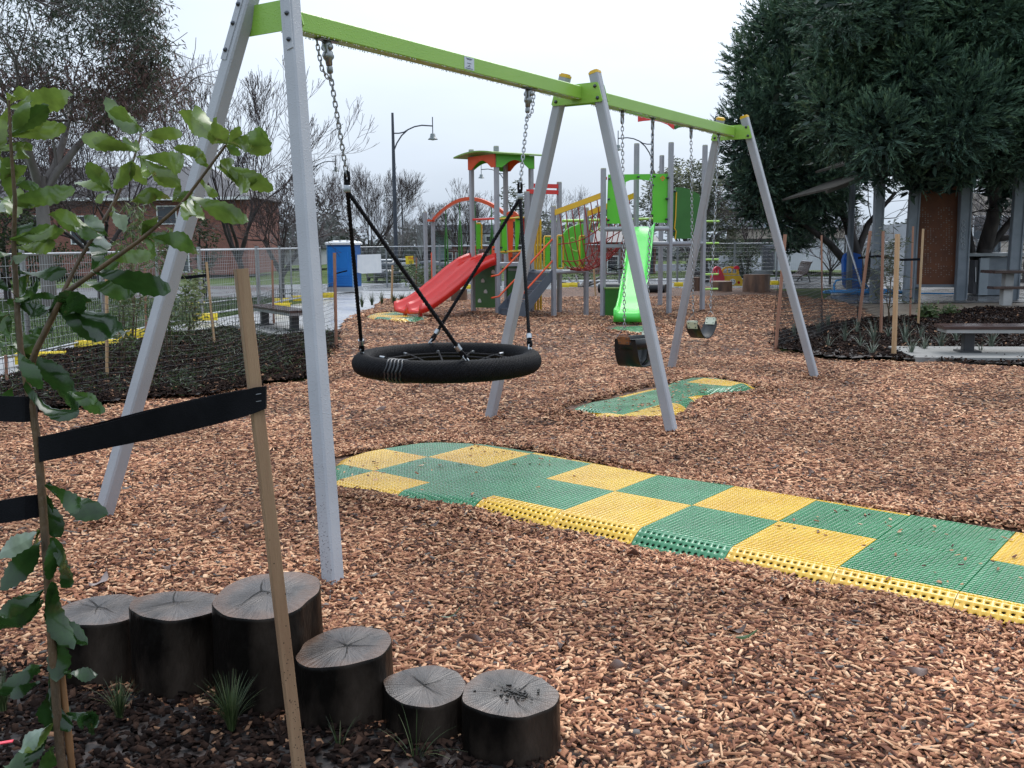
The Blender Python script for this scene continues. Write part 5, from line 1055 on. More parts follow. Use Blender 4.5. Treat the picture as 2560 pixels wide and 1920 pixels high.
leafy('evergreen_tree', 'rounded grey green tree behind the tall play tower', 'tree', [(x, y, 44 + (x % 3), r) for x, y, r in ((1680, 470, 1.2), (1640, 510, .9), (1720, 440, 1.1), (1760, 450, 1.0), (1700, 510, 1.2), (1760, 510, 1.1), (1800, 480, .9), (1740, 560, .9), (1690, 560, .8), (1640, 550, .6), (1810, 545, .7), (1655, 455, .7), (1795, 440, .5), (1840, 560, .6), (1830, 610, .6), (1790, 620, .7))], G(1740, 690), m_olv, 95, .20, .028, 51, .52)
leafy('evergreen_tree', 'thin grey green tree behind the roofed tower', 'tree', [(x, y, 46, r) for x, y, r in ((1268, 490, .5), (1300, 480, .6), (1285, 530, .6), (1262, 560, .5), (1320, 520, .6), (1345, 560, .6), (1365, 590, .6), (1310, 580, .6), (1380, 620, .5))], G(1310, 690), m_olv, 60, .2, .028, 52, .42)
sh = 'clipped and wild shrubs along the street'
for k, (lb, bl, b0, mm, n_) in enumerate([
    ('dark green hedge bush at the far left behind the fence', [(40, 600, 26, .9), (0, 560, 26, .9), (90, 650, 26, .8), (160, 660, 26, .7), (-60, 640, 26, 1)], (60, 750), m_bush, 110),
    ('rounded dark bush at the corner of the brick house', [(515, 600, 30, .45), (500, 570, 30, .4), (520, 640, 30, .45), (505, 680, 30, .4)], (512, 738), m_bush, 130),
    ('low dark green hedge behind the yellow sign', [(1000, 690, 38, .5), (1030, 688, 38, .55), (1060, 692, 38, .5), (975, 694, 38, .4), (1090, 694, 38, .45)], (1030, 712), m_bush, 150),
    ('mid green shrub with a yellow tip behind the right fence', [(1862, 630, 38, .55), (1855, 655, 38, .6), (1880, 650, 38, .5), (1848, 680, 38, .4)], (1862, 700), m_bush, 120),
    ('green shrub behind the fence beside the tall tower leg', [(1790, 640, 39, .5), (1770, 660, 39, .5), (1740, 650, 39, .5), (1715, 660, 39, .45)], (1770, 700), m_bush, 120),
    ('grey green shrub seen below the rope bridge', [(1420, 690, 38, .5), (1450, 695, 38, .5), (1480, 690, 38, .45), (1530, 690, 38, .5), (1390, 695, 38, .4), (1560, 680, 38, .5)], (1450, 712), m_olv, 110),
    ('olive shrub left of the red slide by the fence', [(1075, 680, 33, .4), (1060, 700, 33, .4), (1090, 700, 33, .35)], (1070, 722), m_olv, 120),
    ('pale shrub behind the barbecue at the right edge', [(2550, 640, 35, .6), (2575, 610, 35, .6), (2540, 690, 35, .5)], (2560, 705), m_olv, 100)]):
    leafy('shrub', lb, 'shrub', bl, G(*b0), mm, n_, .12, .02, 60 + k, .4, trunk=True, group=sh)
# dark cypresses on the right
m_cyp = MT('cypress sprays', [(0, (.014, .030, .024)), (.3, (.045, .088, .062)), (.65, (.092, .165, .098)), (.88, (.15, .23, .12)), (1, (.21, .28, .14))], .55, .3)
def cypress(name, label, blobs, base, limbs, seed, dens, spray, rt):
    rs = np.random.default_rng(seed); t = thing(name, label, 'tree', base); C, D, S = [], [], []
    for (px, py, dp, r) in blobs:
        c = P(px, py, dp); k = int(dens * r * r); d = rs.normal(0, 1, (k, 3)); d[:, 1] -= .45; d /= np.linalg.norm(d, axis=1)[:, None]; rad = r * (1 - .55 * rs.random(k) ** 2.2)
        C.append(c + d * rad[:, None]); D.append(d); S.append(rs.normal(0, .09) + .14 * (rad / r - .7) + .13 * d[:, 2])  # outer and upper sprays tinted lighter, top light put into the colour
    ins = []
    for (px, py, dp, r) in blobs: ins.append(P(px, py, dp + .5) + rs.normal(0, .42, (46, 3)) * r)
    Vi, Qi, Ti = leaves_at(np.concatenate(ins), 4, (.12, .12, .12), .34, .06, .1, rs, .10, .07); foliage('inner_foliage', t, Vi, Qi, Ti, m_cyp)  # inner leaves tinted dark, shade inside the crown put into the colour
    C, D = np.concatenate(C), np.concatenate(D); S = np.concatenate([np.atleast_1d(s) for s in S]); n = len(C)
    ax = D * .75 + np.array([0, 0, .30]) + rs.normal(0, .28, (n, 3)); ax /= np.linalg.norm(ax, axis=1)[:, None]
    nb = 22; f = np.linspace(.03, 1, nb); L_ = spray * rs.uniform(.65, 1.35, n)
    s1 = np.cross(ax, rs.normal(0, 1, (n, 3))); s1 /= np.linalg.norm(s1, axis=1)[:, None]; s2 = np.cross(ax, s1)
    ang = rs.uniform(0, 2 * PI, (n, nb)); lat = s1[:, None] * np.cos(ang)[..., None] + s2[:, None] * np.sin(ang)[..., None]
    root = C[:, None] + ax[:, None] * (f[None] * L_[:, None])[..., None] + np.array([0, 0, -1])[None, None] * (.12 * f ** 2)[None, :, None] * L_[:, None, None]
    bl = (.40 * (1 - .5 * f))[None] * L_[:, None] * rs.uniform(.7, 1.3, (n, nb)); bd = lat * .42 + ax[:, None] * .95 + np.array([0, 0, .05]); bd /= np.linalg.norm(bd, axis=2)[..., None]
    sd = np.cross(bd, rs.normal(0, 1, (n, nb, 3))); sd /= np.linalg.norm(sd, axis=2)[..., None]; w_ = bl[..., None] * .10
    V = np.stack([root - sd * w_ * .4, root + bd * bl[..., None] * .5 - sd * w_, root + bd * bl[..., None], root + bd * bl[..., None] * .5 + sd * w_], 2).reshape(-1, 3); Q = np.arange(n * nb * 4).reshape(-1, 4)
    T = np.clip(np.repeat(S[:, None], nb, 1) + .30 + .28 * f[None] + rs.normal(0, .12, (n, 1)) + rs.normal(0, .08, (n, nb)), 0, 1).ravel()  # lighter green tips, top light also put into the tint
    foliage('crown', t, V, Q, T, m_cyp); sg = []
    for pts in limbs:
        W = [P(*p[:3]) for p in pts]
        for k in range(len(W) - 1): sg.append((*W[k], *W[k + 1], pts[k][3], pts[k + 1][3]))
    V, Q = segs_mesh(sg, 8); qmesh('trunk', V, Q, m_trunk, t, smooth=True)
    # bare twigs inside the crown
    tw, tp = [], []
    for pts in limbs:
        W = [P(*p[:3]) for p in pts]
        for k in range(rt): p = W[-1] + (W[-2] - W[-1]) * rs.random(); d = rs.normal(0, 1, 3); d[2] = abs(d[2]) * .4; d /= np.linalg.norm(d); grow(rs, p, d, 1.0, .02, 2, tw, tp, .5, nseg=2, rmin=.006)
    if tw: V, Q = segs_mesh(np.array(tw), 3); qmesh('twigs', V, Q, m_trunk, t)
    return t
bl = []; rs = np.random.default_rng(77)
for y, x0, x1, r in ((-130, 2030, 2300, 1.05), (-40, 1990, 2300, 1.1), (60, 1965, 2300, 1.1), (160, 1935, 2300, 1.15), (260, 1915, 2290, 1.15), (350, 1905, 2250, 1.15), (430, 1905, 2150, 1.0), (500, 1930, 2110, .8), (555, 1965, 2060, .55), (600, 1985, 2030, .32)):
    for x in np.arange(x0, x1, 62): bl.append((x + rs.uniform(-18, 18), y + rs.uniform(-24, 24), 31 + rs.uniform(-1.2, 2.2), r * rs.uniform(.7, 1.05)))
bl += [(1868, 330, 31, .45), (1862, 405, 31, .5), (1880, 150, 31, .4), (1890, 235, 31, .45), (1925, 60, 31, .4), (1860, 470, 31, .42), (1885, 520, 31, .42), (2330, 560, 31, .35), (2370, 590, 31, .3)]
cypress('cypress_tree', 'dark green conifer beyond the swing end, trunk behind the blue bag', bl, G(2150, 742), [[(2150, 745, 31, .26), (2140, 640, 31, .2), (2120, 560, 31, .15), (2080, 480, 31.4, .09), (2000, 380, 31.5, .04)], [(2145, 690, 31, .16), (2075, 610, 31, .11), (2010, 560, 30.7, .07), (1930, 520, 30.5, .03)], [(2150, 720, 31.2, .17), (2190, 620, 31.4, .13), (2190, 480, 31.4, .08), (2180, 330, 31.4, .05)], [(2140, 640, 31, .13), (2170, 560, 31.2, .09), (2240, 480, 31, .05)]], 71, 420, .42, 5)
bl = []
for y, x0, x1, r in ((-170, 2120, 2720, .95), (-80, 2100, 2720, .95), (10, 2095, 2720, .95), (100, 2085, 2720, 1.0), (190, 2075, 2720, 1.0), (270, 2095, 2720, .95), (335, 2130, 2720, .75), (392, 2200, 2720, .5)):
    for x in np.arange(x0, x1, 66): bl.append((x + rs.uniform(-22, 22), y + rs.uniform(-22, 22), 23.5 + rs.uniform(-1.3, 2.0), r * rs.uniform(.68, 1.05)))
bl += [(2330, 430, 23.5, .28), (2390, 440, 23.5, .2), (2480, 425, 24.5, .3), (2545, 410, 24.5, .35), (2250, 410, 23.5, .26), (2110, 320, 23.2, .4), (2070, 260, 23.2, .35), (2500, 480, 26, .25), (2300, 450, 23.5, .18)]
cypress('cypress_tree', 'green conifer overhanging the shelter, with leaning trunk behind the barbecue', bl, G(2440, 727), [[(2440, 730, 27, .25), (2462, 620, 27, .21), (2490, 520, 26.5, .18), (2480, 400, 25.5, .12), (2420, 250, 24.5, .06)], [(2455, 645, 27, .12), (2520, 560, 26.8, .09), (2600, 470, 26, .05)], [(2440, 690, 27, .11), (2420, 560, 27, .07), (2415, 470, 26.5, .04)], [(2470, 600, 27, .1), (2560, 590, 26.6, .06), (2640, 560, 26.4, .03)]], 72, 480, .36, 6)

# far tree belt that closes the horizon
rs = np.random.default_rng(90); n = 5200; a = rs.uniform(-.62, .62, n); dd_ = rs.uniform(82, 100, n); hgt = 2.2 + 1.5 * np.sin(a * 23) + 1.2 * np.sin(a * 61 + 1) + rs.uniform(-.8, .8, n)
cc = np.stack([dd_ * a, dd_, rs.random(n) * np.maximum(hgt, .8)], 1); V, Q, T = leaves_at(cc, 10, (.35, .35, .3), .55, .11, 0, rs, rs.uniform(.2, .7, n), .1)
m_belt = MT('hazed distant foliage', [(0, (.09, .10, .095)), (.5, (.14, .15, .14)), (1, (.21, .21, .20))], .9, .1)  # pale greyed tones, distance haze put into the foliage colour
tagp(qmesh('distant_trees', V, Q, m_belt, tint=T), 'distant belt of grey green trees along the horizon', None, None, 'stuff')

# ---- buildings
m_brick = bpy.data.materials.new('red brick'); m_brick.use_nodes = True
_t = m_brick.node_tree; _b = _t.nodes['Principled BSDF']; _n = _t.nodes.new('ShaderNodeTexBrick'); _tc = _t.nodes.new('ShaderNodeTexCoord'); _mp = _t.nodes.new('ShaderNodeMapping'); _mp.inputs['Rotation'].default_value = (PI / 2, 0, 0)
_n.inputs['Color1'].default_value = (.24, .075, .05, 1); _n.inputs['Color2'].default_value = (.16, .05, .038, 1); _n.inputs['Mortar'].default_value = (.28, .2, .17, 1); _n.inputs['Scale'].default_value = 5.5; _n.inputs['Mortar Size'].default_value = .02
_t.links.new(_tc.outputs['Object'], _mp.inputs['Vector']); _t.links.new(_mp.outputs[0], _n.inputs['Vector']); _t.links.new(_n.outputs['Color'], _b.inputs['Base Color']); _b.inputs['Roughness'].default_value = .8
m_tile = bpy.data.materials.new('dark roof tiles'); m_tile.use_nodes = True
_t = m_tile.node_tree; _b = _t.nodes['Principled BSDF']; _n = _t.nodes.new('ShaderNodeTexBrick'); _tc = _t.nodes.new('ShaderNodeTexCoord')
_n.inputs['Color1'].default_value = (.03, .028, .032, 1); _n.inputs['Color2'].default_value = (.05, .045, .052, 1); _n.inputs['Mortar'].default_value = (.025, .022, .025, 1); _n.inputs['Scale'].default_value = 3.2; _n.inputs['Mortar Size'].default_value = .035
_t.links.new(_tc.outputs['Object'], _n.inputs['Vector']); _t.links.new(_n.outputs['Color'], _b.inputs['Base Color']); _b.inputs['Roughness'].default_value = .45
m_glass = M('dark window glass', (.03, .04, .05), (.06, .07, .08), .08, 1); m_rend = M('white render', (.62, .64, .67), (.56, .58, .61), .7, 2); m_rgrey = M('grey render', (.24, .25, .28), (.28, .29, .32), .7, 2); m_beige = M('beige render', (.42, .36, .30), (.46, .40, .34), .8, 2); m_pblue = M('pale blue glass', (.30, .40, .44), (.26, .35, .39), .2, 3); m_dark = M('dark cladding', (.035, .035, .04), (.06, .06, .065), .5, 3); m_wgrey = M('light grey wall', (.42, .43, .45), (.36, .37, .39), .7, 2); m_terra = M('terracotta tiles', (.45, .16, .07), (.36, .12, .055), .7, 6)
def wallbox(name, m, x0, x1, y0, y1, yd, th, par):
    """upright box whose front face spans the measured rectangle at depth yd"""
    a, c = P(x0, y1, yd), P(x1, y0, yd); b = MB(); b.box(((a[0] + c[0]) / 2, yd + th / 2, (a[2] + c[2]) / 2), (c[0] - a[0], th, c[2] - a[2])); return b.build(name, m, par)
def window(x0, x1, y0, y1, yd, par, gm=None, fm=None, fr=.05):
    a, c = P(x0, y1, yd), P(x1, y0, yd); b = MB(); cx, cz, w_, h_ = (a[0] + c[0]) / 2, (a[2] + c[2]) / 2, c[0] - a[0], c[2] - a[2]
    for sx, sz, ww, hh in ((0, -h_ / 2, w_ + fr, fr), (0, h_ / 2, w_ + fr, fr), (-w_ / 2, 0, fr, h_ - fr), (w_ / 2, 0, fr, h_ - fr)): b.box((cx + sx, yd - .03, cz + sz), (ww, .08, hh))
    o = b.build('window_frame', fm or m_white, par); b = MB(); b.box((cx, yd - .012, cz), (w_ - fr, .02, h_ - fr)); b.build('pane', gm or m_glass, o); return o
br = thing('brick_house', 'red brick house with dark tiled roof behind the bare trees at left', 'house', G(300, 692)); yb = G(300, 692)[1]
wallbox('wall', m_brick, -260, 614, 492, 694, yb, 7, br); zt = P(300, 494, yb)[2]; zr_ = P(300, 416, yb + 3)[2]
xa, xb = P(-290, 490, yb)[0], P(632, 490, yb)[0]; b = MB(); xr0, xr1 = xa + 3, xb - 3.2
b.add([(xa, yb - .5, zt - .05), (xb, yb - .5, zt - .05), (xb, yb + 7.5, zt - .05), (xa, yb + 7.5, zt - .05), (xr0, yb + 3.4, zr_), (xr1, yb + 3.4, zr_)], [(0, 1, 5, 4), (1, 2, 5), (2, 3, 4, 5), (3, 0, 4), (3, 2, 1, 0)]); rf = b.build('roof', m_tile, br)
b = MB(); b.beam((xa, yb - .52, zt - .1), (xb, yb - .52, zt - .1), .1, .14, (0, 1, 0)); b.build('gutter', m_white, rf)
b = MB(); b.box(P(150, 400, yb + 4), (.8, .8, 1.2)); b.build('chimney', m_brick, rf)
for (x0, x1, y0, y1) in ((40, 95, 540, 610), (180, 240, 540, 610), (395, 440, 515, 560), (420, 470, 600, 680)): window(x0, x1, y0, y1, yb, br)
mh = thing('modern_house', 'flat roofed grey and white modern house behind the red arch', 'house', G(1160, 670)); ym = 58.0
for nm, m, x0, x1, y0, y1, dy, th in (('wall', m_wgrey, 1044, 1066, 562, 662, 0, 8), ('wall', m_rgrey, 1066, 1296, 561, 584, .25, 8), ('recess', m_dark, 1066, 1092, 584, 652, .9, 6), ('glazed_tower', m_pblue, 1091, 1113, 578, 650, .15, 2), ('wall', m_rend, 1113, 1127, 574, 622, -.2, 3), ('wall', m_rgrey, 1127, 1140, 584, 612, .3, 6), ('wall', m_wgrey, 1140, 1296, 584, 612, .3, 6), ('wall', m_brick, 1118, 1300, 612, 662, .4, 6), ('wall', m_dark, 1066, 1118, 650, 662, .35, 5), ('parapet', m_rend, 1076, 1128, 573, 577, -.6, 1)): wallbox(nm, m, x0, x1, y0, y1, ym + dy, th, mh)
for (x0, x1, y0, y1) in ((1133, 1142, 581, 592), (1170, 1190, 590, 604), (1215, 1235, 590, 604), (1121, 1131, 632, 652), (1140, 1146, 632, 655), (1170, 1195, 628, 650)): window(x0, x1, y0, y1, ym + .28, mh)
wh = thing('white_house', 'white two storey house with beige band behind the right fence', 'house', G(1920, 690)); yw = 46.0
for nm, m, x0, x1, y0, y1, dy, th in (('wall', m_rend, 1772, 2140, 490, 571, .0, 8), ('balcony_front', m_beige, 1840, 2130, 571, 597, -.6, 2), ('wall', m_wgrey, 1772, 1935, 597, 690, .6, 6), ('side_wall', m_rend, 1937, 2140, 590, 676, -.3, 6), ('garden_wall', m_rend, 1880, 1904, 640, 676, -4, .3), ('garden_wall', m_wgrey, 1640, 1880, 659, 678, -4, .3), ('pillar', m_wgrey, 1802, 1821, 640, 660, -4.1, .5), ('band', m_dark, 1772, 2140, 534, 537, -.05, .1), ('band', m_dark, 1772, 2140, 570, 572.5, -.7, .1)): wallbox(nm, m, x0, x1, y0, y1, yw + dy, th, wh)
for (x0, x1, y0, y1, g) in ((1801, 1848, 521, 534, m_dark), (1870, 1900, 521, 534, m_dark), (1852, 1895, 562, 570, m_dark), (1908, 1925, 553, 569, m_pblue), (1960, 1995, 553, 569, m_pblue)): window(x0, x1, y0, y1, yw - .01, wh, g, m_wgrey)
gt_ = wallbox('gate', m_rgrey, 1906, 1936, 612, 676, yw - 1.2, .08, wh)
for k in range(9): x = 1908 + k * 3.3; b = MB(); b.beam(P(x, 674, yw - 1.25), P(x, 614, yw - 1.25), .02, .03); b.build('gate_slat', m_dark, gt_)
th_ = thing('tiled_house', 'low house with grey tiled roof behind the rope bridge', 'house', G(1560, 690)); yt = 50.0
wallbox('wall', m_brick, 1490, 1640, 604, 690, yt, 5, th_); a, c = P(1480, 606, yt), P(1650, 606, yt); zr2 = P(1560, 566, yt + 2.5)[2]
b = MB(); b.add([(a[0], yt - .4, a[2]), (c[0], yt - .4, a[2]), (c[0], yt + 5.4, a[2]), (a[0], yt + 5.4, a[2]), (a[0] + .4, yt + 2.5, zr2), (c[0] - .4, yt + 2.5, zr2)], [(0, 1, 5, 4), (1, 2, 5), (2, 3, 4, 5), (3, 0, 4), (3, 2, 1, 0)]); b.build('roof', m_tile, th_); window(1518, 1545, 640, 680, yt, th_)
fh = thing('pale_house', 'pale rendered house glimpsed behind the conifers and shelter', 'house', G(2340, 690)); yf = 44.0
wallbox('wall', m_beige, 2395, 2760, 480, 690, yf, 6, fh); wallbox('wall', m_wgrey, 2230, 2290, 560, 690, yf + .5, 6, fh); a, c = P(2225, 562, yf + .2), P(2292, 562, yf + .2)

for x in (2430, 2500): window(x, x + 40, 540, 600, yf - .01, fh)
gb = thing('garage', 'low dark roofed building far behind the portable toilet', 'building', G(760, 668)); wallbox('wall', m_wgrey, 600, 800, 622, 664, 62, 6, gb); wallbox('roof', m_dark, 594, 806, 614, 623, 61.6, 7, gb)

# ---- street lamps
m_lamp = M('dark lamp paint', (.035, .042, .055), (.05, .058, .075), .4, 4); m_hood = M('lamp hood', (.10, .13, .13), (.14, .16, .16), .35, 6)
def lamp(label, px, py_base, py_top, sgn, depth=None, m=m_lamp, arm=1.64 / 6.85):
    y = depth or G(px, py_base)[1]; base = P(px, py_base, y); top = P(px, py_top, y); base = np.array([top[0], y, 0.0]); h = top[2]; k = h / 6.85
    t = thing('street_lamp', label, 'street lamp', base, 'curved arm street lamps')
    b = MB(); b.tube([base - [0, 0, .1], base + [0, 0, h * .55], base + [0, 0, h]], [.10 * k, .085 * k, .05 * k], 12); b.build('pole', m, t)
    X = lambda dx, dz: base + np.array([sgn * dx * k, 0, h - dz * k]); L_ = 1.64
    b = MB(); b.tube([X(.03, .82), X(.25, .82), X(.45, .78), X(.62, .68)], .028 * k, 6); b.tube([X(.03, 1.5), X(.15, 1.22), X(.35, .92), X(.62, .68), X(.9, .56), X(1.2, .51), X(1.64, .54)], .03 * k, 6); b.tube([X(1.64, .18), X(1.64, .86)], .022 * k, 6); b.build('arm', m, t)
    b = MB(); b.lathe([(0, 0), (.05, 0), (.10, -.02), (.12, -.16), (.14, -.17), (.20, -.23), (.21, -.245), (.13, -.235), (0, -.235)], (0, 0, 0), 18)
    b.v = [tuple(np.array(v) * k + X(1.64, .84)) for v in b.v]; hd = b.build('lamp_head', m_hood, t)
    b = MB(); b.lathe([(.10, -.237), (.085, -.265), (.04, -.28), (0, -.283)], (0, 0, 0), 12); b.v = [tuple(np.array(v) * k + X(1.64, .84)) for v in b.v]; b.build('lens', m_knob, hd)
lamp('tallest dark street lamp, standing behind the fence left of the slide', 981, 701, 282, 1)
lamp('small distant street lamp with its arm turned left, behind the main lamp', 1004, 0, 474, -1, 78)
lamp('street lamp seen under the roof of the play tower', 1266, 0, 402, -1, 62)
lamp('street lamp behind the tall play tower with its arm turned left', 1632, 0, 316, -1, 50)
lamp('street lamp half hidden by bare twigs right of the near swing leg', 770, 0, 382, 1, 64)

# ---- temporary fence, weighted feet
m_wire = M('fence wire', (.42, .44, .46), None, .4, metal=.6); m_foot = M('yellow fence foot', (.68, .48, .01), (.74, .55, .02), .5, 5)
def fence_mesh(W, Hh, fine=1.0):
    b = MB(); z0 = .12
    for p, q in (((0, z0), (W, z0)), ((0, Hh), (W, Hh))): b.tube([(p[0], 0, p[1]), (q[0], 0, q[1])], .02, 6)
    for x in (.02, W - .02): b.tube([(x, 0, 0), (x, 0, Hh + .07)], .021, 6)
    S = []; n = int(W / (.075 * fine))
    for k in range(1, n): S.append((W * k / n, 0, z0, W * k / n, 0, Hh, .0026, .0026))
    nh = int((Hh - z0) / (.13 * fine))
    for k in range(1, nh): z = z0 + (Hh - z0) * k / nh; S.append((.02, 0.004, z, W - .02, .004, z, .0026, .0026))
    return b, S
FH = 1.42; fproto = None; fcount = 0
def fence_panel(A, B, label, Hh=FH):
    global fproto, fcount
    A, B = np.array([A[0], A[1], 0]), np.array([B[0], B[1], 0]); W = np.linalg.norm(B - A); rz = math.atan2(B[1] - A[1], B[0] - A[0])
    if fproto is None:
        t = thing('mesh_fence', label, 'fence panel', (0, 0, 0), 'temporary mesh fence panels'); b, S = fence_mesh(2.4, FH); b.build('frame', m_galv, t); V, Q = segs_mesh(S, 3); qmesh('wire_mesh', V, Q, m_wire, t); fproto = t
    else: t = copy_tree(fproto); t['label'] = label
    t.location = Vector(A); t.rotation_euler = (0, 0, rz); t.scale = (W / 2.4, 1, 1); return t
def fence_run(pts, labels):
    k = 0
    for i in range(len(pts) - 1):
        A, B = np.array(pts[i]), np.array(pts[i + 1]); n = max(1, round(np.linalg.norm((B - A)[:2]) / 2.4))
        for j in range(n): fence_panel(A + (B - A) * j / n, A + (B - A) * (j + 1) / n, labels[min(i, len(labels) - 1)])
gfl = [G(*p) for p in ((-520, 1010), (77, 906), (507, 801), (647, 779), (704, 764), (806, 745))]
fence_run(gfl, ['wire fence panel at the far left edge behind the shrub', 'wire fence panel along the lawn behind the dark bed', 'wire fence panel behind the black bench', 'short angled wire fence panel right of the bench', 'wire fence panel just left of the portable toilet'])
fence_run([G(*p) for p in ((888, 726), (968, 719))], ['wire fence panel carrying the white sheet beside the toilet'])
fence_run([G(*p) for p in ((968, 719), (1100, 717), (1835, 706))], ['wire fence panel with the yellow sign behind the slide', 'wire fence panel behind the play structure'])
fence_run([G(*p) for p in ((1835, 706), (1940, 704), (2110, 702))], ['wire fence panel behind the toy car', 'wire fence panel behind the slatted lounger'])
fence_run([G(*p) for p in ((2110, 702), (2760, 695))], ['wire fence panel behind the shelter posts'])
fence_run([G(*p) for p in ((500, 772), (650, 752), (800, 733))], ['second row wire fence panel across the lawn'])
fg = 'yellow fence feet'
def foot(px, py, label, ang=None, L_=.55):
    t = thing('weight_block', label, 'fence foot', G(px, py), fg); b = MB(); a = ang if ang is not None else .25; R = np.array(Matrix.Rotation(a, 3, 'Z')); c = G(px, py)
    pr_ = [(-.11, 0), (.11, 0), (.11, .07), (.075, .14), (-.075, .14), (-.11, .07)]; b.prism(pr_, c, R @ np.array([0, 1.0, 0]), UZ, L_); b.build('block', m_foot, t)
    for s_ in (-.2, 0, .2): d = MB(); d.lathe([(0, .13), (.03, .13), (.03, .146), (0, .146)], c + R @ np.array([s_, 0, 0]), 8); d.build('socket', m_foot, t)
for k, (px, py, lb) in enumerate(((104, 907, 'large yellow fence foot at the far left by the path edge'), (244, 874, 'yellow fence foot left of the first thin stake'), (345, 844, 'yellow fence foot behind the pale thin stake'), (506, 801, 'yellow fence foot on the grass edge left of the bench'), (490, 770, 'small yellow fence foot on the lawn'), (706, 773, 'yellow fence foot above the right end of the bench'), (704, 759, 'yellow fence foot behind the one above the bench'), (750, 752, 'yellow fence foot right of the bench by the swing leg'), (822, 744, 'stacked yellow fence foot beside the toilet'), (1168, 722, 'yellow fence foot seen below the red slide'), (1412, 718, 'yellow fence foot seen below the middle platform'), (1433, 717, 'yellow fence foot right of the one under the platform'), (1696, 716, 'yellow fence foot between the tall tower legs'), (1936, 712, 'yellow fence foot right of the tall stump'), (1830, 705, 'yellow fence foot behind the toy car'))): foot(px, py, lb, .3 if px < 900 else 0.02, .6 if py > 790 else .36 if py > 735 else .28)
# ---- sheet and sign on the fence
t = thing('white_sheet', 'white sheet tied to the wire fence right of the toilet', 'sheet', P(923, 683, 33)); b = MB(); pl = plane(P(892, 640, 32.2), P(954, 640, 33.0)); panel(b, pl, [(893, 637), (952, 635), (954, 682), (905, 684), (893, 681)], .01); b.build('board', m_white, t)
t = thing('yellow_sign', 'small yellow sign with red lettering hung on the fence', 'sign', P(1024, 661, 34.2)); pl = plane(P(1010, 650, 34.4), P(1040, 650, 34.5)); b = MB(); panel(b, pl, [(1013.5, 640.5), (1033, 639.5), (1034.5, 659.5), (1014.5, 661)], .012); sg_ = b.build('board', M('sign yellow', (.78, .58, .02), None, .5), t)
def text(txt, p, u, size, m, par, name, vert=UZ):
    cu = bpy.data.curves.new(name, 'FONT'); cu.body = txt; cu.size = size; cu.extrude = .003; cu.align_x = 'CENTER'; cu.align_y = 'CENTER'; tmp = bpy.data.objects.new(name + '_src', cu); COL.objects.link(tmp)
    dg = bpy.context.evaluated_depsgraph_get(); me = bpy.data.meshes.new_from_object(tmp.evaluated_get(dg)); bpy.data.objects.remove(tmp); u, v = np.array(u, float), np.array(vert, float); n_ = np.cross(u, v)
    me.transform(Matrix(((u[0], v[0], n_[0], p[0]), (u[1], v[1], n_[1], p[1]), (u[2], v[2], n_[2], p[2]), (0, 0, 0, 1)))); me.materials.clear(); me.materials.append(m); o = bpy.data.objects.new(name, me); COL.objects.link(o); o.parent = par; o.matrix_parent_inverse = Matrix.Translation(-wloc(par)); return o
text('TFH', pl[3](1024, 646) - [0, .012, 0], (1, 0, 0), .155, M('sign red', (.55, .02, .02), None, .5), sg_, 'lettering')
for yy, wv in ((653, .11), (657, .1)): b = MB(); b.box(pl[3](1024, yy) - [0, .01, 0], (wv * 2, .006, .022)); b.build('text_line', M('sign ink', (.12, .1, .02), None, .6), sg_)

# ---- portable toilet
m_blue = M('blue plastic', (.012, .17, .55), (.016, .20, .62), .35, 2); m_blue2 = M('dark blue plastic', (.01, .09, .30), (.012, .11, .36), .4, 3)
tc_ = G(853, 729); yT = tc_[1]; t = thing('portable_toilet', 'bright blue portable toilet with white roof on the wet path', 'portable toilet', tc_)
xl, xr_ = P(824, 700, yT)[0], P(890, 700, yT)[0]; zT = P(853, 612, yT)[2]; wT = xr_ - xl; cxT = (xl + xr_) / 2; Rz = np.array(Matrix.Rotation(-.18, 3, 'Z')); cT = np.array([cxT, yT + wT / 2, 0])
def tb(name, m, dx, dy, dz, sx, sy, sz, par=t): b = MB(); b.box(cT + Rz @ np.array([dx, dy, 0]) + [0, 0, dz], (sx, sy, sz), Rz); return b.build(name, m, par)
tb('base', m_wgrey, 0, 0, .07, wT * 1.08, wT * 1.08, .14); tb('cabin', m_blue2, 0, 0, .14 + (zT - .14) / 2, wT * .98, wT * .98, zT - .14); dr_ = tb('door', m_blue, 0, -wT * .5, .16 + (zT - .2) / 2, wT * .93, .03, zT - .24)
tb('door_panel', m_blue, 0, -wT * .525, zT * .67, wT * .66, .02, zT * .34, dr_); tb('door_panel', m_blue, 0, -wT * .525, zT * .40, wT * .66, .02, zT * .12, dr_)
for k in range(5): tb('rib', m_blue, 0, -wT * .53, .22 + k * .075, wT * .84, .03, .035, dr_)
for s_ in (-1, 1): tb('corner_trim', M('light blue trim', (.15, .32, .55), None, .4), s_ * wT * .49, -wT * .5, zT * .5 + .07, .025, .045, zT - .14)
b = MB(); b.lathe([(wT * .78, 0), (wT * .78, .06), (wT * .70, .10), (wT * .3, .13), (0, .135)], (0, 0, 0), 4); R45 = np.array(Matrix.Rotation(-.18 + PI / 4, 3, 'Z')); b.v = [tuple(R45 @ np.array(v) + cT + [0, 0, zT]) for v in b.v]; b.sm = [False] * len(b.sm); b.build('roof', m_white, t)
for k in range(3): tb('roof_rib', m_white, (-.3 + .3 * k) * wT, 0, zT + .12, .06, wT * .9, .05)

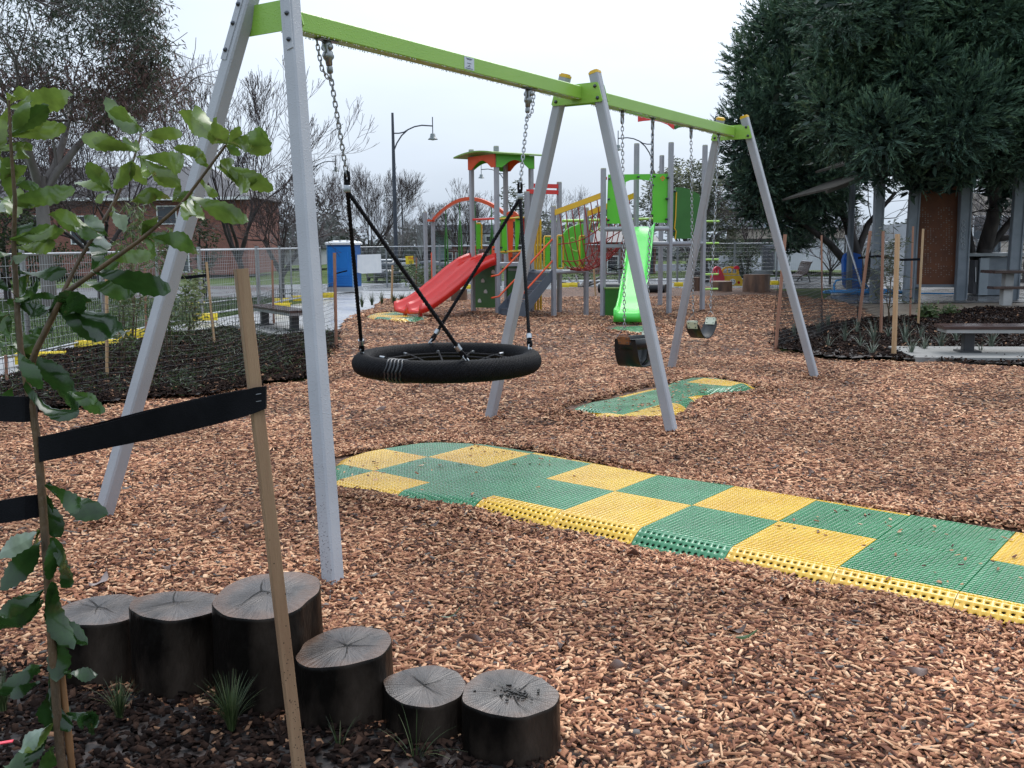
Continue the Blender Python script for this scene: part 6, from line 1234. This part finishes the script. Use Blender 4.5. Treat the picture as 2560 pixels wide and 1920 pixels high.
# ---- parked cars (seen from behind the fence)
m_tyre = M('tyre', (.012, .012, .013), None, .7); m_rim = M('wheel rim', (.3, .31, .33), None, .3, metal=.8); m_lightc = M('lamp glass', (.6, .6, .62), None, .1); m_tail = M('tail lamp', (.35, .02, .02), None, .2)
def car(label, c, rz, k, paint, roofm):
    t = thing('parked_car', label, 'car', c, 'cars parked on the street'); R = np.array(Matrix.Rotation(rz, 3, 'Z')); c = np.array([c[0], c[1], -.085]); U, V_ = R @ np.array([1.0, 0, 0]), R @ np.array([0, 1.0, 0])
    X = lambda x, y, z: c + U * x * k + V_ * y * k + UZ * z * k
    def loft(b, secs):
        n_ = len(secs[0]); vs_ = [X(*p) for s in secs for p in s]; b.add(vs_, [(i * n_ + j, i * n_ + (j + 1) % n_, (i + 1) * n_ + (j + 1) % n_, (i + 1) * n_ + j) for i in range(len(secs) - 1) for j in range(n_)] + [tuple(range(n_))[::-1], tuple(range((len(secs) - 1) * n_, len(secs) * n_))], True)
    b = MB(); secs = []
    for x, zl, zh, hw in ((-2.2, .45, .70, .70), (-2.15, .32, .86, .84), (-1.7, .25, .95, .89), (-.5, .24, .97, .90), (.8, .24, .96, .90), (1.2, .24, .92, .89), (1.9, .27, .82, .86), (2.12, .33, .72, .78), (2.18, .45, .62, .62)): secs.append([(x, -hw, zl + .1), (x, -hw * .9, zl), (x, hw * .9, zl), (x, hw, zl + .1), (x, hw, zh - .12), (x, hw * .93, zh), (x, -hw * .93, zh), (x, -hw, zh - .12)])
    loft(b, secs); body = b.build('body', paint, t)
    b = MB(); loft(b, [[(x, -h0, z0), (x, h0, z0), (x2, h1, z1), (x2, -h1, z1)] for x, x2, h0, h1, z0, z1 in ((-1.95, -1.75, .82, .66, .93, 1.45), (-.6, -.6, .83, .68, .95, 1.49), (.95, .35, .82, .66, .93, 1.46))]); b.build('windows', m_glass, t)
    b = MB(); loft(b, [[(x, -h, z), (x, h, z), (x, h * .9, z + .05), (x, -h * .9, z + .05)] for x, h, z in ((-1.8, .64, 1.44), (-.7, .68, 1.49), (.4, .64, 1.45))]); b.build('roof', roofm, t)
    for x in (-1.35, 1.38):
        for s_ in (-1, 1):
            b = MB(); b.lathe([(0, -.1), (.30, -.1), (.325, -.07), (.325, .07), (.30, .1), (0, .1)], (0, 0, 0), 18, V_); b.v = [tuple(np.array(v) * k + X(x, s_ * .80, .325)) for v in b.v]; w_ = b.build('wheel', m_tyre, t)
            b = MB(); b.lathe([(0, .105), (.19, .105), (.21, .09)], (0, 0, 0), 12, V_ * s_); b.v = [tuple(np.array(v) * k + X(x, s_ * .80, .325)) for v in b.v]; b.build('rim', m_rim, w_)
    for s_ in (-1, 1):
        b = MB(); b.box(X(2.06, s_ * .58, .68), (.12 * k, .3 * k, .12 * k), R); b.build('headlight', m_lightc, t); b = MB(); b.box(X(-2.14, s_ * .68, .76), (.1 * k, .24 * k, .2 * k), R); b.build('tail_light', m_tail, t)
m_cdk = M('dark car paint', (.02, .022, .026), None, .15, coat=.5); m_csv = M('silver car paint', (.42, .44, .46), None, .25, coat=.5); m_cgr = M('grey green car paint', (.10, .13, .14), None, .2, coat=.5); m_cbk = M('black car paint', (.012, .012, .016), None, .15, coat=.6)
car('dark car with a pale roof parked behind the white sheet and lamp pole', G(955, 700) + [0, .5, 0], -1.25, .62, m_cdk, m_csv)
car('grey car parked in front of the modern house behind the slide', G(1090, 680), -.1, .45, m_cgr, m_csv)
car('black car half hidden behind the top of the red slide', G(1128, 692), .4, .5, m_cbk, m_cbk)
car('white car just showing behind the lamp pole and yellow sign', G(1010, 668), .3, .42, m_rend, m_rend)

# ---- log stumps, toy car, pipe at the back of the playground
lg2 = 'log stools at the back of the playground'; m_cut2 = M('dry sawn wood', (.30, .19, .12), (.2, .12, .08), .6, 9)
for l, a, c_, hw, by, s_ in (('low brown log stool in front of the toy car', 1803, 703, 25, 731, 81), ('taller brown log stool right of the toy car', 1893, 686, 31, 730, 82), ('brown log stool half hidden behind the tall tower post', 1740, 693, 11, 727, 83), ('small dark log below the red slide', 1148, 722, 20, 752, 84)): log('log_stool', l, 'log', a, c_, hw, by, s_, lg2, (m_bark2, m_cut2), .01, False)
t = thing('toy_car', 'red and yellow play panel car numbered 52', 'play car', G(1815, 715)); yy = G(1815, 715)[1]; pl = plane((0, yy, 0), (1, yy, 0)); q = lambda x, y: (1740 + x / 5.927, 480 + y / 5.927)
b = MB(); panel(b, pl, [q(*p) for p in ((380, 1240), (650, 1240), (690, 1300), (685, 1390), (380, 1385))], .05); bd_ = b.build('body', m_cap, t)
b = MB()
for pg in ([(365, 1230), (365, 1170), (395, 1135), (430, 1112), (510, 1098), (590, 1112), (630, 1150), (640, 1230), (600, 1230), (600, 1150), (580, 1135), (520, 1125), (440, 1135), (410, 1155), (400, 1200), (390, 1230)], [(390, 1200), (610, 1205), (610, 1230), (390, 1230)], [(462, 1130), (472, 1130), (472, 1203), (462, 1203)], [(528, 1128), (538, 1128), (538, 1203), (528, 1203)]): panel(b, pl, [q(*p) for p in pg], .045)
b.build('cab_frame', m_cap, t); b = MB(); panel(b, pl, [q(*p) for p in ((410, 1240), (640, 1240), (665, 1272), (410, 1268))], .06, .01); b.build('bonnet', m_wgrey, t)
pr2 = plane((P(1775, 700, yy - .5)[0], yy - .55, 0), (P(1811, 700, yy)[0], yy - .02, 0)); b = MB(); L5 = lambda x, y: q(x, y)
for pg in ([(215, 1330), (235, 1200), (262, 1130), (300, 1102), (325, 1100), (355, 1120), (380, 1180), (415, 1260), (415, 1330), (330, 1330), (330, 1230), (352, 1215), (345, 1160), (325, 1130), (300, 1135), (275, 1170), (265, 1225), (300, 1235), (300, 1330)], [(300, 1130), (318, 1130), (318, 1235), (300, 1235)], [(265, 1222), (352, 1213), (352, 1240), (265, 1240)], [(296, 1232), (334, 1232), (334, 1330), (296, 1330)]): panel(b, pr2, [L5(*p) for p in pg], .05)
b.build('red_side', M('pink red panel', (.72, .02, .06), None, .4), t)
b = MB(); panel(b, pl, [q(590 + 42 * math.cos(a), 1140 + 48 * math.sin(a)) for a in np.linspace(PI, 2 * PI, 10)] , .04, -.12); b.build('rear_hood', M('rear red', (.72, .02, .06), None, .4), t)
dc = MB(); s_ = -1 if pl[2] @ (np.array([0, yy, 0]) - [0, 0, CH]) > 0 else 1; panel(dc, pl, [q(540 + 44 * math.cos(a), 1330 + 44 * math.sin(a)) for a in np.linspace(0, 2 * PI, 20, endpoint=False)], .012, 0); dd2 = dc.build('number_disc', m_white, bd_); dd2.location.y -= .035
text('52', pl[3](*q(540, 1330)) - [0, .048, 0], (1, 0, 0), .17, m_ink, dd2, 'number')
dc = MB(); panel(dc, pl, [q(630 + 20 * math.cos(a), 1340 + 22 * math.sin(a)) for a in np.linspace(0, 2 * PI, 14, endpoint=False)], .012); d3 = dc.build('tail_lamp', m_tail, bd_); d3.location.y -= .035
dc = MB(); panel(dc, pr2, [q(292 + 22 * math.cos(a), 1290 + 45 * math.sin(a)) for a in np.linspace(0, 2 * PI, 14, endpoint=False)], .03, .02); dc.build('door_badge', m_white, t)
t = thing('drain_pipe', 'thick black pipe lying on the chips behind the green slide', 'pipe', G(1590, 733)); a, c = G(1500, 731), G(1668, 733); b = MB(); rr_ = .145; b.tube([a + [0, .3, rr_ * .8], c + [0, .3, rr_ * .8]], rr_, 16); b.build('pipe', m_rub, t)
# ---- benches, table, lounger
m_slat = M('brown slat', (.045, .026, .024), (.075, .045, .04), .18, 3, stretch=(1, 8, 8)); m_conc3 = M('light concrete leg', (.34, .34, .33), (.28, .28, .27), .6, 5); m_bleg = M('black bench leg', (.02, .021, .024), (.03, .031, .034), .4, 4)
def bench(label, f1, f2, zs, wd, e0, e1_, slab, legm=m_bleg, backless=True):
    f1, f2 = np.array(f1), np.array(f2); u = (f2 - f1); u[2] = 0; L_ = np.linalg.norm(u); u /= L_; n_ = np.array([-u[1], u[0], 0]); t = thing('bench', label, 'bench', (f1 + f2) / 2)
    for f in (f1, f2):
        b = MB(); b.beam(f + UZ * .06, f + UZ * (zs - .05), .13, .13, u, .01); lgg = b.build('leg', legm, t); b = MB(); b.box(f + UZ * .085, (.26, .26, .07), np.stack([u, n_, UZ], 1)); b.build('foot_plate', legm, lgg)
    for k in range(3): o = n_ * wd * (k - 1) / 3; b = MB(); b.beam(f1 - u * e0 + o + UZ * zs, f2 + u * e1_ + o + UZ * zs, wd / 3 - .012, .045, n_, .006); b.build('seat_slat', m_slat, t)
    b = MB(); b.beam(f1 - u * (e0 - .04) + UZ * (zs - .045), f2 + u * (e1_ - .04) + UZ * (zs - .045), wd * .9, .045, n_); b.build('seat_frame', m_conc3 if not backless else m_galv, t)
    c = (f1 + f2) / 2; b = MB(); sx, sy = slab; b.box(c + UZ * .06, (L_ + sx, sy, .08), np.stack([u, n_, UZ], 1)); o = b.build('concrete_pad', m_conc2); tagp(o, None, None, None, 'structure'); return t
bench('backless black bench on a concrete pad in the left bed', G(663, 826), G(737, 841), .43, .42, .35, .35, (.9, 1.0))
fb = G(2417, 899); bench('backless brown slatted bench on a concrete pad at the right edge', fb, fb + np.array([1.75, -.22, 0]), .42, .42, .36, .5, (1.6, 1.3), m_bleg, False)
t = thing('picnic_table', 'brown slatted picnic table with bench seat at the right edge', 'picnic table', G(2560, 762)); c = G(2513, 763)
zs = z_at(c, 719); ztp = z_at(c + np.array([.4, .7, 0]), 679)
b = MB(); b.beam(c, c + UZ * (zs - .03), .2, .2, (1, 0, 0), .01); b.build('leg', m_conc3, t); b = MB(); b.beam(c + [1.5, 0, 0], c + [1.5, 0, zs - .03], .2, .2, (1, 0, 0), .01); b.build('leg', m_conc3, t)
b = MB(); b.beam(c + [-.36, 0, zs], c + [2.2, 0, zs], .34, .06, (0, 1, 0), .01); b.build('seat', m_slat, t); b = MB(); b.beam(c + [-.08, .75, ztp], c + [2.2, .75, ztp], .75, .07, (0, 1, 0), .01); b.build('table_top', m_slat, t); b = MB(); b.beam(c + [.4, .75, 0], c + [.4, .75, ztp - .03], .2, .2, (1, 0, 0), .01); b.build('leg', m_conc3, t)
t = thing('lounger', 'curved slatted black lounge seat behind the right fence', 'lounge seat', G(2010, 712)); yl = 36.0; cv = [(1978, 691), (1990, 692), (2003, 691), (2014, 687), (2020, 680), (2023, 670), (2027, 660), (2034, 650)]; W = [P(x, y, yl) for x, y in lerp_px([(x, y, 0) for x, y in cv], 22)[:, :2]]
for k in range(21): b = MB(); b.beam(W[k] + [0, 0, 0], W[k] + [0, 1.3, 0], .055, .03, W[min(k + 1, 21)] - W[k]); b.build('slat', m_slat if k < 20 else m_wgrey, t)
for o in (.15, 1.15): b = MB(); b.tube([np.array([W[4][0], yl + o, 0]), W[6] + [0, o, -.03], W[13] + [0, o, -.03], np.array([W[13][0] + .12, yl + o, 0])], .025, 6); b.build('leg', m_bleg, t)

# ---- stakes and saplings
m_st1 = M('pine stake', (.42, .25, .12), (.48, .32, .18), .6, 4, stretch=(9, 9, 1)); m_st2 = M('red brown stake', (.25, .115, .07), (.32, .16, .10), .6, 4, stretch=(9, 9, 1))
sg1 = 'thin tree stakes in the beds'
for (bx, by, tx, ty, m, wdt, lb) in ((268, 957, 266, 679, m_st1, .03, 'pale thin stake standing left of the near swing leg'), (366, 846, 362, 667, m_st2, .03, 'reddish thin stake behind the pale one in the left bed'), (537, 870, 516, 655, m_st1, .03, 'leaning thin stake in the left bed left of the bench'), (685, 822, 680, 650, m_st2, .03, 'thin stake beside the black bench'), (841, 876, 836, 632, m_st2, .035, 'red brown stake at the end of the black net by the toilet'), (18, 966, 14, 888, m_st2, .03, 'short thin stake at the left frame edge'), (979, 756, 981, 663, m_st1, .04, 'thin stake in front of the street lamp pole'), (1040, 735, 1041, 644, m_st2, .04, 'red brown stake left of the arched beam posts'), (1489, 737, 1484, 667, m_st1, .04, 'pale stake seen below the rope bridge'), (1939, 878, 1963, 586, m_st2, .035, 'leaning red brown stake behind the far swing leg'), (2055, 812, 2054, 588, m_st2, .025, 'thin upright stake left of the blue bag'), (2145, 817, 2176, 577, m_st2, .04, 'leaning brown stake in front of the blue bag'), (2202, 836, 2208, 578, m_st2, .035, 'upright brown stake in front of the first wide shelter post'), (2234, 905, 2244, 585, m_st1, .045, 'nearest and thickest pale stake at the right bed edge'), (2275, 795, 2283, 566, m_st2, .03, 'thin stake left of the rusty screen'), (2295, 817, 2308, 572, m_st1, .03, 'thin stake in front of the rusty screen')):
    p0 = G(bx, by); p1 = P(tx, ty, p0[1]); t = thing('tree_stake', lb, 'stake', p0, sg1); b = MB(); b.beam(p0 - (p1 - p0) * .03, p1, wdt, wdt, (.8, .6, 0), .002); b.build('shaft', m, t)
m_willow = MT('sapling leaves', [(0, (.02, .04, .015)), (.5, (.07, .11, .035)), (.85, (.16, .2, .07)), (1, (.26, .28, .14))], .4, .5, thin=True)
def sapling(label, bx, by, tx, ty, wide, n, L_, wd, seed, tint, droop=.4, m=m_willow, stems=3):
    rs = np.random.default_rng(seed); p0 = G(bx, by); t = thing('sapling', label, 'sapling', p0, 'young staked saplings'); S, ctr = [], []
    top = P(tx, ty, p0[1])
    for k in range(stems):
        q = p0; tgt = top + rs.normal(0, wide * .35, 3) * [1, 1, .3] - [0, 0, abs(rs.normal(0, .15))]
        for e in range(1, 8):
            f = e / 7; r = p0 + (tgt - p0) * f + rs.normal(0, .02, 3); S.append((*q, *r, .012 * (1 - f * .7), .012 * (1 - (f + .1) * .7))); q = r
            if f > .25:
                for _ in range(3): d = rs.normal(0, 1, 3); d[2] = abs(d[2]) * .6; d /= np.linalg.norm(d); z = r + d * wide * rs.uniform(.4, 1) * (1.1 - f * .5); S.append((*r, *z, .004, .002)); ctr += [r + (z - r) * u for u in (.5, .8, 1)]
    V, Q = segs_mesh(S, 5); qmesh('stem', V, Q, m_stem, t); V, Q, T = leaves_at(np.array(ctr), n, (.05, .05, .05), L_, wd, droop, rs, tint, .15); foliage('leaves', t, V, Q, T, m); return t
sapling('willow leaved sapling with long drooping leaves behind the shrub', 330, 880, 345, 520, .45, 4, .16, .011, 1, .6, .9)
sapling('sapling with slim leaves left of the near swing leg', 420, 905, 420, 560, .35, 3, .15, .011, 2, .5, .9)
sapling('sapling with round grey leaves right of the near swing leg', 470, 852, 478, 690, .22, 5, .06, .02, 3, .85, .1)
sapling('thin sapling in the bed beside the first pale stake', 310, 918, 305, 720, .12, 2, .08, .01, 4, .5)
sapling('olive sapling tied between the right hand stakes', 2222, 812, 2222, 600, .55, 3, .13, .011, 5, .45, .1, m_olv)
sapling('small broad leaved plant by the gravel path', 2320, 800, 2318, 765, .15, 3, .09, .018, 6, .5, .0)
sapling('small shrubby plant at the bed edge below the rusty screen', 2370, 790, 2370, 762, .18, 3, .06, .014, 7, .5, .0)
sapling('leafy sapling behind the red brown stake by the slide', 1055, 735, 1060, 668, .5, 3, .12, .02, 8, .45, .2)
for k, (px, py, h, n) in enumerate(((1985, 848, .30, 26), (2045, 838, .34, 30), (2070, 822, .4, 26), (2112, 862, .3, 34), (2070, 884, .25, 18), (2150, 880, .24, 20), (2184, 868, .36, 46), (2180, 905, .26, 30), (2262, 868, .4, 40), (2277, 900, .30, 34), (2310, 890, .26, 30), (2352, 880, .30, 34), (2390, 865, .3, 22), (2478, 882, .32, 30), (2450, 895, .2, 14), (2142, 838, .3, 20), (2220, 850, .3, 20), (2300, 852, .24, 18))):
    c = G(px, py); tuft('strappy_plant', 'grey green strappy plant in the mulched bed before the shelter', 'strappy plant', c, n, h, 200 + k, .006, .75, 'strappy plants in the right bed', m_str, .55, .06) if 'm_str' in globals() else None
    if 'm_str' not in globals():
        m_str = MT('strappy leaf', [(0, (.05, .07, .045)), (.5, (.13, .16, .12)), (1, (.26, .29, .22))], .5, .4); tuft('strappy_plant', 'grey green strappy plant in the mulched bed before the shelter', 'strappy plant', c, n, h, 200, .006, .75, 'strappy plants in the right bed', m_str, .55, .06)
for k, (px, py) in enumerate(((930, 765), (955, 762), (985, 764), (1005, 760), (905, 770), (1025, 763))):
    tuft('grass_clump', 'low dark grass clump at the path edge left of the slide', 'grass clump', G(px, py), 60, .34, 300 + k, .008, .6, 'grass clumps by the path edge', m_blade, .5, .02)
# low undergrowth of the left bed
rs = np.random.default_rng(12); pb_ = bed_pts(LBED, 2600)[:650]; cb = np.concatenate([pb_, rs.uniform(.06, .14, (len(pb_), 1))], 1); V, Q, T = leaves_at(cb, 7, (.07, .07, .03), .09, .006, -.3, rs, .35, .15); tagp(qmesh('ground_cover', V, Q, m_bush, tint=T), 'sparse low seedlings over the dark left bed', None, None, 'stuff')
# lawn blades
pl_ = np.array([G(*p)[:2] for p in ((-600, 1000), (60, 890), (250, 850), (590, 785), (700, 755), (700, 738), (-600, 745))]); lo, hi = pl_.min(0), pl_.max(0); pg_ = rs.uniform(lo, hi, (60000, 2)); pg_ = pg_[inpoly(pg_, pl_)]
pg_ = pg_[np.abs(pg_[:, 0]) < .55 * pg_[:, 1] + .5]; pth = np.array(PATH); pg_ = pg_[~inpoly(pg_, pth)]; cg = np.concatenate([pg_, np.full((len(pg_), 1), -.09)], 1)
m_lawn = MT('lawn blades', [(0, (.03, .06, .012)), (.5, (.06, .11, .025)), (1, (.12, .16, .05))], .5, .4); V, Q, T = leaves_at(cg, 3, (.05, .05, .0), .07, .008, -1.2, rs, .5, .2); tagp(qmesh('lawn_grass', V, Q, m_lawn, tint=T), 'short green lawn grass between fence and street', None, None, 'stuff')

# ---- black plastic net barriers
m_net = M('black plastic net', (.006, .006, .007), None, .5)
def net_run(name, label, pts, h, cell, z0=.02, wr=.0024):
    pts = [np.array([p[0], p[1], 0]) for p in pts]; t = thing(name, label, 'net fence', pts[0]); S = []; rs = np.random.default_rng(len(pts))
    for a, c in zip(pts[:-1], pts[1:]):
        L_ = np.linalg.norm(c - a); n = int(L_ / cell); m_ = int(h / cell); u = (c - a) / L_; nn = np.array([-u[1], u[0], 0])
        def q(i, j): f = i / n; sag = .05 * math.sin(PI * f) * (j / m_); return a + (c - a) * f + UZ * (z0 + h * j / m_ - sag) + nn * .03 * math.sin(5 * f + j * .21)
        for i in range(n + 1):
            for j in range(0, m_, 3): S.append((*q(i, j), *q(i, min(j + 3, m_)), wr, wr))
        for j in range(m_ + 1):
            for i in range(0, n, 3): S.append((*q(i, j), *q(min(i + 3, n), j), wr, wr))
    V, Q = segs_mesh(S, 3); qmesh('netting', V, Q, m_net, t); return t
net_run('net_fence', 'black plastic net along the front of the left garden bed', [G(*p) for p in ((-260, 1085), (60, 1035), (268, 1005), (420, 985), (600, 948), (700, 915), (842, 874))], .95, .05)
net_run('net_fence', 'black plastic net across the chips at the right bed corner', [G(*p) for p in ((1939, 876), (2055, 838), (2145, 816), (2205, 800))], 1.0, .055, .02, .0042)
def tie(label, pts, d, wv=.045):
    t = thing('webbing_tie', label, 'strap', P(*pts[0], d), 'black webbing ties on the saplings'); W = [P(x, y, d) for x, y in lerp_px([(x, y, 0) for x, y in pts], 14)[:, :2]]; ribbon([p + UZ * wv / 2 for p in W], [p - UZ * wv / 2 for p in W]).build('band', m_web, t)
tie('black tie from the leaning thin stake to the left swing leg sapling', [(445, 693), (470, 694), (517, 688), (522, 687)], G(537, 870)[1]); tie('twisted black tie at the pale thin stake', [(266, 716), (285, 724), (305, 730), (335, 725)], G(268, 957)[1]); tie('black tie between the stakes before the rusty screen', [(2145, 645), (2200, 640), (2250, 650), (2308, 648)], G(2275, 800)[1]); tie('thin black tie on the stake beside the toilet', [(840, 684), (855, 680), (868, 677)], G(841, 874)[1], .02); tie('black tie below the rope bridge behind the green slide', [(1520, 668), (1540, 674), (1558, 670)], 33)

# ---- shelter, screen, barbecue, hose, bag
m_post = M('shelter steel', (.125, .15, .175), (.17, .195, .22), .45, 4); m_rust = M('rusted steel screen', (.17, .058, .022), (.10, .035, .016), .7, 3, lo=.3, hi=.7)
slab_pts = [G(*p) for p in ((2075, 742), (2120, 757), (2880, 752), (2880, 700), (2080, 708))]; sheet('shelter_floor', [p[:2] for p in slab_pts], -.015, M('wet shelter floor', (.15, .14, .135), (.08, .078, .075), .08, 1.2, r2=.4))
sh_ = thing('shelter', 'open park shelter with tall blue grey posts and sloping blade roof', 'shelter', G(2330, 750))
def spost(bx, by, tx, ty, wd, dp=.16):
    p = G(bx, by); q = P(tx, ty, p[1]); b = MB(); b.beam(p - UZ * .05, q, wd, dp, (1, 0, 0), .012); o = b.build('post', m_post, sh_)
    b = MB(); b.beam(p + (q - p) * .0 + [wd * .5, -.02, 0], q + [wd * .5, -.02, 0], .035, dp * 1.15, (1, 0, 0)); b.build('flange', m_post, o)
for a in ((2120, 728, 2131, 428, .11), (2184, 751, 2202, 392, .2), (2268, 751, 2292, 380, .22), (2288, 744, 2300, 400, .14), (2399, 748, 2418, 380, .25), (2527, 748, 2552, 420, .26), (2486, 726, 2494, 440, .16)): spost(*a)
def blade(name, p0, p1, dy, th): b = MB(); b.beam(np.array(p0) + [0, dy / 2, 0], np.array(p1) + [0, dy / 2, 0], dy, th, (0, 1, 0)); return b.build(name, M('weathered roof sheet', (.055, .05, .043), (.085, .078, .066), .7, 4, spec=.2), sh_)
blade('roof_blade', P(2068, 477, 25), P(2275, 398, 25.4), 3.2, .05); blade('roof_blade', P(2068, 479, 24.9), P(2260, 412, 25.2), .12, .09); blade('roof_blade', P(2142, 405, 25.5), P(2420, 300, 25.8), 3.0, .06); blade('roof_blade', P(2275, 398, 25.4), P(2640, 380, 26), 3.2, .05)
scr = thing('rusty_screen', 'tall rust coloured perforated steel screen between two shelter posts', 'screen', P(2340, 715, 25.2)); ps = plane(P(2285, 700, 25.3), P(2398, 700, 25.1))
b = MB(); panel(b, ps, [(2293, 462), (2396, 456), (2388, 712), (2283, 712)], .012); sc = b.build('sheet', m_rust, scr)
hm_ = MB(); rs = np.random.default_rng(4); s_ = -1 if ps[2] @ (ps[0] - [0, 0, CH]) > 0 else 1
for i in range(13):
    for j in range(34):
        x, y = 2300 + i * 6.6, 520 + j * 5.2; cl = .5 + .5 * math.sin(i * .9 + 1) * math.cos(j * .23)
        if rs.random() < .62 * cl + (.25 if i in (2, 3, 4, 10, 11) else 0): hm_.lathe([(0, .0085), (.012 + .008 * rs.random(), .0085)], ps[3](x, y), 6, ps[2] * s_)
tagp(hm_.build('perforations', M('light through holes', (.20, .15, .12), None, .8), sc), kind='stuff')
for x0, x1, y0, y1 in ((2288, 2294, 455, 716), (2391, 2398, 452, 716)): b = MB(); panel(b, ps, [(x0 + 6, y0), (x1 + 6, y0), (x1 - 4, y1), (x0 - 4, y1)], .07); b.build('side_frame', m_post, scr)
b = MB(); panel(b, ps, [(2290, 452), (2400, 446), (2400, 455), (2290, 461)], .08); b.build('top_frame', m_wgrey, scr); b = MB(); panel(b, ps, [(2280, 711), (2392, 711), (2392, 718), (2280, 718)], .08); b.build('bottom_frame', m_post, scr)
gr_ = MB(); gp_ = plane(G(2399, 748) - [0, .12, 0], G(2399, 748) + [1, -.12, 0]); rg = random.Random(2)
for k in range(5): yy_ = 556 + k * 15; c0 = (2408 + rg.uniform(-1, 1), yy_); gr_.tube([gp_[3](c0[0] + 5 * math.cos(a) * (1 if k % 2 else .8), c0[1] + 7 * math.sin(a)) for a in np.linspace(.4, 6.0, 12)], .008, 5)
gr_.build('graffiti', M('grey scrawl', (.30, .32, .34), None, .6), sh_)
bq = thing('barbecue', 'grey metal public barbecue cabinet under the shelter', 'barbecue', G(2485, 738)); yq = G(2485, 738)[1]
for nm, m, x0, x1, y0, y1, dy, th in (('cabinet', m_post, 2462, 2548, 642, 738, 0, 1.0), ('cabinet_end', M('pale steel', (.24, .28, .31), (.28, .32, .35), .35, 4), 2446, 2474, 645, 738, -.12, .1), ('door', m_dark, 2432, 2446, 650, 735, -.06, .3), ('bench_top', M('steel top', (.2, .22, .23), (.26, .28, .29), .3, 5), 2420, 2580, 632, 641, -.2, 1.4)): wallbox(nm, m, x0, x1, y0, y1, yq + dy, th, bq)
b = MB(); b.beam(P(2439, 705, yq - .08), P(2439, 668, yq - .08), .02, .02); b.build('handle', m_galv, bq)
hs_t = thing('water_hose', 'bright blue hose coiled loosely on the wet shelter floor', 'hose', G(2170, 738)); m_hose = M('blue hose', (.015, .22, .55), (.02, .28, .65), .3, 4); b = MB(); rs = np.random.default_rng(15); cH = G(2165, 737); pts = []
for k in range(190): a = k * .22; r = .75 + .22 * math.sin(k * .13) + rs.normal(0, .01); pts.append(cH + np.array([r * 1.15 * math.cos(a) + .25 * math.sin(k * .05), r * .75 * math.sin(a), .03 + .012 * (k % 9) * .5 + .05 * abs(math.sin(k * .07))]))
pts += [cH + np.array([1.2 + k * .14, -.2 + .12 * math.sin(k * .7), .03]) for k in range(12)]; b.tube(pts, .022, 6); b.build('coil', m_hose, hs_t)
b = MB(); b.tube([P(2086, 730, 26) + [0, 0, .0], P(2085, 712, 26), P(2090, 702, 26), P(2105, 698, 26), P(2130, 698, 26), P(2160, 706, 26.3), P(2175, 725, 26.5)], .025, 6); b.build('raised_loop', m_hose, hs_t)
bg_t = thing('blue_bag', 'upright blue bag with white lettering leaning by the conifer trunk', 'bag', G(2130, 725)); yg_ = G(2130, 727)[1]; pbx = plane((0, yg_, 0), (1, yg_, 0)); b = MB(); out = [(2107, 700), (2106, 650), (2110, 638), (2118, 632), (2130, 631), (2148, 636), (2152, 650), (2152, 700), (2148, 718), (2136, 725), (2118, 723), (2110, 715)]
for th, k in ((.30, .92), (.22, 1.0)): cxm, cym = 2129, 678; panel(b, pbx, [(cxm + (x - cxm) * k, cym + (y - cym) * k) for x, y in out], th)
bb = b.build('body', M('blue fabric', (.01, .10, .42), (.014, .13, .5), .45, 4), bg_t); text('HERLOX', pbx[3](2117, 676) - [0, .16, 0], UZ, .15, m_white, bb, 'lettering', (-1, 0, 0))
b = MB(); b.tube([pbx[3](x, y) - [0, .12, 0] for x, y in ((2126, 634), (2127, 680), (2126, 722))], .012, 5); b.build('seam', m_rub, bb)
t = thing('leaning_pole', 'grey metal bar leaning against the shelter beside the blue bag', 'pole', P(2150, 720, 25.4)); b = MB(); b.tube([P(2114, 588, 25.6), P(2130, 640, 25.4), P(2156, 725, 25.2)], .028, 6); b.build('bar', m_galv, t)
# loose debris along the far kerb
rs = np.random.default_rng(33)
